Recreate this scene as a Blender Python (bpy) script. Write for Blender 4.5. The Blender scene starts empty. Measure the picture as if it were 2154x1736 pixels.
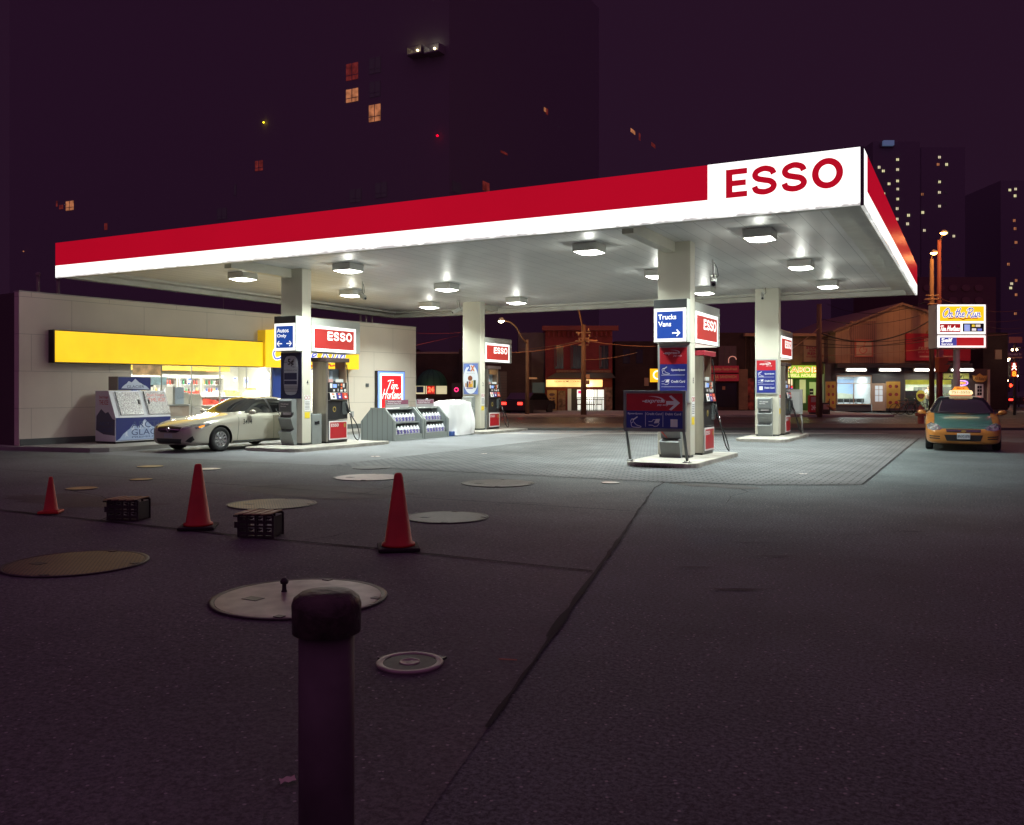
import bpy, bmesh, math, random
from mathutils import Vector, Matrix
from mathutils.bvhtree import BVHTree
from math import radians as R, pi, sin, cos
random.seed(7)
sc = bpy.context.scene
COL = sc.collection
TH = R(27.6); CT, STH = cos(TH), sin(TH)
EYE = 1.65

# ---------------- camera, sky, exposure ----------------
cam_d = bpy.data.cameras.new('camera'); cam = bpy.data.objects.new('camera', cam_d); COL.objects.link(cam)
cam.location = (0, 0, EYE); cam.rotation_euler = (R(90), 0, TH)
cam_d.sensor_width = 36; cam_d.lens = 1855/2154*36
cam_d.shift_y = -(868-820)/2154
cam_d.clip_end = 2000; cam_d.clip_start = 0.05
sc.camera = cam
w = bpy.data.worlds.new('World'); sc.world = w; w.use_nodes = True
bg = w.node_tree.nodes['Background']
bg.inputs[0].default_value = (0.0185, 0.0062, 0.0172, 1); bg.inputs[1].default_value = 1.0
# added purple fill: one very wide, dim sun from above that lifts the blacks
sd = bpy.data.lights.new('night_fill', 'SUN'); sd.energy = 0.31; sd.angle = R(150); sd.color = (1.0, 0.34, 0.86)
so = bpy.data.objects.new('night_fill', sd); COL.objects.link(so); so.rotation_euler = (R(32), 0, TH); so.location = (0, 0, 60)
sc.view_settings.view_transform = 'Standard'; sc.view_settings.look = 'None'
sc.view_settings.exposure = 0; sc.view_settings.gamma = 1
sc.render.engine = 'CYCLES'
try:
    sc.cycles.use_denoising = True; sc.cycles.denoiser = 'OPENIMAGEDENOISE'
    sc.cycles.max_bounces = 6; sc.cycles.sample_clamp_indirect = 4
except Exception: pass

# ---------------- materials ----------------
MC = {}
def M(name, col, rough=.6, metal=0, es=0, ecol=None, ns=0, na=0, bs=0, ba=0, spec=.5, coat=0, streak=None):
    if name in MC: return MC[name]
    m = bpy.data.materials.new(name); m.use_nodes = True
    nt = m.node_tree; b = nt.nodes['Principled BSDF']
    b.inputs['Base Color'].default_value = (*col, 1); b.inputs['Roughness'].default_value = rough
    b.inputs['Metallic'].default_value = metal
    b.inputs['Specular IOR Level'].default_value = spec
    b.inputs['Coat Weight'].default_value = coat
    if es:
        b.inputs['Emission Color'].default_value = (*(ecol or col), 1); b.inputs['Emission Strength'].default_value = es
    if ns or ba:
        tc = nt.nodes.new('ShaderNodeTexCoord'); vec = tc.outputs['Object']
        if streak:
            mp = nt.nodes.new('ShaderNodeMapping'); mp.inputs['Scale'].default_value = streak
            nt.links.new(vec, mp.inputs[0]); vec = mp.outputs[0]
    if ns:
        n = nt.nodes.new('ShaderNodeTexNoise'); n.inputs['Scale'].default_value = ns; n.inputs['Detail'].default_value = 6
        nt.links.new(vec, n.inputs['Vector'])
        r = nt.nodes.new('ShaderNodeMapRange'); r.inputs[1].default_value = .3; r.inputs[2].default_value = .7
        r.inputs[3].default_value = 1-na; r.inputs[4].default_value = 1+na*.6
        nt.links.new(n.outputs[0], r.inputs[0])
        mx = nt.nodes.new('ShaderNodeVectorMath'); mx.operation = 'SCALE'
        mx.inputs[0].default_value = col; nt.links.new(r.outputs[0], mx.inputs['Scale'])
        nt.links.new(mx.outputs[0], b.inputs['Base Color'])
        if es:
            mx2 = nt.nodes.new('ShaderNodeVectorMath'); mx2.operation = 'SCALE'
            mx2.inputs[0].default_value = (ecol or col); nt.links.new(r.outputs[0], mx2.inputs['Scale'])
            nt.links.new(mx2.outputs[0], b.inputs['Emission Color'])
    if ba:
        n2 = nt.nodes.new('ShaderNodeTexNoise'); n2.inputs['Scale'].default_value = bs; n2.inputs['Detail'].default_value = 3
        nt.links.new(vec, n2.inputs['Vector'])
        bp = nt.nodes.new('ShaderNodeBump'); bp.inputs['Strength'].default_value = ba; bp.inputs['Distance'].default_value = .02
        nt.links.new(n2.outputs[0], bp.inputs['Height']); nt.links.new(bp.outputs[0], b.inputs['Normal'])
    MC[name] = m
    return m
def nodes(m): return m.node_tree.nodes, m.node_tree.links, m.node_tree.nodes['Principled BSDF']
def glass(name, tint=(1, 1, 1), refl=.12, rough=.02):
    if name in MC: return MC[name]
    m = bpy.data.materials.new(name); m.use_nodes = True; nt = m.node_tree; nt.nodes.clear()
    o = nt.nodes.new('ShaderNodeOutputMaterial'); mx = nt.nodes.new('ShaderNodeMixShader'); t = nt.nodes.new('ShaderNodeBsdfTransparent')
    g = nt.nodes.new('ShaderNodeBsdfGlossy'); t.inputs[0].default_value = (*tint, 1); g.inputs['Roughness'].default_value = rough
    mx.inputs[0].default_value = refl
    nt.links.new(t.outputs[0], mx.inputs[1]); nt.links.new(g.outputs[0], mx.inputs[2]); nt.links.new(mx.outputs[0], o.inputs[0])
    MC[name] = m; return m
def brickmat(name, c1, c2, mort, scale, bw, bh, ms=.02, axes='xz', rough=.85, nz=.0, bump=.3):
    if name in MC: return MC[name]
    m = M(name, c1, rough, spec=.3); ns, ln, b = nodes(m)
    tc = ns.new('ShaderNodeTexCoord'); sp = ns.new('ShaderNodeSeparateXYZ'); cb = ns.new('ShaderNodeCombineXYZ')
    ln.new(tc.outputs['Object'], sp.inputs[0])
    ln.new(sp.outputs['XYZ'.index(axes[0].upper())], cb.inputs[0]); ln.new(sp.outputs['XYZ'.index(axes[1].upper())], cb.inputs[1])
    br = ns.new('ShaderNodeTexBrick'); br.inputs['Color1'].default_value = (*c1, 1); br.inputs['Color2'].default_value = (*c2, 1)
    br.inputs['Mortar'].default_value = (*mort, 1); br.inputs['Scale'].default_value = scale
    br.inputs['Brick Width'].default_value = bw; br.inputs['Row Height'].default_value = bh; br.inputs['Mortar Size'].default_value = ms
    ln.new(cb.outputs[0], br.inputs['Vector'])
    n = ns.new('ShaderNodeTexNoise'); n.inputs['Scale'].default_value = .9; n.inputs['Detail'].default_value = 8
    ln.new(tc.outputs['Object'], n.inputs['Vector'])
    r = ns.new('ShaderNodeMapRange'); r.inputs[1].default_value = .3; r.inputs[2].default_value = .7; r.inputs[3].default_value = 1-nz; r.inputs[4].default_value = 1+nz*.6
    ln.new(n.outputs[0], r.inputs[0])
    v = ns.new('ShaderNodeVectorMath'); v.operation = 'SCALE'; ln.new(br.outputs[0], v.inputs[0]); ln.new(r.outputs[0], v.inputs['Scale'])
    ln.new(v.outputs[0], b.inputs['Base Color'])
    bp = ns.new('ShaderNodeBump'); bp.inputs['Strength'].default_value = bump; bp.inputs['Distance'].default_value = .01; bp.invert = True
    ln.new(br.outputs['Fac'], bp.inputs['Height']); ln.new(bp.outputs[0], b.inputs['Normal'])
    return m
def pavement(name, base, grain, blot, rough=.75, gscale=95, spark=0, spec=.22):
    m = M(name, base, rough, spec=spec); ns, ln, b = nodes(m)
    tc = ns.new('ShaderNodeTexCoord')
    a = ns.new('ShaderNodeTexNoise'); a.inputs['Scale'].default_value = gscale; a.inputs['Detail'].default_value = 5; a.inputs['Roughness'].default_value = .88
    c = ns.new('ShaderNodeTexNoise'); c.inputs['Scale'].default_value = .35; c.inputs['Detail'].default_value = 9; c.inputs['Roughness'].default_value = .65
    for t in (a, c): ln.new(tc.outputs['Object'], t.inputs['Vector'])
    ra = ns.new('ShaderNodeMapRange'); ra.inputs[1].default_value = .4; ra.inputs[2].default_value = .6; ra.inputs[3].default_value = 1-grain; ra.inputs[4].default_value = 1+grain
    rc = ns.new('ShaderNodeMapRange'); rc.inputs[1].default_value = .3; rc.inputs[2].default_value = .7; rc.inputs[3].default_value = 1-blot; rc.inputs[4].default_value = 1+blot*.7
    ln.new(a.outputs[0], ra.inputs[0]); ln.new(c.outputs[0], rc.inputs[0])
    mu = ns.new('ShaderNodeMath'); mu.operation = 'MULTIPLY'; ln.new(ra.outputs[0], mu.inputs[0]); ln.new(rc.outputs[0], mu.inputs[1])
    v = ns.new('ShaderNodeVectorMath'); v.operation = 'SCALE'; v.inputs[0].default_value = base; ln.new(mu.outputs[0], v.inputs['Scale'])
    outc = v.outputs[0]
    if spark:   # pale aggregate stones
        vo = ns.new('ShaderNodeTexVoronoi'); vo.inputs['Scale'].default_value = 20; ln.new(tc.outputs['Object'], vo.inputs['Vector'])
        lt = ns.new('ShaderNodeMath'); lt.operation = 'LESS_THAN'; lt.inputs[1].default_value = .16; ln.new(vo.outputs['Distance'], lt.inputs[0])
        sp = ns.new('ShaderNodeSeparateColor'); ln.new(vo.outputs['Color'], sp.inputs[0])
        gt = ns.new('ShaderNodeMath'); gt.operation = 'GREATER_THAN'; gt.inputs[1].default_value = .6; ln.new(sp.outputs[0], gt.inputs[0])
        mm = ns.new('ShaderNodeMath'); mm.operation = 'MULTIPLY'; ln.new(lt.outputs[0], mm.inputs[0]); ln.new(gt.outputs[0], mm.inputs[1])
        mix = ns.new('ShaderNodeMix'); mix.data_type = 'RGBA'; ln.new(mm.outputs[0], mix.inputs[0]); ln.new(outc, mix.inputs[6]); mix.inputs[7].default_value = (spark, spark, spark, 1)
        outc = mix.outputs[2]
    ln.new(outc, b.inputs['Base Color'])
    bp = ns.new('ShaderNodeBump'); bp.inputs['Strength'].default_value = 1; bp.inputs['Distance'].default_value = .012
    ln.new(a.outputs[0], bp.inputs['Height']); ln.new(bp.outputs[0], b.inputs['Normal'])
    return m

asphalt = pavement('asphalt', (.12, .15, .152), .72, .4, .74, 38, .42, .38)
slabm = pavement('worn_concrete', (.125, .138, .136), .45, .38, .74, 30, .36, .35)
roadm = pavement('road_asphalt', (.05, .05, .05), .3, .35, .38, 60)
walkm = pavement('sidewalk_concrete', (.3, .29, .27), .15, .25, .8, 60)
paverm = brickmat('interlocking_pavers', (.172, .184, .19), (.135, .145, .15), (.02, .021, .023), 1, .26, .13, .016, 'xy', .72, .3, .5)
kerbm = M('kerb_concrete', (.36, .34, .3), .85, ns=3, na=.35, bs=40, ba=.3)
tarm = M('tar_joint', (.012, .012, .012), .9)
white = M('white_paint', (.78, .78, .76), .5)
cream = M('cream_cladding', (.60, .58, .48), .45, ns=1.2, na=.08)
greyp = M('grey_paint', (.33, .34, .33), .45, ns=2, na=.1)
dkgrey = M('dark_grey_plastic', (.09, .1, .1), .5)
blackp = M('black_plastic', (.015, .015, .017), .4)
steel = M('brushed_steel', (.5, .47, .42), .32, .9, ns=6, na=.25, streak=(1, 1, .1))
rubber = M('rubber', (.012, .012, .012), .75)
chrome = M('chrome', (.8, .8, .8), .12, 1)
litw = M('lit_white_panel', (.8, .8, .8), .4, es=1.35, ecol=(1, .99, .93))
litr = M('lit_red_panel', (.2, .01, .01), .4, es=1.0, ecol=(.46, .045, .035))
litb = M('lit_blue_panel', (.01, .03, .2), .4, es=1.0, ecol=(.014, .065, .32))
lity = M('lit_yellow_panel', (.4, .22, .01), .4, es=1.0, ecol=(1.0, .64, .012), ns=.8, na=.1)
redp = M('red_panel', (.42, .012, .02), .4)
bluep = M('blue_panel', (.018, .028, .22), .4)
wink = M('white_ink', (.75, .75, .75), .5)
bink = M('black_ink', (.02, .02, .02), .5)
rink = M('red_ink', (.45, .02, .02), .5)
yink = M('yellow_sticker', (.8, .6, .03), .5)
litink = M('lit_white_letters', (.8, .8, .8), .5, es=1.25, ecol=(1, 1, .92))
brownm = M('brown_wood_pole', (.16, .1, .06), .85, ns=8, na=.4, streak=(3, 3, .3))

# ---------------- mesh helpers ----------------
class MB:
    def __init__(s): s.bm = bmesh.new()
    def box(s, x0, x1, y0, y1, z0, z1, bev=0, rot=None, about=None):
        g = bmesh.ops.create_cube(s.bm, size=1)['verts']
        for v in g: v.co = Vector(((x0+x1)/2+v.co.x*(x1-x0), (y0+y1)/2+v.co.y*(y1-y0), (z0+z1)/2+v.co.z*(z1-z0)))
        if rot is not None:
            bmesh.ops.rotate(s.bm, verts=g, cent=about or ((x0+x1)/2, (y0+y1)/2, (z0+z1)/2), matrix=rot)
        if bev:
            es = list({e for v in g for e in v.link_edges})
            bmesh.ops.bevel(s.bm, geom=es, offset=bev, segments=2, affect='EDGES', profile=.5)
        return s
    def cyl(s, p0, p1, r0, r1=None, n=16, caps=True):
        p0, p1 = Vector(p0), Vector(p1); r1 = r0 if r1 is None else r1
        d = p1-p0; q = d.to_track_quat('Z', 'Y')
        a = [s.bm.verts.new(p0+q @ Vector((r0*cos(2*pi*i/n), r0*sin(2*pi*i/n), 0))) for i in range(n)]
        b = [s.bm.verts.new(p1+q @ Vector((r1*cos(2*pi*i/n), r1*sin(2*pi*i/n), 0))) for i in range(n)]
        for i in range(n):
            f = s.bm.faces.new((a[i], a[(i+1) % n], b[(i+1) % n], b[i])); f.smooth = True
        if caps:
            s.bm.faces.new(a[::-1]); s.bm.faces.new(b)
        return s
    def tube(s, pts, r, n=8, close=False):
        pts = [Vector(p) for p in pts]; rings = []
        for i, p in enumerate(pts):
            d = (pts[min(i+1, len(pts)-1)]-pts[max(i-1, 0)]) if not close else (pts[(i+1) % len(pts)]-pts[i-1])
            q = d.to_track_quat('Z', 'Y') if abs(d.normalized().z) > .98 else d.to_track_quat('Z', 'X')
            rings.append([s.bm.verts.new(p+q @ Vector((r*cos(2*pi*k/n), r*sin(2*pi*k/n), 0))) for k in range(n)])
        m = len(rings)
        for i in range(m if close else m-1):
            A, B = rings[i], rings[(i+1) % m]
            o = min(range(n), key=lambda o: sum((A[k].co-B[(k+o) % n].co).length for k in range(n)))
            for k in range(n):
                f = s.bm.faces.new((A[k], A[(k+1) % n], B[(k+1+o) % n], B[(k+o) % n])); f.smooth = True
        if not close:
            s.bm.faces.new(rings[0][::-1]); s.bm.faces.new(rings[-1])
        return s
    def lathe(s, prof, c=(0, 0, 0), n=32, smooth=True):   # prof: (r, z) bottom to top
        c = Vector(c); rings = []
        for r, z in prof:
            if r < 1e-5: rings.append([s.bm.verts.new(c+Vector((0, 0, z)))])
            else: rings.append([s.bm.verts.new(c+Vector((r*cos(2*pi*i/n), r*sin(2*pi*i/n), z))) for i in range(n)])
        for A, B in zip(rings, rings[1:]):
            for i in range(n):
                if len(A) == 1 and len(B) == 1: continue
                if len(A) == 1: f = s.bm.faces.new((A[0], B[(i+1) % n], B[i]))
                elif len(B) == 1: f = s.bm.faces.new((A[i], A[(i+1) % n], B[0]))
                else: f = s.bm.faces.new((A[i], A[(i+1) % n], B[(i+1) % n], B[i]))
                f.smooth = smooth
        return s
    def prism(s, poly, h0, h1, ax='z'):   # poly 2D; ax z:(x,y) y:(x,z) x:(y,z)
        def P(p, h): return {'z': (p[0], p[1], h), 'y': (p[0], h, p[1]), 'x': (h, p[0], p[1])}[ax]
        a = [s.bm.verts.new(P(p, h0)) for p in poly]; b = [s.bm.verts.new(P(p, h1)) for p in poly]
        n = len(poly)
        for i in range(n): s.bm.faces.new((a[i], a[(i+1) % n], b[(i+1) % n], b[i]))
        s.bm.faces.new(a[::-1]); s.bm.faces.new(b)
        return s
    def ribbon(s, pts, wd, b, d=.004, z=None):    # stroke in the (x,z) plane at y=b
        pts = [Vector((p[0], p[1])) for p in pts]
        L = []; Rr = []
        for i, p in enumerate(pts):
            t = (pts[min(i+1, len(pts)-1)]-pts[max(i-1, 0)])
            t = t.normalized() if t.length > 1e-9 else Vector((1, 0)); nrm = Vector((-t.y, t.x))*wd/2
            L.append(p+nrm); Rr.append(p-nrm)
        fl = [s.bm.verts.new((q.x, b, q.y)) for q in L]; fr = [s.bm.verts.new((q.x, b, q.y)) for q in Rr]
        for i in range(len(pts)-1): s.bm.faces.new((fl[i], fr[i], fr[i+1], fl[i+1]))
        for e in (0, -1):
            c = pts[e]; k = [s.bm.verts.new((c.x+wd/2*cos(a*pi/5), b-.0004, c.y+wd/2*sin(a*pi/5))) for a in range(10)]
            s.bm.faces.new(k)
        return s
    def ball(s, c, r, n=16):
        g = bmesh.ops.create_uvsphere(s.bm, u_segments=n, v_segments=n//2, radius=1)['verts']
        for v in g: v.co = Vector((c[0]+v.co.x*r[0], c[1]+v.co.y*r[1], c[2]+v.co.z*r[2]))
        for f in s.bm.faces: f.smooth = True
        return s
    def grid(s, fn, nu, nv, smooth=True):
        vs = [[s.bm.verts.new(fn(i/nu, j/nv)) for j in range(nv+1)] for i in range(nu+1)]
        for i in range(nu):
            for j in range(nv):
                f = s.bm.faces.new((vs[i][j], vs[i+1][j], vs[i+1][j+1], vs[i][j+1])); f.smooth = smooth
        return s
    def mesh(s, name):
        bmesh.ops.recalc_face_normals(s.bm, faces=s.bm.faces)
        me = bpy.data.meshes.new(name); s.bm.to_mesh(me); s.bm.free(); return me

def esso_bm(spans, z0, z1, b):
    m = MB(); H = z1-z0; st = .2*H
    for ch, a, c in spans:
        W = c-a
        if ch == 'E':
            m.prism([(a, z0), (c, z0), (c, z0+st), (a+st*1.15, z0+st), (a+st*1.15, z0+H/2-st/2), (c-.06*W, z0+H/2-st/2), (c-.06*W, z0+H/2+st/2), (a+st*1.15, z0+H/2+st/2), (a+st*1.15, z1-st), (c, z1-st), (c, z1), (a, z1)], b, b+.003, 'y')
        elif ch == 'O':
            n = 44; o = [(a+W/2+W/2*cos(2*pi*k/n), z0+H/2+(H/2+.015*H)*sin(2*pi*k/n)) for k in range(n)]
            i = [(a+W/2+(W/2-st*1.1)*cos(2*pi*k/n), z0+H/2+(H/2-st)*sin(2*pi*k/n)) for k in range(n)]
            vo = [m.bm.verts.new((x, b, z)) for x, z in o]; vi = [m.bm.verts.new((x, b, z)) for x, z in i]
            for k in range(n): m.bm.faces.new((vo[k], vo[(k+1) % n], vi[(k+1) % n], vi[k]))
        else:
            P = [(.87, .69), (.78, .83), (.5, .905), (.22, .83), (.135, .69), (.25, .57), (.5, .505), (.75, .44), (.875, .3), (.78, .16), (.5, .095), (.2, .16), (.115, .31)]
            q = catmull([(a+u*W, z0+v*H) for u, v in P], 6); L = []; Rr = []
            for i, pt in enumerate(q):
                t0, t1 = q[max(i-1, 0)], q[min(i+1, len(q)-1)]; d = Vector((t1[0]-t0[0], t1[1]-t0[1])).normalized(); nn = Vector((-d.y, d.x))*st/2*1.02
                L.append(m.bm.verts.new((pt[0]+nn.x, b, pt[1]+nn.y))); Rr.append(m.bm.verts.new((pt[0]-nn.x, b, pt[1]-nn.y)))
            for i in range(len(q)-1): m.bm.faces.new((L[i], Rr[i], Rr[i+1], L[i+1]))
    return m
def esso_spans(x0, x1): return [(ch, x0+f*(x1-x0), x0+g*(x1-x0)) for ch, f, g in (('E', 0, .2), ('S', .235, .465), ('S', .495, .725), ('O', .755, 1))]
def link(name, me, mat, parent=None, label=None):
    o = bpy.data.objects.new(name, me); COL.objects.link(o)
    if mat is not None and not me.materials: me.materials.append(mat)
    if parent: o.parent = parent
    if label: o['label'] = label
    return o
class T:
    """a thing in a frame: W = x right/y away along the forecourt, E = faces the lot from the shop side, S = street frame (x right, y away from the camera)"""
    def __init__(s, name, label, cat, o=(0, 0, 0), frame='W', group=None, mesh=None):
        s.o = Vector(o); s.a = {'W': 0, 'E': pi/2, 'S': TH}[frame] if isinstance(frame, str) else frame
        s.e = bpy.data.objects.new(name, None); COL.objects.link(s.e)
        s.e.empty_display_size = .2
        s.e.location = Matrix.Rotation(s.a, 3, 'Z') @ s.o; s.e.rotation_euler = (0, 0, s.a)
        s.e['label'] = label; s.e['category'] = cat
        if group: s.e['group'] = group
    def add(s, name, m, mat, parent=None, label=None, shift=True):
        if shift: bmesh.ops.translate(m.bm, verts=m.bm.verts, vec=-s.o)
        return link(name, m.mesh(name), mat, parent or s.e, label)
    def box(s, name, mat, *a, parent=None, bev=0, label=None):
        return s.add(name, MB().box(*a, bev=bev), mat, parent, label)
    def text(s, txt, mat, x0, x1, z0, z1, b, parent=None, bold=0, shear=0, name='lettering'):
        m = MB(); m.bm.free(); m.bm = text_bm(txt, bold, shear, x0, x1, z0, z1, b)
        return s.add(name, m, mat, parent)
    def stroke(s, word, mat, x0, x1, z0, z1, b, wd, parent=None, name='lettering', slant=.18):
        pl = script(word, slant); xs = [p[0] for l in pl for p in l]; zs = [p[1] for l in pl for p in l]
        a0, a1, c0, c1 = min(xs), max(xs), min(zs), max(zs)
        m = MB()
        for l in pl: m.ribbon([(x0+(p[0]-a0)/(a1-a0)*(x1-x0), z0+(p[1]-c0)/(c1-c0)*(z1-z0)) for p in l], wd, b)
        return s.add(name, m, mat, parent)
    def copy(s, label, o, group=None):
        n = T.__new__(T); n.o = Vector(o); n.a = s.a
        n.e = s.e.copy(); COL.objects.link(n.e); n.e['label'] = label
        n.e.location = Matrix.Rotation(s.a, 3, 'Z') @ n.o
        def rec(a, b):
            for ch in [x for x in a.children]:
                c = ch.copy(); COL.objects.link(c); c.parent = b; rec(ch, c)
        rec(s.e, n.e)
        return n
_TX = {}
def text_bm(txt, bold, shear, x0, x1, z0, z1, b):
    k = (txt, bold, shear)
    if k not in _TX:
        c = bpy.data.curves.new('t', 'FONT'); c.body = txt; c.offset = bold; c.shear = shear; c.resolution_u = 3; c.align_x = 'LEFT'
        o = bpy.data.objects.new('t', c); COL.objects.link(o)
        bpy.context.view_layer.update()
        me = bpy.data.meshes.new_from_object(o.evaluated_get(bpy.context.evaluated_depsgraph_get()))
        bpy.data.objects.remove(o); _TX[k] = me
    bm = bmesh.new(); bm.from_mesh(_TX[k])
    xs = [v.co.x for v in bm.verts]; ys = [v.co.y for v in bm.verts]
    a0, a1, c0, c1 = min(xs), max(xs), min(ys), max(ys)
    for v in bm.verts: v.co = Vector((x0+(v.co.x-a0)/(a1-a0)*(x1-x0), b, z0+(v.co.y-c0)/(c1-c0)*(z1-z0)))
    return bm
def catmull(p, n=5):
    if len(p) < 3: return p
    out = []
    for i in range(len(p)-1):
        a, b, c, d = p[max(i-1, 0)], p[i], p[i+1], p[min(i+2, len(p)-1)]
        for k in range(n):
            t = k/n
            out.append(tuple(.5*((2*b[j])+(-a[j]+c[j])*t+(2*a[j]-5*b[j]+4*c[j]-d[j])*t*t+(-a[j]+3*b[j]-3*c[j]+d[j])*t**3) for j in range(len(b))))
    out.append(p[-1]); return out
GL = {  # hand-drawn script letters: (advance, strokes)
 'O': (.85, [[(.5, 1), (.15, .8), (.02, .4), (.2, .02), (.5, .05), (.75, .45), (.65, .9), (.4, 1.02), (.25, .9)]]),
 'n': (.5, [[(.0, .5), (.05, .3), (.02, .0)], [(.03, .25), (.18, .48), (.3, .45), (.28, .15), (.36, .0), (.5, .1)]]),
 't': (.34, [[(.14, .95), (.06, .4), (.08, .05), (.2, .0), (.32, .12)], [(-.06, .62), (.3, .66)]]),
 'h': (.5, [[(.12, 1.05), (.04, .5), (.0, 0)], [(.03, .25), (.16, .47), (.28, .43), (.26, .12), (.35, 0), (.48, .1)]]),
 'e': (.42, [[(.03, .22), (.2, .28), (.28, .4), (.18, .5), (.05, .38), (.05, .12), (.18, 0), (.4, .12)]]),
 'R': (.75, [[(.16, 1), (.08, .5), (.0, 0)], [(-.15, .8), (.1, 1.05), (.5, 1.02), (.58, .8), (.4, .58), (.12, .5)], [(.2, .5), (.4, .25), (.62, -.05), (.75, .05)]]),
 'u': (.52, [[(.02, .5), (.0, .15), (.1, 0), (.25, .12), (.34, .5)], [(.34, .5), (.32, .12), (.4, 0), (.52, .1)]]),
 'T': (.62, [[(.38, 1), (.3, .5), (.22, 0)], [(.0, .88), (.25, 1.0), (.7, 1.0)]]),
 'i': (.26, [[(.08, .5), (.04, .12), (.1, 0), (.24, .1)], [(.12, .72), (.13, .76)]]),
 'm': (.74, [[(.0, .5), (.04, .3), (.0, .0)], [(.02, .25), (.14, .47), (.24, .42), (.22, 0)], [(.24, .25), (.38, .47), (.5, .42), (.48, .1), (.56, 0), (.72, .1)]]),
 'H': (.8, [[(.1, 1), (.05, .5), (.0, 0)], [(.6, 1), (.52, .5), (.5, 0)], [(-.05, .45), (.7, .55)]]),
 'o': (.46, [[(.2, .5), (.05, .35), (.05, .1), (.2, 0), (.34, .15), (.32, .4), (.2, .5), (.28, .42), (.46, .42)]]),
 'r': (.36, [[(.0, .5), (.04, .3), (.0, 0)], [(.03, .25), (.15, .46), (.32, .46)]]),
 's': (.36, [[(.28, .45), (.12, .5), (.06, .38), (.22, .2), (.2, .03), (.02, .03)]]),
 ' ': (.3, []), '.': (.2, [[(.05, .02), (.06, .03)]]), '~': (0, []),
 'l': (.24, [[(.12, 1), (.04, .4), (.06, .05), (.2, .08)]]), 'A': (.7, [[(.0, 0), (.2, .5), (.4, 1), (.45, .5), (.52, 0)], [(.1, .4), (.5, .42)]]),
 'B': (.7, [[(.12, 1), (.06, .5), (0, 0)], [(.1, 1), (.45, .95), (.42, .6), (.1, .52)], [(.1, .52), (.5, .45), (.45, .05), (0, 0)]]),
 'a': (.46, [[(.3, .45), (.12, .48), (.03, .2), (.12, 0), (.28, .15), (.32, .45)], [(.32, .45), (.3, .1), (.38, 0), (.46, .08)]]),
 'b': (.45, [[(.1, 1), (.04, .5), (.02, .05)], [(.03, .3), (.2, .48), (.34, .3), (.26, .03), (.04, .03)]]),
}
def script(word, slant):
    x = 0; out = []
    for ch in word:
        adv, st = GL[ch]
        for l in st: out.append([(px+x+slant*pz*1.4, pz) for px, pz in catmull(l)])
        x += adv
    return out
def struct(name, m, mat, kind='structure'):
    o = link(name, m.mesh(name), mat); o['kind'] = kind; return o
def single(name, m, mat, label, cat, group=None):
    # one-mesh thing: put its origin at its base
    vs = m.bm.verts; c = Vector((sum(v.co.x for v in vs)/len(vs), sum(v.co.y for v in vs)/len(vs), min(v.co.z for v in vs)))
    bmesh.ops.translate(m.bm, verts=m.bm.verts, vec=-c)
    o = link(name, m.mesh(name), mat); o.location = c; o['label'] = label; o['category'] = cat
    if group: o['group'] = group
    return o
def s2w(x, y, z=0): return Vector((x*CT-y*STH, x*STH+y*CT, z))
def street_bm(m):    # rotate street-frame coordinates into the world
    bmesh.ops.rotate(m.bm, verts=m.bm.verts, cent=(0, 0, 0), matrix=Matrix.Rotation(TH, 3, 'Z')); return m
def ux(u, D): return (u-1077)/1855*D
def vz(v, D): return EYE+(820-v)/1855*D
def lamp(kind, loc, power, col, parent=None, size=.3, name='lamp_light', rot=None, spread=None):
    d = bpy.data.lights.new(name, kind); d.energy = power; d.color = col
    if kind == 'AREA':
        d.shape = 'RECTANGLE'
        d.size, d.size_y = size if isinstance(size, tuple) else (size, size)
        if spread: d.spread = spread
    elif kind in ('POINT', 'SPOT'): d.shadow_soft_size = size
    if kind == 'SPOT': d.spot_size = spread or R(150); d.spot_blend = .5
    o = bpy.data.objects.new(name, d); COL.objects.link(o); o.location = loc
    if rot: o.rotation_euler = rot
    if parent: o.parent = parent
    return o

# ================= SETTING: ground =================
def poly(name, pts, z, mat, thick=None):
    m = MB()
    if thick: m.prism(pts, z-thick, z)
    else: m.bm.faces.new([m.bm.verts.new((x, y, z)) for x, y in pts])
    return struct(name, m, mat)
def sq(x0, x1, y0, y1): return [(x0, y0), (x1, y0), (x1, y1), (x0, y1)]
def sw(pts): return [tuple(s2w(*p).xy) for p in pts]
poly('ground', sq(-400, 400, -60, 500), 0, asphalt)
edge = [(-4.85, 15.1), (-4.72, 14.2), (-4.0, 11.3), (-3.43, 9.1), (-3.01, 7.39), (-2.6, 5.8), (-2.09, 3.74), (-.4, -3)]
poly('concrete_apron', [(-30, -3), (-30, 14.7), (-22.5, 15.0), (-12.4, 15.2)]+edge, .004, slabm)
poly('paved_forecourt', [(-12.4, 15.1), (-4.9, 15.12), (-4.5, 15.35), (-3.3, 15.45), (-1.7, 16.3), (-1.62, 33.6), (-12.4, 33.2)], .008, paverm)
poly('lane_concrete', [(-20.2, 15.0), (-12.4, 15.12), (-12.4, 32.5), (-20.2, 31)], .0075, pavement('lane_concrete', (.172, .18, .19), .12, .28, .6, 60))
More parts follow.
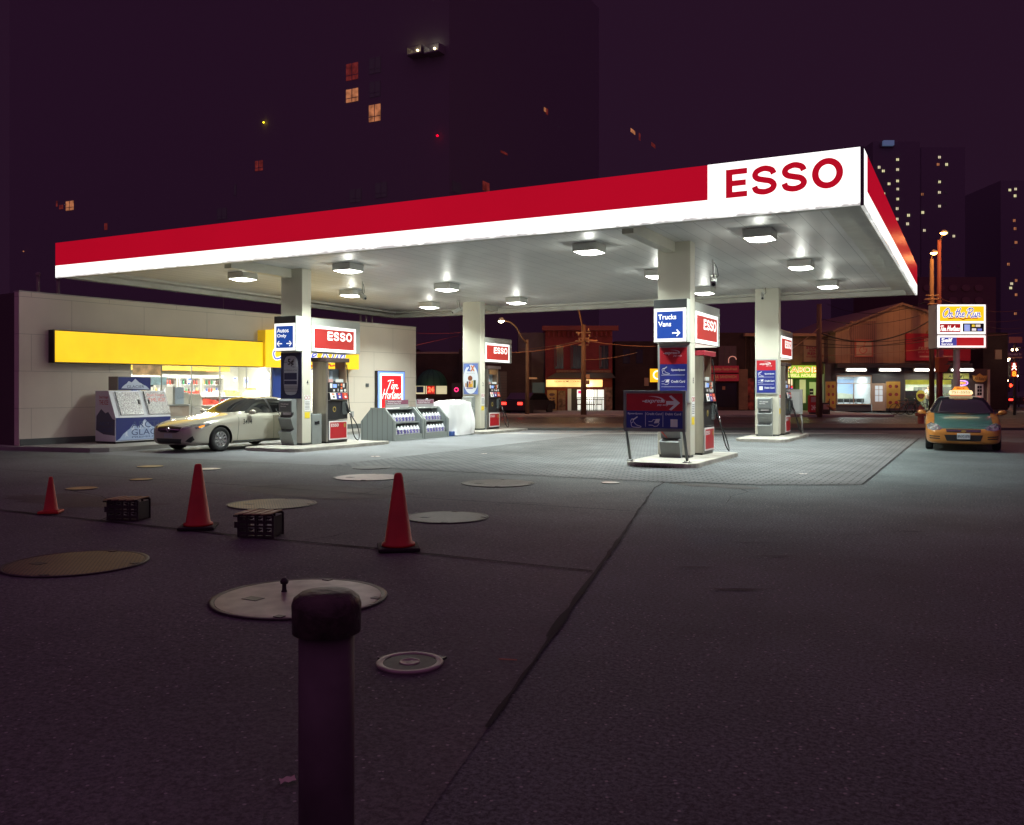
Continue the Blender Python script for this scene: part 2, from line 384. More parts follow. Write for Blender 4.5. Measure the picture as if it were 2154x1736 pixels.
# tar joints, cracks and patches are dirt with a shape of its own
jm = MB()
def strip(pts, wd, z=.0125, jit=.012):
    out = []
    for (x0, y0), (x1, y1) in zip(pts, pts[1:]):
        n = max(2, int(math.hypot(x1-x0, y1-y0)/.25))
        out += [(x0+(x1-x0)*k/n, y0+(y1-y0)*k/n) for k in range(n)]
    out.append(pts[-1]); L = []; Q = []
    for i, p in enumerate(out):
        a, b = out[max(i-1, 0)], out[min(i+1, len(out)-1)]
        d = Vector((b[0]-a[0], b[1]-a[1])).normalized(); nn = Vector((-d.y, d.x))
        wl = wd/2+random.uniform(-jit, jit)*wd*18; wr = wd/2+random.uniform(-jit, jit)*wd*18
        L.append(jm.bm.verts.new((p[0]+nn.x*wl, p[1]+nn.y*wl, z))); Q.append(jm.bm.verts.new((p[0]-nn.x*wr, p[1]-nn.y*wr, z)))
    for i in range(len(out)-1): jm.bm.faces.new((L[i], Q[i], Q[i+1], L[i+1]))
strip(edge[:-1], .03, .0125, .018); strip([(-3.43, 9.1), (-3.01, 7.39), (-2.5, 5.3)], .04, .0135, .02)
strip([(-3.05, 7.4), (-5.5, 7.42), (-7, 7.36), (-11.5, 7.42), (-16, 7.4)], .045, .014)
strip([(-4.0, 11.3), (-7.6, 11.2), (-12, 11.25), (-20, 11.2)], .025, .0145)
def G0(u, v): D = EYE*1855/(v-820); p = s2w(ux(u, D), D); return (p.x, p.y)
strip([G0(*c) for c in ((640, 1139), (700, 1131), (745, 1117), (790, 1109), (850, 1099))], .016, .015, .03)
strip([G0(*c) for c in ((985, 1071), (1030, 1066), (1060, 1061), (1110, 1059), (1160, 1063))], .014, .0152, .03)
strip([(-9.7, 7.4), (-10.2, 8.2), (-11.9, 9.1), (-13.2, 9.4)], .02, .0155, .03)
strip([(-12.4, 15.1), (-4.9, 15.12), (-4.4, 15.35), (-3.2, 15.45), (-1.7, 16.3), (-1.62, 33)], .035, .0118)
strip([(-8.5, 11.2), (-8.9, 13), (-8.8, 15.1)], .014, .016)
strip([(-13.5, 11.2), (-13.9, 13.1), (-14.6, 15.1)], .014, .0165)
strip([(-4.9, 17.9), (-4.4, 16.9), (-3.9, 15.6), (-3.2, 14.3), (-3.3, 13.6), (-3.1, 12.4), (-3.2, 12)], .008, .012, .05)
struct('tar_joints', jm, tarm)
pm = MB()
def blob(cx, cy, rx, ry, z, n=22, j=.25, rot=0):
    vs = []
    for k in range(n):
        a = 2*pi*k/n; r = 1+random.uniform(-j, j); x, y = rx*r*cos(a), ry*r*sin(a)
        vs.append(pm.bm.verts.new((cx+x*cos(rot)-y*sin(rot), cy+x*sin(rot)+y*cos(rot), z)))
    pm.bm.faces.new(vs)
for i, (x, y, rx, ry) in enumerate([(-2.1, 9.6, .3, .03), (-1.75, 8.9, .24, .035), (-2.3, 8.0, .2, .03), (-1.7, 7.3, .28, .04), (-.6, 11.2, .3, .03), (-1.2, 10.6, .25, .02), (-18.4, 13.6, .5, .05), (-14.8, 14.1, .3, .04)]):
    blob(x, y, rx*.75, ry*.6, .0105+.0003*i, j=.45, rot=.45)
struct('asphalt_stains', pm, M('dark_patch', (.05, .052, .052), .85))
pm = MB()
blob(-11.6, 8.6, 1.5, .55, .0075, 30, .2); blob(-9.3, 11.2, 1.6, .8, .0077, 30, .12); blob(-3.9, 15.0, .8, .3, .0079, 20, .2)
struct('patched_concrete', pm, pavement('patch_concrete', (.09, .088, .085), .3, .5, .6, 50))
# street (its frame is parallel to the picture)
poly('road', sw([(-150, 40.3), (150, 40.3), (150, 52.8), (-150, 52.8)]), .012, roadm)
poly('near_pavement', sw([(-150, 35.9), (60, 35.9), (60, 40.3), (-150, 40.3)]), .1, pavement('dark_walk', (.1, .095, .09), .2, .3, .6, 60), .12)
poly('forecourt_edge_strip', sw([(-13.5, 32.6), (14, 32.6), (14, 33.4), (-13.5, 33.4)]), .016, walkm)
poly('far_pavement', sw([(-150, 52.8), (13+9.9, 52.8), (13+9.9, 64.4), (-150, 64.4)]), .13, walkm, .15)
poly('corner_pavement', sw([(36, 52.8), (150, 52.8), (150, 64.4), (36, 64.4)]), .13, walkm, .15)
poly('cross_road', sw([(24.2, 52.9), (35, 52.9), (150, 330), (105, 330)]), .01, roadm)
rm = MB()
for D in (44.0, 45.45, 47.4, 48.85): rm.box(-120, 120, D-.04, D+.04, .008, .02)
struct('tram_rails', street_bm(rm), M('worn_rail', (.5, .45, .4), .25, 1))
rm = MB()
for D in (44.0, 45.45, 47.4, 48.85): rm.box(-120, 120, D-.22, D-.06, .01, .018); rm.box(-120, 120, D+.06, D+.22, .01, .0182)
struct('road_markings', street_bm(rm), M('pale_track_concrete', (.17, .15, .13), .4, ns=3, na=.3))
poly('shop_pavement', [(-24.5, 14.85), (-23.2, 14.8), (-20.5, 15.35), (-20.2, 15.7), (-20.2, 31.8), (-24.5, 31.8)], .12, walkm, .14)

# ================= small things on the apron =================
treadm = brickmat('tread_plate', (.27, .25, .22), (.21, .2, .18), (.06, .055, .05), 1, .05, .025, .007, 'xy', .38, .35, .8)
ironm = M('cast_iron', (.1, .095, .09), .45, .6, ns=9, na=.3)
platem = M('worn_steel_plate', (.36, .33, .30), .42, .35, ns=5, na=.35)
def manhole(x, y, r, label, mat, kind=0):
    t = T('manhole_cover', label, 'manhole cover', (x, y, .004), 'W', 'manhole covers on the apron')
    t.add('rim', MB().lathe([(r*1.0, 0), (r*1.04, .012), (r*1.0, .016), (r*.975, .012)] if kind != 2 else [(r, 0), (r*1.04, .012), (r, .019), (r*.84, .0185), (r*.82, .014)], (x, y, .004), 48), ironm if kind != 2 else platem)
    t.add('cover', MB().lathe([(r*.97, .004), (r*.965, .0125), (r*.9, .0145), (0, .0155)], (x, y, .004), 48, smooth=False), mat)
    if kind == 0:
        a = .5
        m = MB().box(x-r*.52, x-r*.3, y-r*.42, y-r*.26, .018, .0225, bev=.002); t.add('lift_slot', m, blackp)
        for q in (1.9, 5.2, .4): t.add('bolt_lug', MB().box(x+r*.93*cos(q)-.035, x+r*.93*cos(q)+.035, y+r*.93*sin(q)-.03, y+r*.93*sin(q)+.03, .012, .0235, bev=.002), ironm)
    if kind == 2:
        t.add('hub', MB().lathe([(r*.32, .012), (r*.32, .019), (r*.27, .0195), (r*.25, .016), (0, .016)], (x, y, .004), 32), platem)
        t.add('bar_mark', MB().box(x-.006, x+.006, y-.03, y+.03, .0195, .0215), platem)
        t.add('lug', MB().box(x-r-.02, x-r+.04, y-.03, y+.03, .01, .022), ironm); t.add('lug', MB().box(x+r*.6-.03, x+r*.6+.03, y+r*.8-.03, y+r*.8+.03, .01, .022), ironm)
    return t
def G(u, v, z=0):
    D = (EYE-z)*1855/(v-820); p = s2w(ux(u, D), D); return p.x, p.y
goldp = M('yellow_cover_paint', (.42, .33, .13), .5, .2, ns=6, na=.4)
tread_y = brickmat('tread_plate_ochre', (.36, .27, .13), (.28, .22, .11), (.07, .06, .04), 1, .05, .025, .007, 'xy', .42, .35, .8)
for (u, v), r, lb, mt, kd in [
    ((160, 1187), .62, 'big ochre chequered manhole cover at the left edge, below the small cone', tread_y, 0),
    ((630, 1260), .66, 'large pale steel manhole cover partly hidden by the dark bollard', platem, 0),
    ((862, 1399), .195, 'small dark round cover with a ringed centre, right of the bollard', M('dark_iron_cover', (.05, .05, .05), .5, .4, ns=30, na=.4), 2),
    ((940, 1090), .52, 'ribbed grey manhole cover just behind the nearest orange cone', treadm, 0),
    ((573, 1062), .6, 'ochre chequered manhole cover behind the second milk crate', tread_y, 0),
    ((775, 1005.5), .63, 'flat pinkish manhole cover in front of the left pump island', M('pink_cover', (.42, .35, .31), .5, .2, ns=5, na=.2), 0),
    ((1047, 1018), .62, 'striped grey manhole cover in the middle of the apron', treadm, 0),
    ((1284, 1017), .16, 'small round valve cover near the corner of the concrete apron', platem, 1),
    ((172, 1029), .25, 'small raised ochre cover behind the left milk crate', goldp, 1),
    ((297, 1010), .2, 'small yellow filler cover between the two rows of covers', goldp, 1),
    ((438, 988), .25, 'cream round filler cover behind the top of the middle cone', M('cream_cover', (.6, .55, .42), .5), 1),
    ((316, 982.5), .27, 'faint yellow filler cover nearest the taxi front', goldp, 1),
    ((780, 985), .38, 'dark storm drain grate in front of the left pump island', M('dark_grate', (.06, .06, .06), .6, .3), 1)]:
    manhole(*G(u, v), r, lb, mt, kd)
# the lump standing on the big cover
x, y = G(598, 1250); t = T('cover_handle', 'little dark lifting handle standing on the large pale manhole cover', 'handle', (x, y, .02))
t.add('stem', MB().lathe([(.025, 0), (.018, .02), (.017, .06), (.02, .07)], (x, y, .02), 12), blackp); t.add('knob', MB().lathe([(0, .06), (.03, .065), (.035, .085), (.02, .11), (0, .115)], (x, y, .02), 12), blackp)

conem = M('orange_cone_plastic', (.55, .035, .02), .45, ns=4, na=.2)
conem.node_tree.nodes['Principled BSDF'].inputs['Subsurface Weight'].default_value = 0
def cone(x, y, h, lb, dark=True):
    t = T('traffic_cone', lb, 'traffic cone', (0, 0, 0), 'W', 'traffic cones across the apron')
    s = h/.74
    t.add('cone_body', MB().lathe([(.15*s, .035), (.165*s, .04), (.16*s, .06*s), (.135*s, .075*s), (.04*s, h-.02), (.03*s, h), (.022*s, h), (.02*s, h-.03)], n=36), conem)
    b = .2*s; t.add('base', MB().box(-b, b, -b, b, 0, .035, bev=.01), rubber if dark else conem)
    t.e.location = (x, y, .012); t.e.rotation_euler = (0, 0, R(38)); return t
cone(*G(417, 1113), .76, 'middle orange traffic cone standing between the two milk crates')
cone(*G(838, 1157), .78, 'nearest orange traffic cone, in front of a ribbed manhole cover')
cone(*G(107, 1081), .48, 'small orange cone with an orange base at the far left', False)
cratem = M('black_crate', (.03, .026, .028), .5, ns=6, na=.3)
crate_top = M('crate_top_lit', (.32, .24, .12), .5)  # ochre light on the crate top, painted into the slat colour
def crate(x, y, lb):
    t = T('milk_crate', lb, 'crate', (0, 0, 0), 'W', 'milk crates lying between the cones')
    m = MB(); W, H, Dp = .40, .25, .30
    for z in (0, H/2, H): m.box(-W/2, W/2, 0, .02, z-.012 if z else 0, z+.012); m.box(-W/2, W/2, Dp-.02, Dp, z-.012 if z else 0, z+.012)
    for i in range(5):
        xx = -W/2+i*W/4; m.box(xx-.012, xx+.012, .002, .018, .0, H); m.box(xx-.012, xx+.012, Dp-.018, Dp-.002, 0, H)
    for i in range(4):
        for zz in (.03, H/2+.03):
            xx = -W/2+(i+.5)*W/4; m.prism([(xx-.045, zz), (xx+.045, zz), (xx+.03, zz+.04), (xx-.03, zz+.04)], .003, .017, 'y')
            m.prism([(xx-.045, zz+.075), (xx+.045, zz+.075), (xx+.0, zz+.045)], .004, .016, 'y')
    m.box(-W/2, -W/2+.015, .02, Dp-.02, 0.02, H-.02); m.box(W/2-.015, W/2, .02, Dp-.02, .02, H-.02); m.box(-W/2+.015, W/2-.015, .02, Dp-.02, 0, .02)
    t.add('crate_body', m, cratem)
    m = MB()
    for i in range(4):
        x0 = -W/2+i*W/4; m.box(x0-.02, x0+W/4-.01, -.05, Dp, H+.012, H+.024, rot=Matrix.Rotation(R(-5), 3, 'Y'))
    t.add('slatted_side', m, crate_top)
    t.add('foot_flange', MB().box(-W/2-.06, -W/2, .03, .1, .1, .17).box(-W/2-.05, -W/2, -.02, .1, H-.02, H), cratem)
    t.e.location = (x, y, .012); t.e.rotation_euler = (0, 0, R(20)); return t
crate(*G(257, 1098), 'black milk crate on its side, left one, near the small cone')
crate(*G(537, 1134), 'black milk crate on its side right of the middle cone')
# bollard close to the camera
bx, by = s2w(ux(687, 2.72), 2.72).xy
t = T('bollard', 'dark steel bollard with a worn cap in the near foreground', 'bollard', (bx, by, 0))
bolm = M('dark_bollard_paint', (.10, .085, .09), .6, ns=7, na=.3)
t.add('post', MB().cyl((bx, by, 0), (bx, by, .92), .085, n=40), bolm)
t.add('cap', MB().lathe([(.086, .90), (.104, .905), (.106, .99), (.1, 1.01), (.08, 1.025), (.03, 1.03), (0, 1.03)], (bx, by, 0), 40), M('worn_cap_paint', (.06, .05, .042), .45, ns=14, na=.7, bs=30, ba=.4))
paperm = M('litter_paper', (.6, .5, .45), .8)
def litter(u, v, a, b, rot, lb, mat=paperm, cat='litter'):
    x, y = G(u, v); m = MB()
    m.grid(lambda i, j: Vector(((i-.5)*a*cos(rot)-(j-.5)*b*sin(rot)+x, (i-.5)*a*sin(rot)+(j-.5)*b*cos(rot)+y, .016+.012*math.sin(7*i+4*j+a*50)**2)), 4, 3)
    single('litter', m, mat, lb, cat, 'litter on the ground')
litter(605, 1651, .065, .045, .9, 'crumpled pale paper scrap at the bottom, near the bollard foot')
litter(790, 962, .22, .12, .3, 'scrap of paper on the lit ground right of the left island')
litter(1018, 956, .12, .1, .2, 'small white scrap on the pavers in front of the covered goods')
litter(1690, 999, .14, .06, .5, 'white scrap on the brick pavers at right')
x, y = G(1067, 1395); single('stick', MB().cyl((x-.055, y-.005, .018), (x+.05, y+.03, .018), .005, .004, 6), M('pale_stick', (.6, .36, .18), .7), 'thin pale wooden stick lying on the dark apron', 'stick')

# ================= CANOPY =================
X0, X1, Y0, Y1, ZB, ZS, ZT = -22.9, -1.65, 16.05, 32.3, 4.8, 5.03, 5.78
ZR = 5.14
soffm = M('soffit_panels', (.8, .8, .77), .3)
ns_, ln_, b_ = nodes(soffm)
tc = ns_.new('ShaderNodeTexCoord'); sp = ns_.new('ShaderNodeSeparateXYZ'); ln_.new(tc.outputs['Object'], sp.inputs[0])
mm = ns_.new('ShaderNodeMath'); mm.operation = 'MULTIPLY'; mm.inputs[1].default_value = 1/.41; ln_.new(sp.outputs[0], mm.inputs[0])
fr_ = ns_.new('ShaderNodeMath'); fr_.operation = 'FRACT'; ln_.new(mm.outputs[0], fr_.inputs[0])
cmp_ = ns_.new('ShaderNodeMath'); cmp_.operation = 'LESS_THAN'; cmp_.inputs[1].default_value = .035; ln_.new(fr_.outputs[0], cmp_.inputs[0])
fl = ns_.new('ShaderNodeMath'); fl.operation = 'FLOOR'; ln_.new(mm.outputs[0], fl.inputs[0])
wn = ns_.new('ShaderNodeTexWhiteNoise'); wn.noise_dimensions = '1D'; ln_.new(fl.outputs[0], wn.inputs['W'])
mr = ns_.new('ShaderNodeMapRange'); mr.inputs[3].default_value = .975; mr.inputs[4].default_value = 1.01; ln_.new(wn.outputs[0], mr.inputs[0])
nz = ns_.new('ShaderNodeTexNoise'); nz.inputs['Scale'].default_value = .6; nz.inputs['Detail'].default_value = 7; ln_.new(tc.outputs['Object'], nz.inputs['Vector'])
mr2 = ns_.new('ShaderNodeMapRange'); mr2.inputs[1].default_value = .3; mr2.inputs[2].default_value = .7; mr2.inputs[3].default_value = .88; mr2.inputs[4].default_value = 1.05; ln_.new(nz.outputs[0], mr2.inputs[0])
m3 = ns_.new('ShaderNodeMath'); m3.operation = 'MULTIPLY'; ln_.new(mr.outputs[0], m3.inputs[0]); ln_.new(mr2.outputs[0], m3.inputs[1])
vs_ = ns_.new('ShaderNodeVectorMath'); vs_.operation = 'SCALE'; vs_.inputs[0].default_value = (.8, .8, .77); ln_.new(m3.outputs[0], vs_.inputs['Scale'])
mix_ = ns_.new('ShaderNodeMix'); mix_.data_type = 'RGBA'; ln_.new(cmp_.outputs[0], mix_.inputs[0]); ln_.new(vs_.outputs[0], mix_.inputs[6]); mix_.inputs[7].default_value = (.42, .43, .41, 1)
ln_.new(mix_.outputs[2], b_.inputs['Base Color'])
rr = ns_.new('ShaderNodeMapRange'); rr.inputs[3].default_value = .4; rr.inputs[4].default_value = .46; ln_.new(wn.outputs[0], rr.inputs[0]); ln_.new(rr.outputs[0], b_.inputs['Roughness'])

t = T('station_canopy', 'long flat filling station canopy with glowing red and white edge', 'canopy', (-16.5, 19.2, 4.8))
t.box('soffit', soffm, X0+.3, X1-.3, Y0+.3, Y1-.3, ZS, ZS+.04)
t.box('roof_deck', dkgrey, X0+.05, X1-.05, Y0+.05, Y1-.05, ZT-.2, ZT-.05)
lip = M('cream_lip', (.68, .67, .6), .5, ns=2, na=.1)
m = MB()
m.box(X0+.06, X1-.06, Y0+.06, Y0+.3, ZB+.01, ZT-.03); m.box(X0+.06, X1-.06, Y1-.3, Y1, ZB+.01, ZT-.03)
m.box(X0, X0+.3, Y0+.3, Y1-.3, ZB+.01, ZT-.03); m.box(X1-.3, X1-.06, Y0+.3, Y1-.3, ZB+.01, ZT-.03)
t.add('fascia_frame', m, lip)
m = MB()      # stepped cove round the soffit
for z, k in ((ZS-.07, .42),):
    m.box(X0+.3, X1-.3, Y0+.3, Y0+.3+k, z, ZS-.001); m.box(X0+.3, X1-.3, Y1-.3-k, Y1-.3, z, ZS-.001)
    m.box(X0+.3, X0+.3+k, Y0+.3+k, Y1-.3-k, z, ZS-.001); m.box(X1-.3-k, X1-.3, Y0+.3+k, Y1-.3-k, z, ZS-.001)
t.add('cove', m, lip)
XE = -4.33
fred = M('lit_red_fascia', (.25, .004, .008), .35, es=1.0, ecol=(.42, .0015, .014), ns=.25, na=.06)
fwhite = M('lit_white_fascia', (.85, .85, .83), .35, es=1.55, ecol=(1, 1, .94), ns=.5, na=.05)
# grime climbing from the lower edge of the lit white band
ns_, ln_, b_ = nodes(fwhite)
tc = ns_.new('ShaderNodeTexCoord'); sp = ns_.new('ShaderNodeSeparateXYZ'); ln_.new(tc.outputs['Object'], sp.inputs[0])
nz = ns_.new('ShaderNodeTexNoise'); nz.inputs['Scale'].default_value = 9; nz.inputs['Detail'].default_value = 9; ln_.new(tc.outputs['Object'], nz.inputs['Vector'])
nz2 = ns_.new('ShaderNodeTexNoise'); nz2.inputs['Scale'].default_value = .35; ln_.new(tc.outputs['Object'], nz2.inputs['Vector'])
p_ = ns_.new('ShaderNodeMath'); p_.operation = 'MULTIPLY'; p_.inputs[1].default_value = 7; ln_.new(sp.outputs[2], p_.inputs[0])   # local z above the edge
q_ = ns_.new('ShaderNodeMath'); q_.operation = 'ADD'; ln_.new(p_.outputs[0], q_.inputs[0]); ln_.new(nz.outputs[0], q_.inputs[1])
q2 = ns_.new('ShaderNodeMath'); q2.operation = 'SUBTRACT'; ln_.new(q_.outputs[0], q2.inputs[0]); ln_.new(nz2.outputs[0], q2.inputs[1])
mr = ns_.new('ShaderNodeMapRange'); mr.inputs[1].default_value = 0; mr.inputs[2].default_value = .28; mr.inputs[3].default_value = .3; mr.inputs[4].default_value = 1.0; ln_.new(q2.outputs[0], mr.inputs[0])
em = b_.inputs['Emission Color'].links[0].from_socket
vv = ns_.new('ShaderNodeVectorMath'); vv.operation = 'SCALE'; ln_.new(em, vv.inputs[0]); ln_.new(mr.outputs[0], vv.inputs['Scale']); ln_.new(vv.outputs[0], b_.inputs['Emission Color'])
t.box('red_band', fred, X0, XE, Y0, Y0+.05, ZR, ZT)
wb = MB().box(X0, XE, Y0+.001, Y0+.05, ZB, ZR-.002)
t.add('white_band', wb, fwhite)
pn = t.add('sign_panel', MB().box(XE+.004, X1-.05, Y0-.004, Y0+.05, ZB-.002, ZT+.004), fwhite)
lm = M('lit_red_letters', (.25, .004, .008), .4, es=1.0, ecol=(.44, .003, .014))
def onF(px): d = Vector(((1600+.4178*px)/1.1606-1077, 1855)); dx, dy = d.x/1855*CT-STH, d.x/1855*STH+CT; return dx*Y0/dy
t.add('lettering', esso_bm([(ch, onF(c0_), onF(c1_)) for ch, c0_, c1_ in (('E', 413, 537), ('S', 563, 712), ('S', 737, 888), ('O', 915, 1098))], 5.135, 5.65, Y0-.012), lm, pn)
t.box('red_band', fred, X1-.055, X1, Y0+.62, Y1, ZR, ZT)
t.box('white_band', fwhite, X1-.056, X1-.001, Y0+.62, Y1, ZB, ZR-.002)
t.box('white_band', fwhite, X1-.056, X1-.001, Y0+.05, Y0+.616, ZB, ZT)
t.box('corner_trim', dkgrey, X1-.05, X1+.006, Y0-.006, Y0+.04, ZB-.01, ZT+.01)
for xx in (-17.05, -6.15): t.box('soffit_beam', cream, xx-.12, xx+.12, Y0+.73, 19.04 if xx < -10 else 19.59, ZS-.24, ZS-.002)
for xx in (-17.25, -6.25): t.box('soffit_beam', cream, xx-.12, xx+.12, 30.43, Y1-.75, ZS-.2, ZS-.002)

# lamps under the canopy
lens = M('lamp_lens', (.9, .9, .9), .3, es=22, ecol=(1, .99, .9))
hous = M('lamp_housing', (.8, .8, .74), .45)
LX = [(-18.7, 'first row from the left'), (-14.9, 'second row from the left'), (-7.9, 'third row from the left'), (-4.0, 'right-hand row')]
LY = [(18.98, 'near the front edge'), (24.0, 'in the middle'), (28.85, 'near the back edge')]
proto = None
for x, nx in LX:
    for y, ny in LY:
        lb = f'lit square canopy lamp, {nx}, {ny}'
        if proto is None:
            t = T('canopy_lamp', lb, 'ceiling lamp', (0, 0, 0), 'W', 'square lamps under the canopy')
            t.add('housing', MB().box(-.3, .3, -.3, .3, -.19, -.006, bev=.012), hous)
            t.add('base_gasket', MB().box(-.27, .27, -.27, .27, -.006, -.0005), blackp)
            t.add('lens', MB().grid(lambda i, j: Vector(((i-.5)*.54, (j-.5)*.54, -.192-.055*(1-(2*i-1)**2)**.6*(1-(2*j-1)**2)**.6)), 12, 12), lens)
            proto = t
        else: t = proto.copy(lb, (x, y, ZS))
        t.o = Vector((x, y, ZS)); t.e.location = (x, y, ZS)
        lamp('AREA', (0, 0, -.262), 118, (.90, 1, .94), t.e, .42, 'lamp_light', spread=R(132)); lamp('POINT', (0, 0, -.36), 10, (.97, 1, .90), t.e, .06, 'lamp_wide_light')

# security cameras hanging from the soffit
camm = M('camera_shell', (.6, .6, .55), .45)
def cctv(x, y, z, yaw, lb, hang=.35):
    t = T('security_camera', lb, 'security camera', (0, 0, 0), 'W', 'security cameras under the canopy')
    t.add('mount_arm', MB().tube([(0, 0, hang), (.01, 0, .12), (.03, 0, .04)], .018), camm)
    t.add('housing', MB().box(-.06, .06, -.2, .18, -.07, .05, bev=.015, rot=Matrix.Rotation(R(28), 3, 'X')), camm)
    t.add('lens', MB().cyl((0, -.175, -.1), (0, -.2, -.115), .035), blackp)
    t.add('cable', MB().tube([(.0, .04, hang), (.09, .05, hang*.6), (.11, .06, .1), (.03, .12, .02)], .009), blackp)
    t.e.location = (x, y, z); t.e.rotation_euler = (0, 0, yaw)
def at(u, v, D): p = s2w(ux(u, D), D); return p.x, p.y, vz(v, D)
cctv(*at(1500, 590, 18.3), .3, 'white security camera dangling right of the right front column', .42)
cctv(*at(762, 622, 27.6), 1.2, 'security camera beside the lamp above the left pump sign', .5)
cctv(*at(963, 652, 32.2), -.9, 'security camera on the corner of the back left column', .35)
cctv(*at(1604, 622, 29.2), .2, 'security camera in front of the back right column', .45)

# ================= COLUMNS, ISLANDS =================
cols = {'A': (-16.55, 19.05), 'B': (-5.68, 19.6), 'C': (-16.75, 29.4), 'D': (-5.72, 30.05)}
nm = {'A': 'front left', 'B': 'front right', 'C': 'back left', 'D': 'back right'}
ZI = .1
isl = {'A': (-17.55, -15.62, 17.7, 21.95), 'B': (-6.7, -5.12, 17.95, 21.9), 'C': (-17.7, -15.85, 28.2, 31.8), 'D': (-6.75, -5.12, 28.1, 32.5)}
for k, (a, b, c, d) in isl.items():
    t = T('pump_island', f'raised concrete pump island under the {nm[k]} column', 'pump island', ((a+b)/2, c, 0), 'W', 'raised pump islands')
    pts = []
    for cx, cy, a0 in ((b-.35, c+.35, -90), (b-.12, d-.12, 0), (a+.12, d-.12, 90), (a+.35, c+.35, 180)):
        rr = .35 if cy < (c+d)/2 else .12
        pts += [(cx+rr*cos(R(a0+q)), cy+rr*sin(R(a0+q))) for q in (0, 22, 45, 67, 90)]
    m = MB().prism(pts, 0, ZI)
    es = [e for e in m.bm.edges if all(abs(v.co.z-ZI) < 1e-4 for v in e.verts)]
    bmesh.ops.bevel(m.bm, geom=es, offset=.012, segments=2, affect='EDGES')
    t.add('kerb_block', m, kerbm)
for k, (x, y) in cols.items():
    t = T('canopy_column', f'boxy cream {nm[k]} column of the canopy', 'column', (x-.38, y+.18, ZI), 'W', 'columns carrying the canopy')
    t.add('shaft', MB().box(x-.77, x, y, y+.37, ZI+.06, ZS, bev=.006), cream)
    t.box('foot_plate', dkgrey, x-.74, x-.03, y+.03, y+.34, ZI, ZI+.06)
    t.box('joint_band', greyp, x-.7705, x+.0012, y-.0012, y+.3712, 2.712, 2.718)
    n = {'A': '4', 'B': '8', 'C': '2', 'D': '6'}[k]
    f = T('number_sticker', f'small black bay number on the {nm[k]} column', 'sticker', (y+.2, -x, 2.0), 'E') if k != 'D' else None
    if f: f.text(n, bink, y+.18, y+.26, 1.79, 1.93, -x-.003, bold=.02)
    f = T('warning_notice', f'white no smoking notice on the side of the {nm[k]} column', 'notice', (y+.2, -x, 1.2), 'E', 'safety notices on the columns')
    f.box('paper', white, y+.09, y+.33, -x-.004, -x-.001, 1.05, 1.5)
    m = MB()
    for cx in (y+.15, y+.27):
        m.tube([(cx+.05*cos(q*pi/8), -x-.006, 1.43+.05*sin(q*pi/8)) for q in range(16)], .006, 4, True)
    f.add('ban_sign', m, rink)
    m = MB()
    for q in range(6): m.box(y+.12, y+.3, -x-.006, -x-.003, 1.1+q*.04, 1.112+q*.04)
    f.add('small_print', m, bink)
    f = T('yellow_notice', f'yellow sticker low on the side of the {nm[k]} column', 'sticker', (y+.2, -x, .9), 'E', 'yellow stickers on the columns')
    f.box('paper', yink, y+.1, y+.31, -x-.0045, -x-.001, .85, 1.02)
    # ESSO sign box over the pump
    t = T('pump_sign', f'lit red and white pump sign on the {nm[k]} column', 'sign', (y+.42, -x, 2.73), 'E', 'lit signs over the pumps')
    t.add('cabinet', MB().box(y+.4, y+2.62, -x+.004, -x+.70, 2.73, 3.69, bev=.008), M('sign_cabinet', (.5, .52, .47), .4, ns=2, na=.06))
    pn = t.box('white_panel', litw, y+.42, y+2.4, -x-.008, -x+.003, 2.745, 3.47)
    t.box('red_face', litr, y+.5, y+2.3, -x-.012, -x-.0085, 2.83, 3.39, parent=pn)
    t.add('lettering', esso_bm(esso_spans(y+1.08, y+2.2), 3.08, 3.33, -x-.016), litink, pn)
    t.box('under_panel', M('lit_underside', (.7, .7, .6), .5, es=.9, ecol=(1, .97, .85)) if k in 'BD' else greyp, y+.45, y+2.57, -x+.06, -x+.64, 2.722, 2.729)

# head boxes
def headbox(k, txts, arrows):
    x, y = cols[k]
    t = T('lane_sign', ('lit blue sign reading Autos Only with two arrows' if k == 'A' else 'lit blue sign reading Trucks Vans with an arrow')+' on a front column', 'sign', (x-.4, y-.26, 2.7), 'W')
    t.add('cabinet', MB().box(x-.78, x-.0, y-.26, y-.001, 2.72, 3.7, bev=.006), M('sign_cabinet', (.5, .52, .47), .4))
    t.box('top_panel', dkgrey, x-.775, x-.005, y-.266, y-.2605, 3.5, 3.69)
    pn = t.box('white_panel', litw, x-.765, x-.025, y-.27, y-.2605, 2.74, 3.49)
    t.box('blue_face', litb, x-.7, x-.09, y-.275, y-.2705, 2.81, 3.42, parent=pn)
    for s, z, x1 in txts: t.text(s, litink, x-.665, x-.665+x1, z, z+.115, y-.279, parent=pn, bold=.012)
    m = MB()
    for ax, d in arrows:
        c = x+ax; z = 2.93
        m.ribbon([(c-.08, z), (c+.08, z)], .026, y-.279); m.ribbon([(c+d*.02, z+.065), (c+d*.085, z), (c+d*.02, z-.065)], .026, y-.2795)
    t.add('arrow', m, litink, pn)
headbox('A', [('Autos', 3.24, .42), ('Only', 3.08, .34)], [(-.57, -1), (-.23, 1)])
headbox('B', [('Trucks', 3.24, .42), ('Vans', 3.08, .3)], [(-.25, 1)])

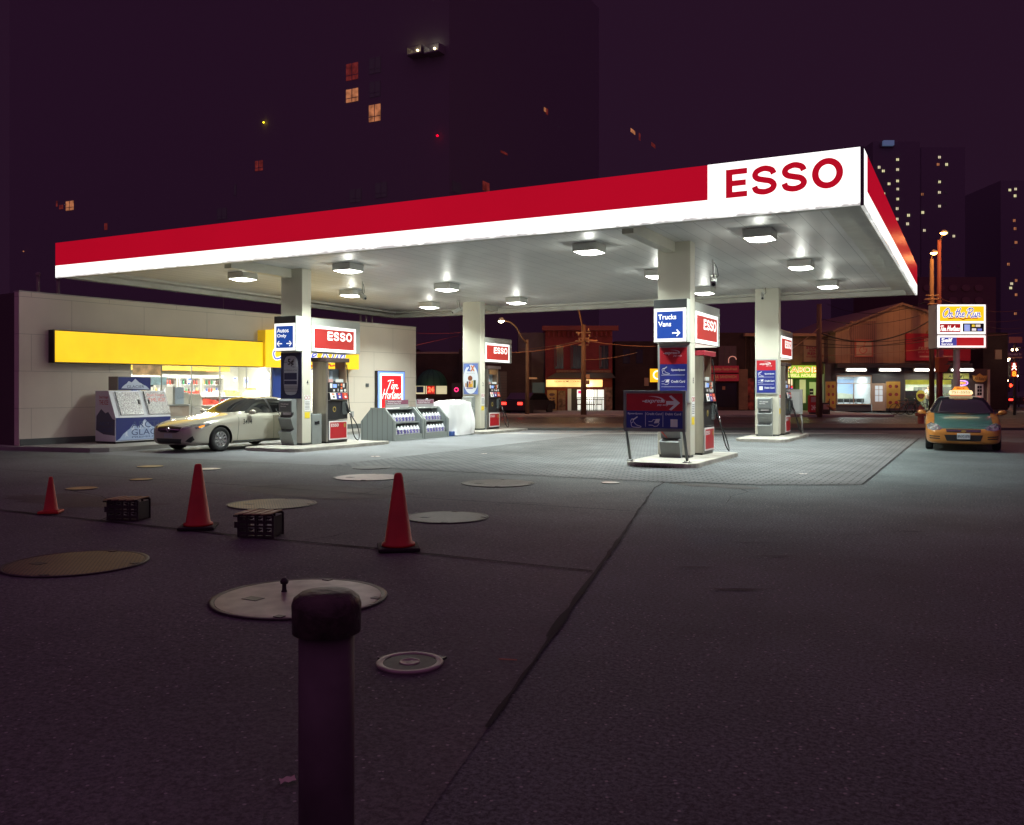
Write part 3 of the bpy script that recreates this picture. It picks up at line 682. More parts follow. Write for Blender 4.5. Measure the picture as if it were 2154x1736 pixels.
# pay panels
def swoosh(m, x0, z0, s, b):
    top = [(0, .0), (.3, .0), (.6, -.03), (.82, -.1), (.92, -.2), (.9, -.29), (.82, -.34)]
    bot = [(.74, -.3), (.78, -.2), (.7, -.12), (.5, -.06), (.25, -.02)]
    p = catmull(top, 3)+catmull(bot, 3)
    m.bm.faces.new([m.bm.verts.new((x0+a*s, b, z0+c*s)) for a, c in p])
def icons(m, kind, x, z, s, b):
    w_ = s*.06
    if kind == 0:
        m.ribbon(catmull([(x+.1*s, z+.8*s), (x-.05*s, z+.6*s), (x+.0*s, z+.4*s), (x+.2*s, z+.5*s), (x+.2*s, z+.75*s), (x+.1*s, z+.8*s)]), w_, b)
        m.ribbon([(x+.2*s, z+.7*s), (x+.62*s, z+.98*s)], w_*2, b)
        m.ribbon(catmull([(x+.0*s, z+.35*s), (x+.05*s, z+.08*s), (x+.3*s, z-.02*s), (x+.95*s, z-.02*s), (x+.95*s, z+.08*s), (x+.55*s, z+.2*s), (x+.3*s, z+.45*s)]), w_, b)
    elif kind == 1:
        m.ribbon([(x-.1*s, z+.55*s), (x+.2*s, z+.55*s), (x+.35*s, z+.75*s), (x+.7*s, z+.72*s)], w_, b)
        m.ribbon([(x-.1*s, z+.2*s), (x+.25*s, z+.2*s), (x+.45*s, z+.08*s), (x+.75*s, z+.12*s), (x+.95*s, z+.4*s)], w_, b)
        m.prism([(x+.4*s, z+.38*s), (x+.9*s, z+.42*s), (x+1.02*s, z+.82*s), (x+.62*s, z+.8*s)], b-.001, b, 'y')
    else:
        m.box(x+.15*s, x+.85*s, b-.001, b, z+.05*s, z+.8*s)
def paypanel(k, lb, y, x0, x1, z0, z1):
    t = T('pay_panel', lb, 'sign', ((x0+x1)/2, y, z0), 'W', 'express pay panels on the right columns')
    t.add('frame', MB().box(x0, x1, y-.03, y-.001, z0, z1, bev=.004), greyp)
    a, b, c, d = x0+.05, x1-.05, z0+.05, z1-.05; zm = c+(d-c)*.69; W = b-a
    t.box('red_face', redp, a, b, y-.034, y-.0305, zm, d); t.box('blue_face', bluep, a, b, y-.0345, y-.0305, c, zm-.001)
    m = MB(); swoosh(m, a+W*.36, d-.05, W*.42, y-.037); t.add('swoosh_mark', m, wink)
    for q in (.30, .62): t.box('divider_line', wink, a+W*.06, b-W*.08, y-.0375, y-.035, zm-(zm-c)*q-.004, zm-(zm-c)*q+.004)
    for i in range(3): m = MB(); icons(m, i, a+W*.1, zm-(zm-c)*(.27+.31*i), W*.26, y-.0375); t.add('icon', m, wink)
    t.text('-express', wink, a+W*.14, a+W*.66, d-.17, d-.1, y-.037, bold=.02, shear=.25)
    t.text('pay only', wink, a+W*.5, a+W*.82, d-.21, d-.165, y-.037, bold=.02, shear=.25)
    for i, s in enumerate(('Speedpass', 'Credit Card', 'Debit Card')):
        t.text(s, wink, a+W*.42, b-W*.07, zm-(zm-c)*(.2+.31*i), zm-(zm-c)*(.2+.31*i)+.06, y-.037, bold=.03)
xB, yB = cols['B']; xD, yD = cols['D']
paypanel('B', 'tall red and blue express pay panel in shade on the front right column', yB, xB-.76, xB-.02, 1.35, 2.66)
paypanel('D', 'bright red and blue express pay panel on the back right column', yD, xD-.76, xD-.04, 1.5, 2.68)
# free-standing sign on two leaning legs
t = T('island_sign', 'low express pay only sign with a white arrow on leaning legs', 'sign', (-6.0, 18.3, ZI), 'W')
x0, x1, z0, z1, y = -6.70, -5.33, .76, 1.63, 18.02
fm = M('worn_grey_frame', (.2, .21, .2), .45, .3, ns=4, na=.2)
m = MB().box(x0, x1, y, y+.09, z1-.06, z1, bev=.004).box(x0, x1, y, y+.09, z0, z0+.07, bev=.004).box(x0, x0+.06, y, y+.09, z0+.07, z1-.06).box(x1-.06, x1, y, y+.09, z0+.07, z1-.06)
t.add('frame', m, fm)
for xx in (x0+.05, x1-.05):
    m = MB().tube([(xx, y+.05, z0+.1), (xx, y+.05, z0+.02), (xx+.005, y+.28, ZI+.04)], .032, 12).box(xx-.07, xx+.08, y+.2, y+.35, ZI, ZI+.015)
    for dx in (-.05, .06): m.cyl((xx+dx, y+.27, ZI), (xx+dx, y+.27, ZI+.045), .012, n=6)
    t.add('leg', m, fm)
zm = z0+.07+(z1-z0-.13)*.5
t.box('red_face', redp, x0+.06, x1-.06, y+.02, y+.07, zm, z1-.06); t.box('blue_face', bluep, x0+.06, x1-.06, y+.019, y+.071, z0+.07, zm-.001)
m = MB(); swoosh(m, x0+.55, z1-.12, .38, y+.016); t.add('swoosh_mark', m, wink); m = MB()
A = x1-.42
m.prism([(A, zm+.13), (A, zm+.21), (A+.17, zm+.21), (A+.06, zm+.31), (A+.11, zm+.33), (A+.3, zm+.17), (A+.11, zm+.01), (A+.06, zm+.03), (A+.17, zm+.13)], y+.014, y+.016, 'y')
t.add('arrow', m, wink)
for q in (.345, .655): t.box('divider_line', wink, x0+.06+q*(x1-x0-.12)-.004, x0+.06+q*(x1-x0-.12)+.004, y+.014, y+.017, z0+.1, zm-.03)
for i in range(3): m = MB(); icons(m, i, x0+.17+i*.42, z0+.09, .22, y+.015); t.add('icon', m, wink)
t.text('-express', wink, x0+.42, x0+.93, zm+.15, zm+.235, y+.015, bold=.02, shear=.25); t.text('pay only', wink, x0+.75, x0+1.0, zm+.1, zm+.15, y+.015, bold=.02, shear=.25)
for i, s in enumerate(('Speedpass', 'Credit Card', 'Debit Card')): t.text(s, wink, x0+.09+i*.42, x0+.43+i*.42, zm-.09, zm-.04, y+.015, bold=.02)

# savings poster, coffee poster
xA, yA = cols['A']; xC, yC = cols['C']
posw = M('poster_pale', (.42, .45, .5), .4); posb = M('poster_navy', (.02, .025, .07), .4)
t = T('savings_poster', 'dark blue poster about 5 cents off on the front left column', 'poster', (xA-.4, yA, 1.46), 'W')
t.box('backing', posb, xA-.76, xA-.02, yA-.02, yA-.001, 1.4, 2.68)
m = MB(); m.prism([(xA-.39+.33*cos(a)*min(1, 1.15)*(abs(cos(a))**-.45 if abs(cos(a)) > .2 else 1)*.78, 2.05+.55*(1 if sin(a) > 0 else -1)*abs(sin(a))**.5) for a in [2*pi*k/40+.01 for k in range(40)]], yA-.024, yA-.021, 'y')
t.add('pale_field', m, posw)
t.text('5¢', bink, xA-.5, xA-.28, 2.3, 2.52, yA-.027, bold=.03); t.text('Save', bink, xA-.64, xA-.53, 2.4, 2.45, yA-.027); t.text('/litre', bink, xA-.34, xA-.22, 2.27, 2.31, yA-.027)
t.text('on 200 litres of fuel', bink, xA-.63, xA-.16, 2.18, 2.22, yA-.027)
t.box('card_picture', posb, xA-.63, xA-.17, yA-.028, yA-.0245, 1.93, 2.12); t.box('strip_picture', posb, xA-.63, xA-.17, yA-.028, yA-.0245, 1.8, 1.9)
m = MB()
for q in range(4): m.box(xA-.66, xA-.13, yA-.0275, yA-.0245, 1.6+q*.04, 1.61+q*.04)
t.add('small_print', m, bink)
t = T('reward_poster', 'white and blue poster with a big 2X on the back left column', 'poster', (xC-.4, yC, 1.46), 'W')
t.add('frame', MB().box(xC-.75, xC-.04, yC-.03, yC-.001, 1.44, 2.7, bev=.004), M('alu_frame', (.5, .5, .5), .35, .6))
t.box('blue_field', M('poster_blue', (.12, .19, .5), .4), xC-.71, xC-.08, yC-.034, yC-.0305, 1.48, 2.66)
m = MB(); m.prism([(xC-.395+.33*cos(2*pi*k/40), 2.05+.56*sin(2*pi*k/40)) for k in range(40)], yC-.037, yC-.0345, 'y'); t.add('white_field', m, M('poster_white', (.72, .76, .85), .4))
t.text('2', M('poster_mid_blue', (.06, .12, .45), .4), xC-.55, xC-.4, 2.36, 2.6, yC-.041, bold=.05); t.text('X', M('poster_orange', (.6, .15, .02), .4), xC-.4, xC-.22, 2.36, 2.58, yC-.041, bold=.05)
t.text('the points on snacks', bink, xC-.58, xC-.22, 2.27, 2.3, yC-.041)
m = MB(); m.prism([(xC-.42+.1*cos(2*pi*k/20), 2.09+.1*sin(2*pi*k/20)) for k in range(20)], yC-.04, yC-.0375, 'y'); t.add('round_badge', m, M('badge_brown', (.18, .05, .02), .4))
for i, (a, b, c, d, cl) in enumerate([(-.63, -.58, 1.76, 1.9, (.5, .2, .02)), (-.57, -.5, 1.74, 1.97, (.05, .05, .1)), (-.49, -.36, 1.74, 1.88, (.6, .3, .02)), (-.47, -.4, 1.88, 1.97, (.5, .05, .02)), (-.36, -.3, 1.75, 2.0, (.7, .4, .05)), (-.27, -.17, 1.72, 2.02, (.03, .06, .02)), (-.58, -.3, 1.69, 1.72, (.1, .05, .3))]):
    t.box('product_picture', M(f'print_{i}', cl, .5), xC+a, xC+b, yC-.042, yC-.0385, c, d)

# windshield service units
um = M('service_unit_grey', (.2, .215, .21), .5, ns=3, na=.12)
def unit(x, y, lb):
    t = T('windshield_unit', lb, 'wash station', (x, y, ZI), 'W', 'windshield wash stations on the columns')
    prof = [(0, 0), (-.1, 0), (-.25, .36), (-.235, .38), (-.12, .44), (-.25, .75), (-.235, .77), (-.13, .83), (-.13, .92), (-.22, .92), (-.22, 1.24), (-.19, 1.29), (0, 1.29)]
    m = MB().prism([(y+a, ZI+b) for a, b in prof], x, x+.46, 'x')
    t.add('shell', m, um)
    for zz in (.375, .765):
        m = MB().prism([(y-.232, ZI+zz+.008), (y-.13, ZI+zz+.062), (y-.13, ZI+zz+.066), (y-.232, ZI+zz+.012)], x+.04, x+.42, 'x')
        t.add('pocket_opening', m, blackp)
    t.box('towel_slot', white, x+.1, x+.36, y-.16, y-.131, ZI+.84, ZI+.91)
    t.add('lid_panel', MB().box(x+.03, x+.43, y-.228, y-.2205, ZI+.95, ZI+1.23, bev=.003), M('unit_panel', (.12, .13, .13), .5))
    t.text('Windshield', wink, x+.07, x+.35, ZI+1.13, ZI+1.17, y-.231, bold=.02); t.text('Service', wink, x+.07, x+.26, ZI+1.07, ZI+1.11, y-.231, bold=.02)
unit(xA-.65, yA, 'grey windshield wash unit in shade below the 5 cent poster')
unit(xB-.65, yB, 'grey windshield wash unit behind the low express sign')
unit(xD-.65, yD, 'lit grey windshield wash unit below the bright express panel')
t = T('windshield_unit', 'grey wash unit half hidden behind the white cover', 'wash station', (xC-.7, yC, ZI), 'W', 'windshield wash stations on the columns')
t.add('shell', MB().prism([(yC, ZI), (yC-.12, ZI), (yC-.24, ZI+.4), (yC-.13, ZI+.5), (yC-.24, ZI+.8), (yC-.13, ZI+.9), (yC-.22, ZI+.95), (yC-.22, ZI+1.25), (yC, ZI+1.3)], xC-.68, xC-.22, 'x'), um)
t.box('lid_panel', M('unit_panel_light', (.4, .42, .4), .5), xC-.65, xC-.25, yC-.228, yC-.221, ZI+.98, ZI+1.22)
x, y = xB-.58, yB-.2
t = T('squeegee', 'red handled squeegee leaning out of the wash unit', 'squeegee', (x, y, .6)); t.add('handle', MB().tube([(x+.1, y, .55), (x-.22, y-.12, .93)], .012), M('red_handle', (.5, .06, .04), .4)); t.add('grip', MB().tube([(x-.2, y-.115, .905), (x-.24, y-.13, .955)], .017), rink)
x, y = xA-.6, yA-.2
t = T('squeegee', 'dark squeegee handle in the left wash unit', 'squeegee', (x, y, .8)); t.add('handle', MB().tube([(x+.08, y, .85), (x-.1, y-.08, 1.1)], .013), blackp); t.add('grip', MB().tube([(x-.08, y-.07, 1.07), (x-.115, y-.085, 1.12)], .018), blackp)
# litter bins by the pumps
for k, lb in (('A', 'grey litter bin with black bag between left column and pump'), ('C', 'dark litter bin beside the back left pump')):
    x, y = cols[k]
    t = T('litter_bin', lb, 'bin', (x-.2, y+.6, ZI), 'W', 'litter bins on the islands')
    t.add('bin_body', MB().box(x-.48, x-.02, y+.44, y+.86, ZI, ZI+.86, bev=.015), um)
    m = MB().grid(lambda i, j: Vector((x-.25+.27*cos(2*pi*i)*(abs(cos(2*pi*i))+.001)**-.3*.9, y+.65+.24*sin(2*pi*i)*(abs(sin(2*pi*i))+.001)**-.3*.9, ZI+.56+.09*j+.01*sin(i*50))), 36, 2); t.add('bag_rim', m, M('black_bag', (.015, .015, .018), .25))

# ================= PUMPS =================
pan = M('pump_black', (.02, .02, .022), .35); copperm = M('warm_steel', (.5, .34, .24), .3, .8)
def pump(header, lb, o):
    t = T('fuel_pump', lb, 'fuel pump', (0, 0, 0), 'E', 'fuel pumps on the islands')
    B = t.box
    t.add('plinth', MB().box(.02, .98, .03, .5, 0, .05), blackp)
    t.add('end_panel', MB().box(0, .07, .0, .52, .05, 2.36, bev=.006), steel)
    t.add('end_panel', MB().box(.93, 1.0, .08, .44, 1.62, 2.36, bev=.004), copperm)
    t.add('upright', MB().box(.07, .12, .02, .1, 1.62, 2.36), copperm); t.box('rear_upright', copperm, .07, .12, .42, .5, 1.62, 2.36)
    t.add('lower_cabinet', MB().box(.07, .98, .01, .5, .05, .66, bev=.01), pan)
    rf = t.box('advert_frame', white, .12, .95, -.006, .009, .09, .64); t.box('red_face', redp, .16, .91, -.01, -.0065, .13, .6, parent=rf)
    t.add('lettering', esso_bm(esso_spans(.2, .54), .47, .56, -.013), wink, rf)
    t.add('tiger_sticker', MB().prism([(.82+.045*cos(q*pi/8), .5+.065*sin(q*pi/8)) for q in range(16)], -.013, -.0105, 'y'), M('gold_print', (.35, .25, .05), .5), rf)
    t.add('middle_cabinet', MB().box(.07, .97, .0, .5, .68, 1.24, bev=.012), pan)
    t.add('round_sticker', MB().prism([(.36+.07*cos(q*pi/10), .98+.08*sin(q*pi/10)) for q in range(20)], -.004, -.0005, 'y'), M('gold_print', (.35, .25, .05), .5))
    t.add('round_sticker', MB().prism([(.36+.045*cos(q*pi/10), .98+.05*sin(q*pi/10)) for q in range(20)], -.006, -.0045, 'y'), bink)
    t.add('grade_panel', MB().prism([(.0, 1.25), (-.05, 1.27), (-.01, 1.46), (.4, 1.46), (.4, 1.25)], .12, .95, 'x'), pan)
    for i, (mt, nme) in enumerate(((white, 'white'), (bluep, 'blue'), (M('grade_red', (.5, .03, .02), .4), 'red'))):
        a = .14+i*.27
        gp = t.add('grade_button', MB().prism([(-.055, 1.27), (-.058, 1.272), (-.018, 1.455), (-.015, 1.455)], a, a+.26, 'x'), mt)
        t.add('button_square', MB().prism([(-.052, 1.31), (-.056, 1.312), (-.04, 1.37), (-.038, 1.37)], a+.1, a+.18, 'x'), dkgrey if i == 0 else white, gp)
        t.add('price_label', MB().prism([(-.034, 1.4), (-.037, 1.402), (-.028, 1.44), (-.026, 1.44)], a+.08, a+.18, 'x'), M('orange_led', (.7, .15, .05), .4, es=.4), gp)
    t.add('upper_cabinet', MB().box(.07, .96, .02, .5, 1.47, 1.76, bev=.01).box(.08, .95, .4, .5, 1.76, 1.9), pan)
    cp = t.add('control_panel', MB().box(.1, .94, .008, .0195, 1.48, 1.75), pan)
    for nme, mt, a, b, c, d in (('keypad', white, .17, .27, 1.6, 1.73), ('screen', M('pump_screen', (.2, .3, .7), .2, es=.8, ecol=(.25, .4, .9)), .31, .47, 1.61, 1.71), ('card_slot', greyp, .52, .58, 1.66, 1.72), ('price_display', M('orange_led', (.7, .15, .05), .4), .66, .73, 1.66, 1.73), ('price_display', M('orange_led', (.7, .15, .05), .4), .66, .73, 1.57, 1.63), ('label', white, .76, .83, 1.62, 1.73), ('label', white, .64, .74, 1.49, 1.55), ('label', white, .32, .38, 1.5, 1.56), ('label', white, .52, .55, 1.5, 1.58)):
        t.box(nme, mt, a, b, .001, .0075, c, d, parent=cp)
    t.add('round_label', MB().prism([(.86+.045*cos(q*pi/8), 1.53+.045*sin(q*pi/8)) for q in range(16)], .002, .0075, 'y'), white, cp)
    t.box('glass_board', M('pump_board', (.3, .38, .42), .3), .12, .93, .3, .32, 1.8, 2.16)
    t.box('advert_card', white, .13, .45, .27, .295, 1.86, 2.12); t.box('advert_card', M('pale_card', (.5, .6, .7), .4), .5, .62, .27, .295, 1.86, 2.1)
    t.box('sticker_card', M('card_pink', (.6, .35, .33), .5), .13, .42, .1, .12, 1.77, 1.86); t.box('sticker_card', white, .55, .9, .1, .12, 1.77, 1.86)
    for a in (.2, .28): t.add('print_spot', MB().prism([(a+.03*cos(q*pi/6), 1.98+.03*sin(q*pi/6)) for q in range(12)], .262, .269, 'y'), M('print_violet', (.3, .1, .3), .5))
    t.add('header', MB().box(-.03, 1.03, -.03, .55, 2.36, 2.48, bev=.012), header)
    # nozzle and hose
    t.box('nozzle_boot', dkgrey, .72, .94, -.03, -.001, .82, 1.2)
    t.add('nozzle', MB().tube([(.84, -.06, 1.18), (.86, -.08, 1.02), (.88, -.12, .86)], .035).tube([(.84, -.05, 1.0), (.8, -.09, .95), (.84, -.12, .88)], .014), blackp)
    t.add('hose', MB().tube(catmull([(.9, -.14, .84), (.9, -.2, .6), (.88, -.3, .22), (1.0, -.36, .06), (1.15, -.3, .2), (1.16, -.2, .5), (1.02, -.08, .85), (.99, -.02, 1.3), (.985, .0, 1.9), (.99, .05, 2.3)], 6), .016), rubber)
    t.add('hose_swivel', MB().cyl((.89, -.14, .9), (.905, -.17, .76), .024), chrome)
    t.o = Vector(o); t.e.location = Matrix.Rotation(t.a, 3, 'Z') @ t.o
    return t
p1 = pump(M('brown_header', (.09, .06, .055), .4), 'fuel pump with a brown top on the front left island', (yA+1.0, -xA-.03, ZI))
pump(M('red_header', (.4, .03, .05), .4), 'fuel pump with a red top on the front right island', (yB+.98, -xB-.03, ZI))
p1.copy('fuel pump with dark top on the back left island', (yC+.55, -xC-.03, ZI))
p1.copy('fuel pump seen edge-on behind the back right column', (yD+.98, -xD-.03, ZI))
# leaning sign back on the far right island
t = T('island_sign', 'grey back of a low sign on a leaning leg, back right island', 'sign', (-5.4, 31.9, ZI), 'W')
t.add('back_panel', MB().box(-6.7, -5.28, 32.0, 32.06, .8, 1.66, bev=.005), greyp); t.box('inner_panel', M('pale_panel', (.42, .43, .42), .5), -6.6, -5.38, 31.993, 31.9995, .88, 1.58)
for xx in (-5.33, -6.65): t.add('leg', MB().tube([(xx, 32.05, .85), (xx+.01, 32.28, ZI)], .03, 10), greyp)

# ================= washer fluid racks, covered goods =================
rackm = M('rack_grey_boards', (.2, .23, .23), .55)
ns_, ln_, b_ = nodes(rackm)
tc = ns_.new('ShaderNodeTexCoord'); wv = ns_.new('ShaderNodeTexWave'); wv.inputs['Scale'].default_value = 1.6; wv.inputs['Distortion'].default_value = 0
ln_.new(tc.outputs['Object'], wv.inputs['Vector']); mr = ns_.new('ShaderNodeMapRange'); mr.inputs[1].default_value = 0; mr.inputs[2].default_value = .08; mr.inputs[3].default_value = .55; mr.inputs[4].default_value = 1; ln_.new(wv.outputs[1], mr.inputs[0])
vv = ns_.new('ShaderNodeVectorMath'); vv.operation = 'SCALE'; vv.inputs[0].default_value = (.2, .23, .23); ln_.new(mr.outputs[0], vv.inputs['Scale']); ln_.new(vv.outputs[0], b_.inputs['Base Color'])
rackp = M('rack_grey', (.22, .24, .23), .55)
def rack(y0, y1, lb, txt):
    xl, xr = -17.62, -16.3; t = T('goods_rack', lb, 'display rack', ((xl+xr)/2, (y0+y1)/2, 0), 'W', 'plastic goods racks')
    prof = [(xl, 0), (xr, 0), (xr, .62), (xr-.4, 1.04), (xl+.4, 1.04), (xl, .62)]
    for ya in (y0, y1-.05): t.add('end_panel', MB().prism(prof, ya, ya+.05, 'y'), rackm)
    for ya in (y0, y1-.05):
        m = MB()
        rim = [(xr+.01, .0), (xr+.01, .64), (xr-.39, 1.06)]
        m.prism([(xr-.02, 0), (xr+.03, 0), (xr+.03, .64), (xr-.38, 1.07), (xl+.38, 1.07), (xl+.4, 1.03), (xr-.41, 1.03), (xr-.02, .62)], ya-.01, ya+.06, 'y')
        t.add('edge_rim', m, rackp)
    for zz, dx in ((.2, 0), (.6, .14)):
        t.box('shelf', rackp, xl+.02+dx, xr-.01-dx, y0+.06, y1-.06, zz-.04, zz)
    t.box('front_board', rackp, xr-.05, xr-.005, y0+.06, y1-.06, .04, .16); t.box('base_bar', rackp, xr-.03, xr+.02, y0+.06, y1-.06, .0, .035)
    t.box('core_panel', dkgrey, -17.0, -16.96, y0+.06, y1-.06, .2, 1.0)
    t.box('top_board', rackp, xl+.42, xr-.42, y0+.06, y1-.06, 1.0, 1.03)
    # header card (E frame inside the W thing: text faces the forecourt)
    t.box('header_card', M('card_grey', (.35, .34, .34), .5), -16.74, -16.7, y0+.12, y1-.3, 1.06, 1.32)
    t.box('header_band', M('card_maroon', (.2, .06, .1), .5), -16.699, -16.694, y0+.14, y1-.32, 1.17, 1.31)
    e = T.__new__(T); e.o = Vector((y0, 16.7, 0)); e.a = pi/2; e.e = t.e
    for s, a, z in (('Available at Island', .2, 1.25), ('Windshield Washer Fluid', .17, 1.19)):
        bm = text_bm(s, .02, 0, y0+a, y0+a+.75, z, z+.04, 16.69)
        bmesh.ops.rotate(bm, verts=bm.verts, cent=(0, 0, 0), matrix=Matrix.Rotation(pi/2, 3, 'Z'))
        mm = MB(); mm.bm.free(); mm.bm = bm; t.add('lettering', mm, wink)
rack(23.1, 24.78, 'grey plastic rack of jugs, the one nearer the left pump', '')
rack(24.85, 26.35, 'grey plastic rack of jugs beside the white cover', '')
jw = M('jug_white', (.75, .76, .8), .4); jl = M('jug_label_violet', (.16, .13, .42), .5)
jp = T('washer_jug', 'x', 'jug', (0, 0, 0), 'E', 'washer fluid jugs on the racks')
jp.add('bottle', MB().box(-.075, .075, -.06, .06, 0, .17, bev=.015).lathe([(.07, .165), (.062, .2), (.03, .24), (.022, .26)], n=12).tube([(-.03, 0, .25), (.01, -.0, .26), (.055, 0, .235), (.065, 0, .18)], .012, 6), jw)
jp.add('cap', MB().cyl((0, 0, .258), (0, 0, .278), .022), M('jug_cap', (.7, .7, .72), .4))
jp.add('label_wrap', MB().box(-.077, .077, -.063, .063, .02, .155, bev=.012), jl)
jp.add('label_flash', MB().prism([(-.06, .12), (.02, .15), (.06, .145), (-.03, .09)], -.0655, -.0635, 'y').box(-.02, .05, -.0655, -.0635, .04, .09), M('jug_label_pale', (.6, .58, .5), .5))
n = 0; rows = ['first', 'second', 'third', 'fourth', 'fifth', 'sixth', 'seventh', 'eighth']
for rk, ys, ye, rn in ((0, 23.22, 24.66, 'nearer rack'), (1, 24.97, 26.23, 'farther rack')):
    for zz, xf, rname in ((.2, -16.42, 'bottom shelf'), (.6, -16.6, 'top shelf')):
        cnt = 8 if rk == 0 else 7
        for i in range(cnt):
            y = ys+.08+(ye-ys-.16)*i/(cnt-1)+random.uniform(-.01, .01)
            lb = f'violet labelled washer jug, {rname} of the {rn}, {rows[i]} from near end'
            j = jp if n == 0 else jp.copy(lb, (y, -xf, zz)); n += 1
            j.o = Vector((y, -xf, zz)); j.e['label'] = lb; j.e.location = Matrix.Rotation(pi/2, 3, 'Z') @ j.o
            j.e.rotation_euler.z = pi/2+random.uniform(-.15, .15)
# white cover thrown over stacked goods
from mathutils import noise as _n
def cover(i, j):
    a = 2*pi*i; cx, cy = -16.98, 27.5; rx, ry = .62, .98; ca, sa = cos(a), sin(a); p = .6
    bx_ = rx*(1 if ca > 0 else -1)*abs(ca)**p; by_ = ry*(1 if sa > 0 else -1)*abs(sa)**p
    def top(x, y): return 1.2+.1*math.exp(-((y-.25)/.45)**2)-.1*abs(x)
    if j < .4: r = j/.4; z = top(bx_*r, by_*r)-.03*r**6
    else: f = (j-.4)/.6; r = 1+.1*f+.03*sin(f*3); z = (top(bx_, by_)-.03)*(1-f)+.02
    x, y = bx_*r, by_*r
    k = max(0, j-.3)/.7
    n1 = _n.noise(Vector((ca*2.6, sa*2.6, z*1.3)))*.12*k+_n.noise(Vector((x*3.5, y*3.5, z*1.2)))*.05+_n.noise(Vector((x*8, y*8, z*2)))*.022+.02*k*sin(a*11+_n.noise(Vector((x, y, z)))*4)
    dn = Vector((ca*abs(ca)**.3, sa*abs(sa)**.3, .5 if j < .4 else .1))
    q_ = Vector((cx+x, cy+y, z))+dn*n1
    if j > .93: q_.z += .1*max(0, _n.noise(Vector((ca*2, sa*2, 9))))
    q_.z = max(.012, q_.z); return q_
m = MB().grid(cover, 140, 60)
for v in m.bm.verts: pass
bmesh.ops.remove_doubles(m.bm, verts=m.bm.verts, dist=.0005)
t = T('plastic_cover', 'crumpled white plastic sheet draped over stacked goods', 'sheet', (-16.98, 27.55, .01)); t.add('sheet', m, M('white_sheet', (.78, .78, .78), .4, bs=6, ba=.45))
single('blue_container', MB().box(-16.5, -16.24, 26.5, 26.72, .01, .18, bev=.03), M('blue_plastic', (.04, .09, .3), .4), 'blue tub peeping out under the white sheet', 'tub')
t = T('washing_trolley', 'peaked white sheet behind the second rack', 'sheet', (-17.4, 26.6, 0)); t.add('sheet', MB().lathe([(.42, .02), (.4, .5), (.36, .9), (.2, 1.2), (.02, 1.33), (0, 1.33)], (-17.45, 26.75, .0), 14), M('white_sheet', (.78, .78, .78), .5))
# weeds at the island kerb
m = MB()
for k in range(260):
    bx_ = -5.95+random.gauss(0, .22); by_ = 17.9+random.uniform(-.05, .04); h = random.uniform(.03, .09); a = random.uniform(-.5, .5)
    p = [(bx_-.003, by_, .01), (bx_+.003, by_, .01), (bx_+a*h, by_+random.uniform(-.03, .01), .01+h)]
    m.bm.faces.new([m.bm.verts.new(q) for q in p])
g = link('weeds', m.mesh('weeds'), M('weed_green', (.06, .09, .03), .7)); g['kind'] = 'stuff'
g['label'] = 'tuft of weeds at the kerb of the right pump island'

# ================= SHOP =================
PL, PR = Vector((-23.05, 15.08)), Vector((-21.27, 31.75)); AS = math.atan2((PR-PL).y, (PR-PL).x)
def fr2(p): return (p.x*cos(AS)+p.y*sin(AS), -p.x*sin(AS)+p.y*cos(AS))
aL, bW = fr2(PL); aR, _ = fr2(PR)
def WP(u, v, b=None):      # where the line of sight through a mark meets the shop front
    b = bW if b is None else b
    a, c = (u-1077)/1855, (820-v)/1855; d = Vector((a*CT-STH, a*STH+CT)); da, db = fr2(d); k = b/db
    return da*k, EYE+c*k
wallm = brickmat('shop_wall_panels', (.72, .65, .55), (.70, .635, .54), (.48, .43, .36), 1, 2.3, 1.02, .008, 'xz', .5, .06, .15)
shop = T('shop_building', 'beige panelled shop with a lit interior on the left', 'shop', ((aL+aR)/2, bW, .12), AS)
ax = lambda u: WP(u, 820)[0]
wa, wb, wc, wd = ax(274), ax(573), ax(577), ax(668)     # window and door openings
zt = 4.33
m = MB()
m.box(aL, wa, bW, bW+.25, .12, zt); m.box(wa, wd, bW, bW+.25, 2.55, zt); m.box(wd, aR, bW, bW+.25, .12, zt)
m.box(wa, wb, bW, bW+.25, .12, .75)
shop.add('front_wall', m, wallm)
shop.box('plinth', dkgrey, aL+.02, wa, bW-.02, bW-.001, .12, .3); shop.box('plinth', dkgrey, wd, aR, bW-.02, bW-.001, .12, .3)
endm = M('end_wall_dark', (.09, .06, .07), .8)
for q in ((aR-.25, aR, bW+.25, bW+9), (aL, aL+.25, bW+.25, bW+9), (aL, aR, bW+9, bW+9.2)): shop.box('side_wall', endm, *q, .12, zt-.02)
shop.box('roof', dkgrey, aL+.05, aR-.05, bW+.26, bW+9, 4.0, 4.1); shop.box('coping', M('coping', (.4, .38, .35), .5), aL-.01, aR+.01, bW-.015, bW+.27, zt, zt+.03)
inw = M('interior_white', (.8, .8, .74), .7); inf = M('interior_floor', (.45, .43, .38), .3)
m = MB(); m.box(wa-1.6, wd+2, bW+7, bW+7.1, .12, 3); m.box(wa-1.7, wa-1.6, bW+.26, bW+7, .12, 3); m.box(wd+2, wd+2.1, bW+.26, bW+7, .12, 3)
shop.add('inner_wall', m, inw)
shop.box('inner_ceiling', inw, wa-1.6, wd+2, bW+.26, bW+7, 2.9, 3.0); shop.box('inner_floor', inf, wa-1.6, wd+2, bW+.0, bW+7, .1, .14)
shop.box('yellow_bulkhead', M('bulkhead_yellow', (.75, .5, .08), .6), wa, wd+1, bW+6.3, bW+6.999, 2.42, 2.7)
fixm = M('ceiling_tube', (.9, .9, .9), .4, es=5, ecol=(1, .98, .86))
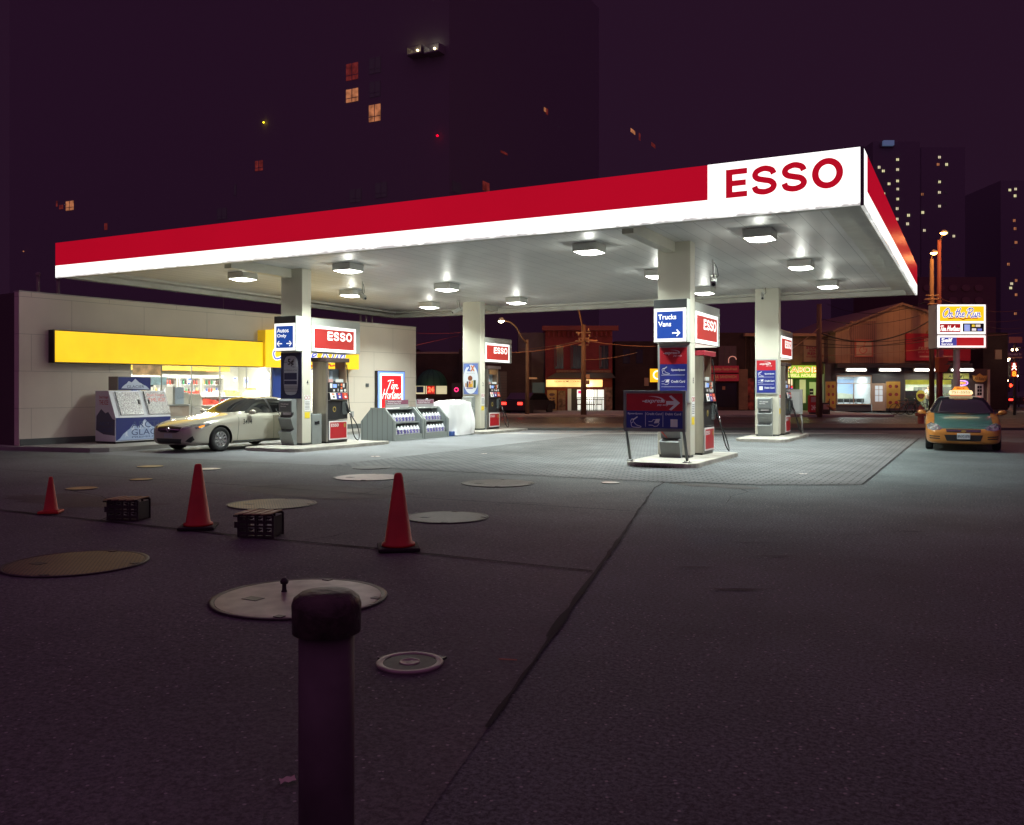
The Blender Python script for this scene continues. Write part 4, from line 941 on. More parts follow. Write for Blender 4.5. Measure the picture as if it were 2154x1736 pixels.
for i in range(4):
    a = wa+.4+i*2.6
    for b in (1.6, 4.6):
        shop.box('ceiling_light', fixm, a, a+1.3, bW+b, bW+b+.3, 2.86, 2.895)
        lamp('AREA', ((a+.65)-shop.o.x, b+.15, 2.84-shop.o.z), 150, (1, .98, .86), shop.e, (1.3, .3), 'ceiling_light_glow')
blue = M('blue_frame', (.02, .05, .25), .4); alu = M('aluminium_frame', (.45, .45, .42), .35, .6)
gl = glass('clear_glass', (.96, .97, .96), .07)
wn_ = shop.add('window', MB().box(wa, wb, bW+.02, bW+.1, 2.5, 2.55).box(wa, wb, bW+.02, bW+.1, .75, .8).box(wa, wa+.04, bW+.02, bW+.1, .8, 2.5).box(wb-.04, wb, bW+.02, bW+.1, .8, 2.5), alu)
for i in range(1, 5): shop.box('mullion', alu, wa+(wb-wa)*i/5-.012, wa+(wb-wa)*i/5+.012, bW+.03, bW+.08, .8, 2.5, parent=wn_)
shop.box('pane', gl, wa+.04, wb-.04, bW+.05, bW+.056, .8, 2.5, parent=wn_)
dr = shop.add('door', MB().box(wb+.002, wb+.42, bW-.03, bW+.1, .12, 2.56).box(wd-.16, wd, bW-.03, bW+.1, .12, 2.56).box(wb+.42, wd-.16, bW-.03, bW+.1, 2.4, 2.56).box((wb+wd)/2+.05, (wb+wd)/2+.16, bW-.03, bW+.06, .14, 2.4), blue)
shop.box('pane', gl, wb+.42, wd-.16, bW+.03, bW+.036, .14, 2.4, parent=dr)
shop.box('handle', chrome, (wb+wd)/2-.03, (wb+wd)/2, bW-.09, bW-.05, .95, 1.35, parent=dr)
# window posters; glow in their material stands in for light through the paper
shop.box('window_poster', M('poster_orange_pale', (.6, .38, .2), .6, es=.5, ecol=(.75, .5, .25), ns=4, na=.6), wa+.12, wa+1.1, bW+.06, bW+.065, 2.1, 2.5)
shop.box('window_poster', M('poster_pale_blue', (.4, .55, .6), .6, es=.4, ecol=(.45, .6, .6), ns=5, na=.5), wa+.3, wa+1.3, bW+.062, bW+.067, 1.8, 2.05)
# small wall fittings
u_, z_ = WP(772, 810); shop.box('wall_vent', dkgrey, u_-.08, u_+.08, bW-.03, bW-.001, z_-.08, z_+.06)
u_, z_ = WP(740, 871); shop.box('wall_socket', greyp, u_-.06, u_+.06, bW-.05, bW-.001, z_-.12, z_+.1)
# yellow lit band
s0, z0a = WP(114.2, 693.2, bW-.3); s1 = WP(553, 718.4, bW-.3)[0]; zb0, zb1 = WP(114.2, 763.2, bW-.3)[1], WP(553, 773, bW-.3)[1]
t = T('yellow_light_band', 'long glowing yellow band over the shop window', 'lit sign', ((s0+s1)/2, bW-.3, 2.5), AS)
z1a = WP(553, 718.4, bW-.3)[1]
m = MB().prism([(s0, zb0), (s1, zb1), (s1, z1a), (s0, z0a)], bW-.28, bW-.001, 'y'); t.add('cabinet', m, M('black_trim', (.02, .018, .015), .4))
t.add('yellow_face', MB().prism([(s0+.03, zb0+.025), (s1, zb1+.025), (s1, z1a-.03), (s0+.03, z0a-.03)], bW-.3, bW-.281, 'y'), lity)
# arched On the Run fascia
e0, e1 = s1+.02, WP(755, 740, bW-.42)[0]; zlo, zhi = min(zb0, zb1)-.0, (z0a+z1a)/2-.0
t = T('arched_shop_sign', 'arched yellow lit sign with blue script behind the pump', 'lit sign', ((e0+e1)/2, bW-.42, 2.5), AS)
zlo = WP(640, 774.5, bW-.42)[1]; zr = WP(755, 707, bW-.42)[1]; zmid = zr+.55
arch = [(e0, zlo), (e1, zlo), (e1, zr)]+[(e1-(e1-e0)*(.12+.76*k/14), zr+.03+.5*sin(pi*k/14)) for k in range(15)]+[(e0, zr-.02)]
t.add('cabinet', MB().prism(arch, bW-.4, bW-.001, 'y'), M('yellow_side', (.6, .38, .02), .5, es=.35, ecol=(.8, .45, .01)))
fc = t.add('yellow_face', MB().prism(arch, bW-.42, bW-.401, 'y'), lity)
t.stroke('On the Run', M('script_white_lit', (.8, .8, .8), .5, es=1.1), e0+.35, e1-.7, zlo+.28, zlo+.85, bW-.425, .12, fc)
t.stroke('On the Run', M('script_blue', (.1, .13, .5), .5, es=.7, ecol=(.10, .13, .55)), e0+.35, e1-.7, zlo+.28, zlo+.85, bW-.43, .06, fc)
t.add('underline', MB().ribbon(catmull([(e0+.9, zlo+.1), (e0+2, zlo+.08), (e0+3, zlo+.16), (e0+3.1, zlo+.1), (e1-1.1, zlo+.17)]), .05, bW-.43), M('script_red', (.5, .03, .02), .5, es=.5, ecol=(.6, .04, .02)), fc)
# Tim Hortons light box
c0, c1 = WP(788, 800)[0], WP(846, 800)[0]; zt_, zb_ = WP(788, 780)[1], .75
t = T('coffee_light_box', 'tall lit red Tim Hortons light box on the shop wall', 'lit sign', ((c0+c1)/2, bW-.15, zb_), AS)
t.add('cabinet', MB().box(c0, c1, bW-.15, bW-.001, zb_, zt_, bev=.005), M('black_trim', (.02, .018, .015), .4))
t.box('blue_border', M('lit_pale_blue', (.2, .35, .8), .4, es=1, ecol=(.18, .3, .85)), c0+.03, c1-.03, bW-.155, bW-.1505, zb_+.03, zt_-.03)
W_ = c1-c0
t.box('white_border', litw, c0+.09*W_, c1-.09*W_, bW-.16, bW-.1555, zb_+.1, zt_-.12)
t.box('red_face', M('lit_red_box', (.5, .02, .02), .4, es=1.0, ecol=(.62, .010, .022)), c0+.14*W_, c1-.14*W_, bW-.165, bW-.1605, zb_+.15, zt_-.19)
H_ = zt_-zb_
t.stroke('Tim', litink, c0+.36*W_, c0+.74*W_, zb_+.56*H_, zb_+.77*H_, bW-.17, .035)
t.stroke('Hortons', litink, c0+.17*W_, c0+.84*W_, zb_+.32*H_, zb_+.55*H_, bW-.17, .035)

# interior furniture
cool = M('cooler_white', (.75, .75, .72), .5); coolb = M('cooler_inside', (.8, .8, .78), .6, es=.25)
btc = [M(f'bottle_{i}', c, .3) for i, c in enumerate([(.5, .06, .04), (.7, .7, .68), (.05, .12, .45), (.6, .35, .05), (.12, .06, .04), (.05, .3, .12), (.7, .6, .2), (.4, .42, .5)])]
c0w, c1w = wa+.5, wd+.6; nC = 7; cwid = (c1w-c0w)/nC; bC = bW+6.2
bot = {}
def bottle(a, b, z, mat, lb):
    k = mat.name
    if k not in bot:
        bot[k] = MB().lathe([(.001, 0), (.033, .0), (.035, .02), (.035, .14), (.014, .19), (.013, .22), (0, .22)], n=8).mesh('bottle'); bot[k].materials.append(mat)
    o = bpy.data.objects.new('bottle', bot[k]); COL.objects.link(o)
    o.location = Matrix.Rotation(AS, 3, 'Z') @ Vector((a, b, z)); o['label'] = lb; o['category'] = 'bottle'; o['group'] = 'drinks bottles in the shop coolers'
cn = ['leftmost', 'second', 'third', 'fourth', 'fifth', 'sixth', 'rightmost']
colr = ['red', 'white', 'blue', 'orange', 'brown', 'green', 'yellow', 'pale']
for i in range(nC):
    a = c0w+i*cwid
    t = T('drinks_cooler', f'{cn[i]} tall glass door drinks cooler on the shop back wall', 'cooler', (a+cwid/2, bC, .14), AS, 'drinks coolers in the shop')
    t.add('case', MB().box(a+.02, a+cwid-.02, bC+.45, bC+.5, .14, 2.25).box(a+.0, a+.05, bC, bC+.5, .14, 2.25).box(a+cwid-.05, a+cwid, bC, bC+.5, .14, 2.25).box(a+.05, a+cwid-.05, bC, bC+.45, 2.12, 2.25).box(a+.05, a+cwid-.05, bC, bC+.45, .14, .35), cool)
    t.box('back_liner', coolb, a+.05, a+cwid-.05, bC+.44, bC+.449, .35, 2.12)
    for z in (.75, 1.12, 1.5, 1.84): t.box('shelf', cool, a+.05, a+cwid-.05, bC+.06, bC+.43, z, z+.02)
    d = t.add('door', MB().box(a+.03, a+.09, bC-.04, bC-.005, .3, 2.15).box(a+cwid-.09, a+cwid-.03, bC-.04, bC-.005, .3, 2.15).box(a+.09, a+cwid-.09, bC-.04, bC-.005, 2.1, 2.15), alu)
    t.box('handle', blackp, a+cwid-.12, a+cwid-.1, bC-.07, bC-.041, 1.0, 1.5, parent=d)
    nb = 8
    for r, z in ((0, 1.86), (1, 1.52)):
        for q in range(nb):
            mt = random.choice(range(8))
            bottle(a+.12+q*(cwid-.24)/(nb-1), bC+.14, z, btc[mt], f'{colr[mt]} bottle, {["top", "second"][r]} shelf of the {cn[i]} cooler, {rows[q]} from the left')
# counter, machines, racks near the glass
ca = ax(330)
def shopbox(name, lb, cat, parts, grp=None):
    t = T(name, lb, cat, ((parts[0][2][0]+parts[0][2][1])/2, parts[0][2][2], .14), AS, grp)
    for nme, mt, b in parts: t.add(nme, MB().box(*b, bev=.006), mt)
    return t
pw = M('panel_pinkish', (.42, .34, .3), .6)
g0, g1 = ax(365), ax(418)
shopbox('sales_counter', 'pinkish counter front just inside the shop window', 'counter', [('front_panel', pw, (g0, g1, bW+.5, bW+1.1, .14, 1.12)), ('worktop', greyp, (g0-.03, g1+.03, bW+.45, bW+1.15, 1.125, 1.17))])
g2, g3 = ax(388), ax(412)
shopbox('coffee_machine', 'grey and white upright machine on the counter', 'machine', [('casing', M('machine_grey', (.3, .3, .29), .5), (g2, g3-.35, bW+.6, bW+1.0, 1.175, 1.75)), ('side_casing', M('machine_pale_blue', (.4, .48, .6), .4), (g3-.33, g3, bW+.62, bW+1.0, 1.175, 1.74)), ('top_tray', white, (g2+.05, g3-.4, bW+.65, bW+.95, 1.76, 1.8))])
g4 = ax(300); 
t = T('till_monitor', 'black screen on a stem behind the ice box', 'monitor', (g4+.3, bW+.35, 1.0), AS)
mu, mz = WP(313, 803, bW+.3); t.add('screen', MB().box(mu-.17, mu+.17, bW+.3, bW+.36, mz-.16, mz+.14, bev=.01), blackp); t.add('stem', MB().box(mu-.025, mu+.025, bW+.32, bW+.35, 1.0, mz-.16), blackp)
for i, (ua, ub, zt2, cc) in enumerate([(424, 445, 1.55, (.6, .6, .56)), (447, 470, 1.5, (.55, .55, .52)), (425, 470, 1.1, (.5, .5, .5))]):
    a_, b_ = ax(ua), ax(ub); nmz = ['pale box of paper stacked left on the shelf', 'pale box of paper stacked right on the shelf', 'low grey shelf unit inside the window']
    shopbox('shop_box' if i < 2 else 'low_shelf', nmz[i], 'box' if i < 2 else 'shelf', [('carton' if i < 2 else 'carcass', M(f'carton_{i}', cc, .6), (a_, b_, bW+1.2, bW+1.6, 1.12 if i < 2 else .14, zt2)), ('top_rim', white, (a_+.02, b_-.02, bW+1.22, bW+1.58, zt2+.001, zt2+.02))])
# gondola shelves with packets
gr_ = 0
for gi, (ua, ub, b) in enumerate([(470, 520, 2.6), (522, 566, 2.4), (380, 440, 3.4), (572, 620, 3)]):
    a_, b_ = ax(ua)+.3*gi*0, ax(ub)
    t = T('snack_shelf', f'{["left", "right", "back", "door-side"][gi]} shop shelf full of small packets', 'shelf', ((a_+b_)/2, bW+b, .14), AS, 'snack shelves in the shop')
    t.add('frame', MB().box(a_, b_, bW+b+.2, bW+b+.24, .14, 1.55), cool)
    for z in (.4, .75, 1.1, 1.4): t.box('shelf', cool, a_, b_, bW+b-.08, bW+b+.2, z-.02, z)
    for r in range(4):
        m = MB(); k = a_+.04
        z = (.4, .75, 1.1, 1.4)[r]
        while k < b_-.1:
            w2 = random.uniform(.06, .12); m.box(k, k+w2*.9, bW+b-.05, bW+b+.12, z, z+random.uniform(.13, .24)); k += w2
        p = t.add('packets', m, [btc[1], btc[2], btc[6], btc[0]][(r+gi) % 4]); p['kind'] = 'stuff'
for i, (u, v, wq, hq) in enumerate([(398, 800, 10, 12), (495, 798, 10, 9), (518, 805, 12, 22), (598-30, 800, 9, 9), (588-10, 806, 10, 16)]):
    a_, z_ = WP(u, v, bW+2.2)
    t = T('price_sign', ['small blue and white price card by the leftmost cooler', 'small blue price card over the middle shelf', 'tall blue and white price card on a stand', 'tiny blue price card near the right coolers', 'white price card close to the door'][i], 'price sign', (a_, bW+2.2, z_), AS, 'hanging price cards in the shop')
    t.box('card', white, a_-wq*.008, a_+wq*.008, bW+2.2, bW+2.21, z_-hq*.008, z_+hq*.008); t.box('blue_print', M('print_blue', (.03, .06, .35), .5), a_-wq*.006, a_+wq*.006, bW+2.195, bW+2.1995, z_-hq*.001, z_+hq*.006)
a_, z_ = WP(583, 898, bW); 
mu, mz = WP(580-2, 772, bW+4); t = T('ceiling_mirror', 'round silver dome hanging from the shop ceiling', 'mirror', (mu, bW+4, 2.3), AS); t.add('dome', MB().lathe([(.001, 2.25), (.2, 2.3), (.33, 2.42), (.4, 2.6)], (mu, bW+4, 0), 24), M('dome_silver', (.6, .6, .58), .25, .5)); t.add('hanger', MB().cyl((mu, bW+4, 2.55), (mu, bW+4, 2.9), .02), chrome)
# pipes on the roof
for i, (u, h) in enumerate([(92, .5), (139, .45), (850*.0+868, .35)]):
    pass
for i, (u, h, lb) in enumerate([(80, .55, 'short vent pipe on the shop roof near the left end'), (122, .5, 'reddish vent pipe on the shop roof left of the canopy'), (758, .5, 'pale vent pipe on the shop roof, left of a pair'), (770, .55, 'pale vent pipe on the shop roof, right of a pair'), (782, .45, 'square flue box on the shop roof'), (470, .6, 'thin mast on the shop roof below the canopy')]):
    a_, z_ = WP(u, 700, bW+1.5); m = MB().cyl((a_, bW+1.5, 4.1), (a_, bW+1.5, 4.45+h), .05 if i != 5 else .012, n=10)
    if i < 5: m.lathe([(.07, 0), (.07, .08), (0, .12)], (a_, bW+1.5, 4.45+h), 10)
    bmesh.ops.rotate(m.bm, verts=m.bm.verts, cent=(0, 0, 0), matrix=Matrix.Rotation(AS, 3, 'Z'))
    single('roof_pipe', m, M('vent_pipe', (.25, .22, .2), .6), lb, 'pipe', 'pipes on the shop roof')

# ice merchandiser
icew = M('ice_box_white', (.62, .64, .68), .45); iceb = M('ice_box_navy', (.02, .03, .16), .45); icel = M('ice_mountain', (.33, .42, .62), .5); icel2 = M('ice_mountain_pale', (.55, .62, .75), .5)
ix, iy, idp = -21.42, 16.85, .85
d_ = Vector(((359-1077)/1855*CT-STH, (359-1077)/1855*STH+CT)); il = d_.y*ix/d_.x-iy   # front face x, near end y, length, depth
t = T('ice_box', 'white and navy ice chest with two frosted doors by the shop wall', 'ice chest', (iy+il/2, -ix, .12), 'E')
t.add('cabinet', MB().prism([(-ix, .18), (-ix, .86), (-ix+.3, 1.62), (-ix+idp, 1.62), (-ix+idp, .18)], iy, iy+il, 'x'), icew)
t.box('toe_kick', blackp, iy+.03, iy+il-.03, -ix+.04, -ix+idp, .12, .18)
t.box('navy_front', iceb, iy+.01, iy+il-.01, -ix-.006, -ix-.001, .2, .85)
mt_ = [(0, .0), (.1, .06), (.2, .2), (.32, .3), (.4, .36), (.5, .5), (.58, .47), (.66, .42), (.75, .5), (.84, .62), (.88, .65), (.92, .6), (1.02, .5), (1.1, .42), (1.2, .38), (1.3, .3), (1.5, .2), (1.7, .0)]
MS = (il-.06)/1.7
m = MB(); m.bm.faces.new([m.bm.verts.new((iy+.03+a*MS, -ix-.009, .21+max(0, b)*.9)) for a, b in mt_]); t.add('mountain_print', m, icel)
m = MB()
for a, b, s in ((.86, .63, .2), (.5, .48, .14), (.3, .28, .12), (1.05, .47, .1), (.72, .46, .1)):
    m.bm.faces.new([m.bm.verts.new((iy+.03+(a+dx*s)*MS, -ix-.012, .21+max(0.02, b+dz*s)*.9)) for dx, dz in ((0, 0), (.3, -.5), (.1, -.6), (.5, -1.5), (.0, -1.1), (-.4, -1.6), (-.2, -.8), (-.5, -.9))])
t.add('snow_print', m, icel2)
nav = M('navy_ink', (.05, .07, .18), .5)
t.text('ARCTIC', nav, iy+il*.27, iy+il*.9, .55, .74, -ix-.015); t.text('GLACIER', nav, iy+il*.27, iy+il*.97, .34, .51, -ix-.015); t.text('PREMIUM ICE', nav, iy+il*.28, iy+il*.95, .26, .31, -ix-.015)
sl = math.atan2(.3, .76)
frost = M('frosted_door', (.62, .64, .66), .22, .35, ns=34, na=.75, bs=45, ba=1.0)
for i in range(2):
    a = iy+.2+i*(il*.5); dw = il*.4
    def Q(z, off): k = (z-.86)/.76; return (-ix+.3*k-off*cos(sl), z+off*sin(sl)*1)
    z0_, z1_ = .92, 1.57
    d = t.add('glass_door', MB().prism([Q(z0_, .004), Q(z1_, .004), Q(z1_, .03), Q(z0_, .03)], a, a+dw, 'x'), frost)
    t.add('hinge', MB().prism([Q(z0_-.01, .035), Q(z1_+.01, .035), Q(z1_+.01, .05), Q(z0_-.01, .05)], a-.04, a-.015, 'x'), blackp, d)
    t.add('handle', MB().prism([Q(1.22, .032), Q(1.34, .032), Q(1.34, .06), Q(1.22, .06)], a+(dw-.1 if i == 0 else .06), a+(dw-.05 if i == 0 else .1), 'x'), blackp, d)
for s, z in (("Don't Forget", 1.43), ('THE ICE!', 1.3)):
    bm = text_bm(s, .01, 0, iy+il*.5+.28, iy+il*.5+.15+il*.39, 0, .12, 0)
    for v in bm.verts: k = (z+v.co.z*.9-.86)/.76; v.co = Vector((v.co.x, -ix+.3*k-.036, z+v.co.z*.9))
    mm = MB(); mm.bm.free(); mm.bm = bm; t.add('lettering', mm, rink)
# near end panel print
e2 = T.__new__(T); e2.o = Vector(t.o)
for s, z, h_ in (("Don't Forget", 1.38, .1), ('THE ICE!', 1.22, .13), ('ARCTIC', .62, .12), ('GLACIER', .45, .12)):
    bm = text_bm(s, .01, 0, ix-.68, ix-.1-(.2 if z > 1 else 0)-(.0), z, z+h_, iy-.004)
    for v in bm.verts: v.co = Vector((v.co.y, -v.co.x, v.co.z))
    mm = MB(); mm.bm.free(); mm.bm = bm; t.add('lettering', mm, rink if z > 1 else nav)
m = MB(); m.bm.faces.new([m.bm.verts.new((iy-.002, -ix+b, c)) for b, c in ((.03, .35), (.03, .8), (.12, .82), (.3, 1.02), (.42, .98), (.6, 1.1), (.8, .9), (.82, .5), (.5, .38))]); t.add('mountain_print', m, M('end_print_dark', (.07, .07, .12), .5))
hx = T('ice_topper', 'small lit mountain box sign standing on the ice chest', 'sign', (iy+.8, -ix+.45, 1.63), 'E')
hx.add('cabinet', MB().box(iy+.35, iy+1.5, -ix+.35, -ix+.75, 1.63, 2.03, bev=.006), M('topper_side', (.2, .2, .19), .5)); hx.box('navy_face', iceb, iy+.37, iy+1.48, -ix+.343, -ix+.3495, 1.65, 2.01)
m = MB(); m.bm.faces.new([m.bm.verts.new((iy+.4+a*.62, -ix+.34, 1.66+b*.48)) for a, b in mt_[1:]]); hx.add('mountain_print', m, icel2)
hx.text('GLACIER', nav, iy+.65, iy+1.25, 1.7, 1.78, -ix+.335)

# ================= CARS =================
def patch(bvh, pts, axis, off, cuts=4, sgn=-1, back=None):
    """polygon laid on the car body: pts 2D in the plane across the axis, projected along it"""
    bm = bmesh.new()
    def P(p):
        return Vector({'y': (p[0], sgn*4, p[1]), 'x': (sgn*4, p[0], p[1]), 'z': (p[0], p[1], 4)}[axis])
    f = bm.faces.new([bm.verts.new(P(p)) for p in pts])
    bmesh.ops.triangulate(bm, faces=[f])
    for _ in range(cuts+2):
        el = [e for e in bm.edges if e.calc_length() > .055]
        if not el: break
        bmesh.ops.subdivide_edges(bm, edges=el, cuts=1, use_grid_fill=False); bmesh.ops.triangulate(bm, faces=bm.faces[:])
    d = Vector({'y': (0, -sgn, 0), 'x': (-sgn, 0, 0), 'z': (0, 0, -1)}[axis])
    for v in bm.verts:
        loc, nrm, _, _ = bvh.ray_cast(v.co, d)
        if loc is None:
            loc, nrm, _, _ = bvh.find_nearest(v.co+d*3.2)
        if nrm.dot(d) > 0: nrm = -nrm
        v.co = loc+nrm*off
    for f in bm.faces: f.smooth = True
    m = MB(); m.bm.free(); m.bm = bm; return m
def build_car(t, S, cabin, W, L, wy, wr, paint, topm=None, topx=.6):
    """S: stations (y, halfwidth, zbottom, zshoulder, ztop) ; cabin: (y -> roof half-width) for stations with glass"""
    nS = len(S); rows = []
    for (y, hw, zb, zs, zt_, wrf) in S:
        if wrf is None:
            top = [(hw*.90, zs+(zt_-zs)*.28), (hw*.78, zs+(zt_-zs)*.55), (hw*.6, zs+(zt_-zs)*.8), (hw*.35, zs+(zt_-zs)*.95), (0, zt_)]
        else:
            b0 = (hw-.075, zs+.02); e = (wrf, zt_-.055)
            top = [b0, ((b0[0]+e[0])/2+.02, (b0[1]+e[1])/2), e, (wrf*.78, zt_-.012), (0, zt_)]
        half = [(0, zb), (hw*.55, zb), (hw-.06, zb+.01), (hw-.01, zb+.1), (hw+.0, zb+.28), (hw+.005, zs-.16), (hw-.012, zs-.04), (hw-.04, zs)]+top
        rows.append([(x, y, z) for x, z in half])
    bm = bmesh.new(); V = []
    for r in rows:
        left = [bm.verts.new((-x, y, z)) for x, y, z in r[1:-1]][::-1]
        ctr_b = bm.verts.new(r[0]); ctr_t = bm.verts.new(r[-1])
        right = [bm.verts.new(p) for p in r[1:-1]]
        V.append([ctr_b]+right+[ctr_t]+left)
    n = len(V[0])
    for A, B in zip(V, V[1:]):
        for k in range(n): bm.faces.new((A[k], A[(k+1) % n], B[(k+1) % n], B[k]))
    bm.faces.new(V[0][::-1]); bm.faces.new(V[-1])
    bmesh.ops.recalc_face_normals(bm, faces=bm.faces)
    me = bpy.data.meshes.new('b'); bm.to_mesh(me); bm.free()
    o = bpy.data.objects.new('b', me); COL.objects.link(o)
    s = o.modifiers.new('s', 'SUBSURF'); s.levels = 3; s.render_levels = 3
    bpy.context.view_layer.update()
    smooth = bpy.data.meshes.new_from_object(o.evaluated_get(bpy.context.evaluated_depsgraph_get()))
    sb = bmesh.new(); sb.from_mesh(smooth); bvh = BVHTree.FromBMesh(sb); sb.free()
    cm = MB()
    for yy in wy:
        for sg in (-1, 1): cm.cyl((sg*(W/2-.3), yy, wr), (sg*(W/2+.4), yy, wr), wr+.055, n=48)
    co = bpy.data.objects.new('c', cm.mesh('c')); COL.objects.link(co)
    b = o.modifiers.new('b', 'BOOLEAN'); b.object = co; b.operation = 'DIFFERENCE'; b.solver = 'EXACT'
    bpy.context.view_layer.update()
    body = bpy.data.meshes.new_from_object(o.evaluated_get(bpy.context.evaluated_depsgraph_get()))
    bpy.data.objects.remove(o); bpy.data.objects.remove(co)
    body.materials.clear()
    for mt in (paint, blackp, topm or paint): body.materials.append(mt)
    for p in body.polygons:
        p.use_smooth = True; c = p.center
        p.material_index = 0
        for yy in wy:
            if abs(c.x) > W/2-.34 and math.hypot(c.y-yy, c.z-wr) < wr+.05*1.0 or (abs(c.x) < W/2-.2 and abs(abs(p.normal.x)-1) < .02 and math.hypot(c.y-yy, c.z-wr) < wr+.06): p.material_index = 1; p.use_smooth = False
            if abs(c.x) > W/2-.34 and math.hypot(c.y-yy, c.z-wr) < wr+.058 and abs(p.normal.x) < .3: p.material_index = 1; p.use_smooth = False
        if topm and p.material_index == 0:
            if c.z > .56 and abs(c.x) < topx+(.1 if c.z < .98 else .02) and p.normal.z > .35: p.material_index = 2
    try: body.set_sharp_from_angle(angle=R(38))
    except Exception: pass
    link('body', body, None, t.e)
    return bvh
tyrem = M('tyre', (.018, .018, .018), .8); rimm = M('alloy', (.55, .56, .58), .25, .85)
def wheel(t, x, y, r, sg, spokes=10, rm=None):
    m = MB().lathe([(r-.12, -.09), (r-.03, -.1), (r, -.075), (r, .075), (r-.03, .1), (r-.12, .09), (r-.12, -.09)], n=40)
    Rm = Matrix.Rotation(pi/2*sg, 4, 'Y'); 
    def fin(m): bmesh.ops.transform(m.bm, matrix=Matrix.Translation((x, y, r)) @ Rm, verts=m.bm.verts); return m
    wv = t.add('wheel', fin(m), tyrem, shift=False)
    m = MB().lathe([(r-.115, -.06), (r-.115, .085), (r-.13, .09), (r-.14, .07), (r-.15, .03), (.0, .025)], n=40)
    t.add('rim', fin(m), M('rim_inner', (.08, .08, .085), .4, .6), wv, shift=False)
    m = MB()
    for k in range(spokes):
        a = 2*pi*k/spokes
        for da in (-.09, .09):
            p = []
            for rr, wd in ((.04, .016), (r-.13, .02)):
                for s in (-1, 1): p.append((rr*cos(a+da*(rr/(r-.13)))-s*wd*sin(a), rr*sin(a+da*(rr/(r-.13)))+s*wd*cos(a)))
            m.prism([p[0], p[1], p[3], p[2]], .06, .078)
    m.lathe([(.055, .05), (.05, .088), (0, .092)], n=20); m.lathe([(r-.125, .07), (r-.115, .092), (r-.14, .088), (r-.14, .07)], n=40)
    t.add('spokes', fin(m), rm or rimm, wv, shift=False)
glassm = M('car_glass', (.012, .013, .015), .04, spec=.8); darkgl = glassm
lampm = M('headlamp_glass', (.5, .5, .5), .08, .7, ns=24, na=.6); amber = M('amber_lamp', (.7, .2, .02), .2, es=1.2, ecol=(1, .3, .02)); bright = M('bright_reflector', (.9, .9, .9), .05, .9)

# --- beige taxi at the shop ---
beige = M('champagne_paint', (.55, .53, .44), .2, .3, coat=.8)
t = T('beige_taxi', 'beige taxi sedan numbered 3414 parked by the shop, nose towards the ice chest', 'taxi', (0, 0, 0), 'W')
SC = [(0.0, .50, .30, .56, .60, None), (.05, .68, .22, .62, .68, None), (.18, .80, .17, .68, .76, None), (.45, .875, .17, .76, .85, None), (.96, .905, .17, .84, .93, None), (1.4, .91, .17, .88, .985, None), (1.58, .91, .17, .90, 1.01, None),
      (1.72, .91, .17, .915, 1.07, .68), (2.1, .912, .17, .93, 1.27, .62), (2.42, .912, .17, .94, 1.41, .575), (2.75, .912, .17, .945, 1.462, .57), (3.2, .91, .17, .955, 1.465, .57), (3.6, .905, .17, .97, 1.42, .57), (3.95, .90, .18, .985, 1.29, .6), (4.25, .885, .19, .99, 1.14, .66), (4.4, .87, .2, .985, 1.11, None), (4.65, .82, .22, .95, 1.08, None), (4.78, .72, .28, .85, 1.0, None), (4.81, .6, .4, .8, .9, None)]
wyC = (.96, 3.735)
bvh = build_car(t, SC, None, 1.82, 4.81, wyC, .325, beige)
A = lambda n, m, mt, par=None: t.add(n, m, mt, par, shift=False)
A('windscreen', patch(bvh, [(-.74, 1.05), (-.66, 1.2), (-.55, 1.385), (-.3, 1.41), (0, 1.418), (.3, 1.41), (.55, 1.385), (.66, 1.2), (.74, 1.05), (.4, 1.015), (0, 1.0), (-.4, 1.015)], 'y', .006, 6), glassm)
for sg in (-1, 1):
    A('side_window', patch(bvh, [(1.86, 1.0), (2.15, 1.18), (2.5, 1.345), (2.78, 1.385), (2.8, .99)], 'x', .006, 6, sg), glassm)
    A('side_window', patch(bvh, [(2.88, .99), (2.86, 1.388), (3.3, 1.38), (3.6, 1.3), (3.78, 1.16), (3.84, 1.03)], 'x', .006, 6, sg), glassm)
    A('headlight', patch(bvh, [(sg*.86, .77), (sg*.83, .70), (sg*.6, .615), (sg*.47, .60), (sg*.5, .66), (sg*.68, .73)], 'y', .008, 6), lampm)
    hl = A('headlight', patch(bvh, [(.2, .66), (.42, .70), (.72, .80), (.66, .73), (.42, .645), (.22, .61)], 'x', .007, 6, sg), lampm)
    A('turn_signal', patch(bvh, [(.3, .68), (.46, .72), (.44, .675), (.3, .645)], 'x', .012, 4, sg), amber, hl)
    A('fog_recess', patch(bvh, [(sg*.78, .34), (sg*.76, .44), (sg*.6, .30), (sg*.72, .27)], 'y', .006, 5), blackp)
    A('sill_trim', patch(bvh, [(1.38, .27), (3.3, .27), (3.3, .235), (1.38, .235)], 'x', .01, 5, sg), dkgrey)
    for yy in (1.5, 2.83): A('door_gap', patch(bvh, [(yy+(0 if yy > 2 else .07), .93), (yy+.012+(0 if yy > 2 else .07), .93), (yy+.012, .26), (yy, .26)], 'x', .0045, 6, sg), blackp)
    for yy in (2.62, 3.62): A('door_handle', patch(bvh, [(yy-.1, .85), (yy+.1, .86), (yy+.1, .825), (yy-.1, .815)], 'x', .03, 3, sg), beige)
    m = MB().ball((sg*.99, 1.98, 1.03), (.105, .085, .065)).box(min(sg*.86, sg*.95), max(sg*.86, sg*.95), 1.95, 2.0, .96, 1.0, bev=.01); A('wing_mirror', m, beige)
    A('pillar_trim', patch(bvh, [(2.795, .99), (2.79, 1.388), (2.865, 1.388), (2.885, .99)], 'x', .004, 4, sg), blackp)
A('grille', patch(bvh, [(-.46, .66), (0, .69), (.46, .66), (.42, .56), (.3, .52), (-.3, .52), (-.42, .56)], 'y', .007, 6), blackp)
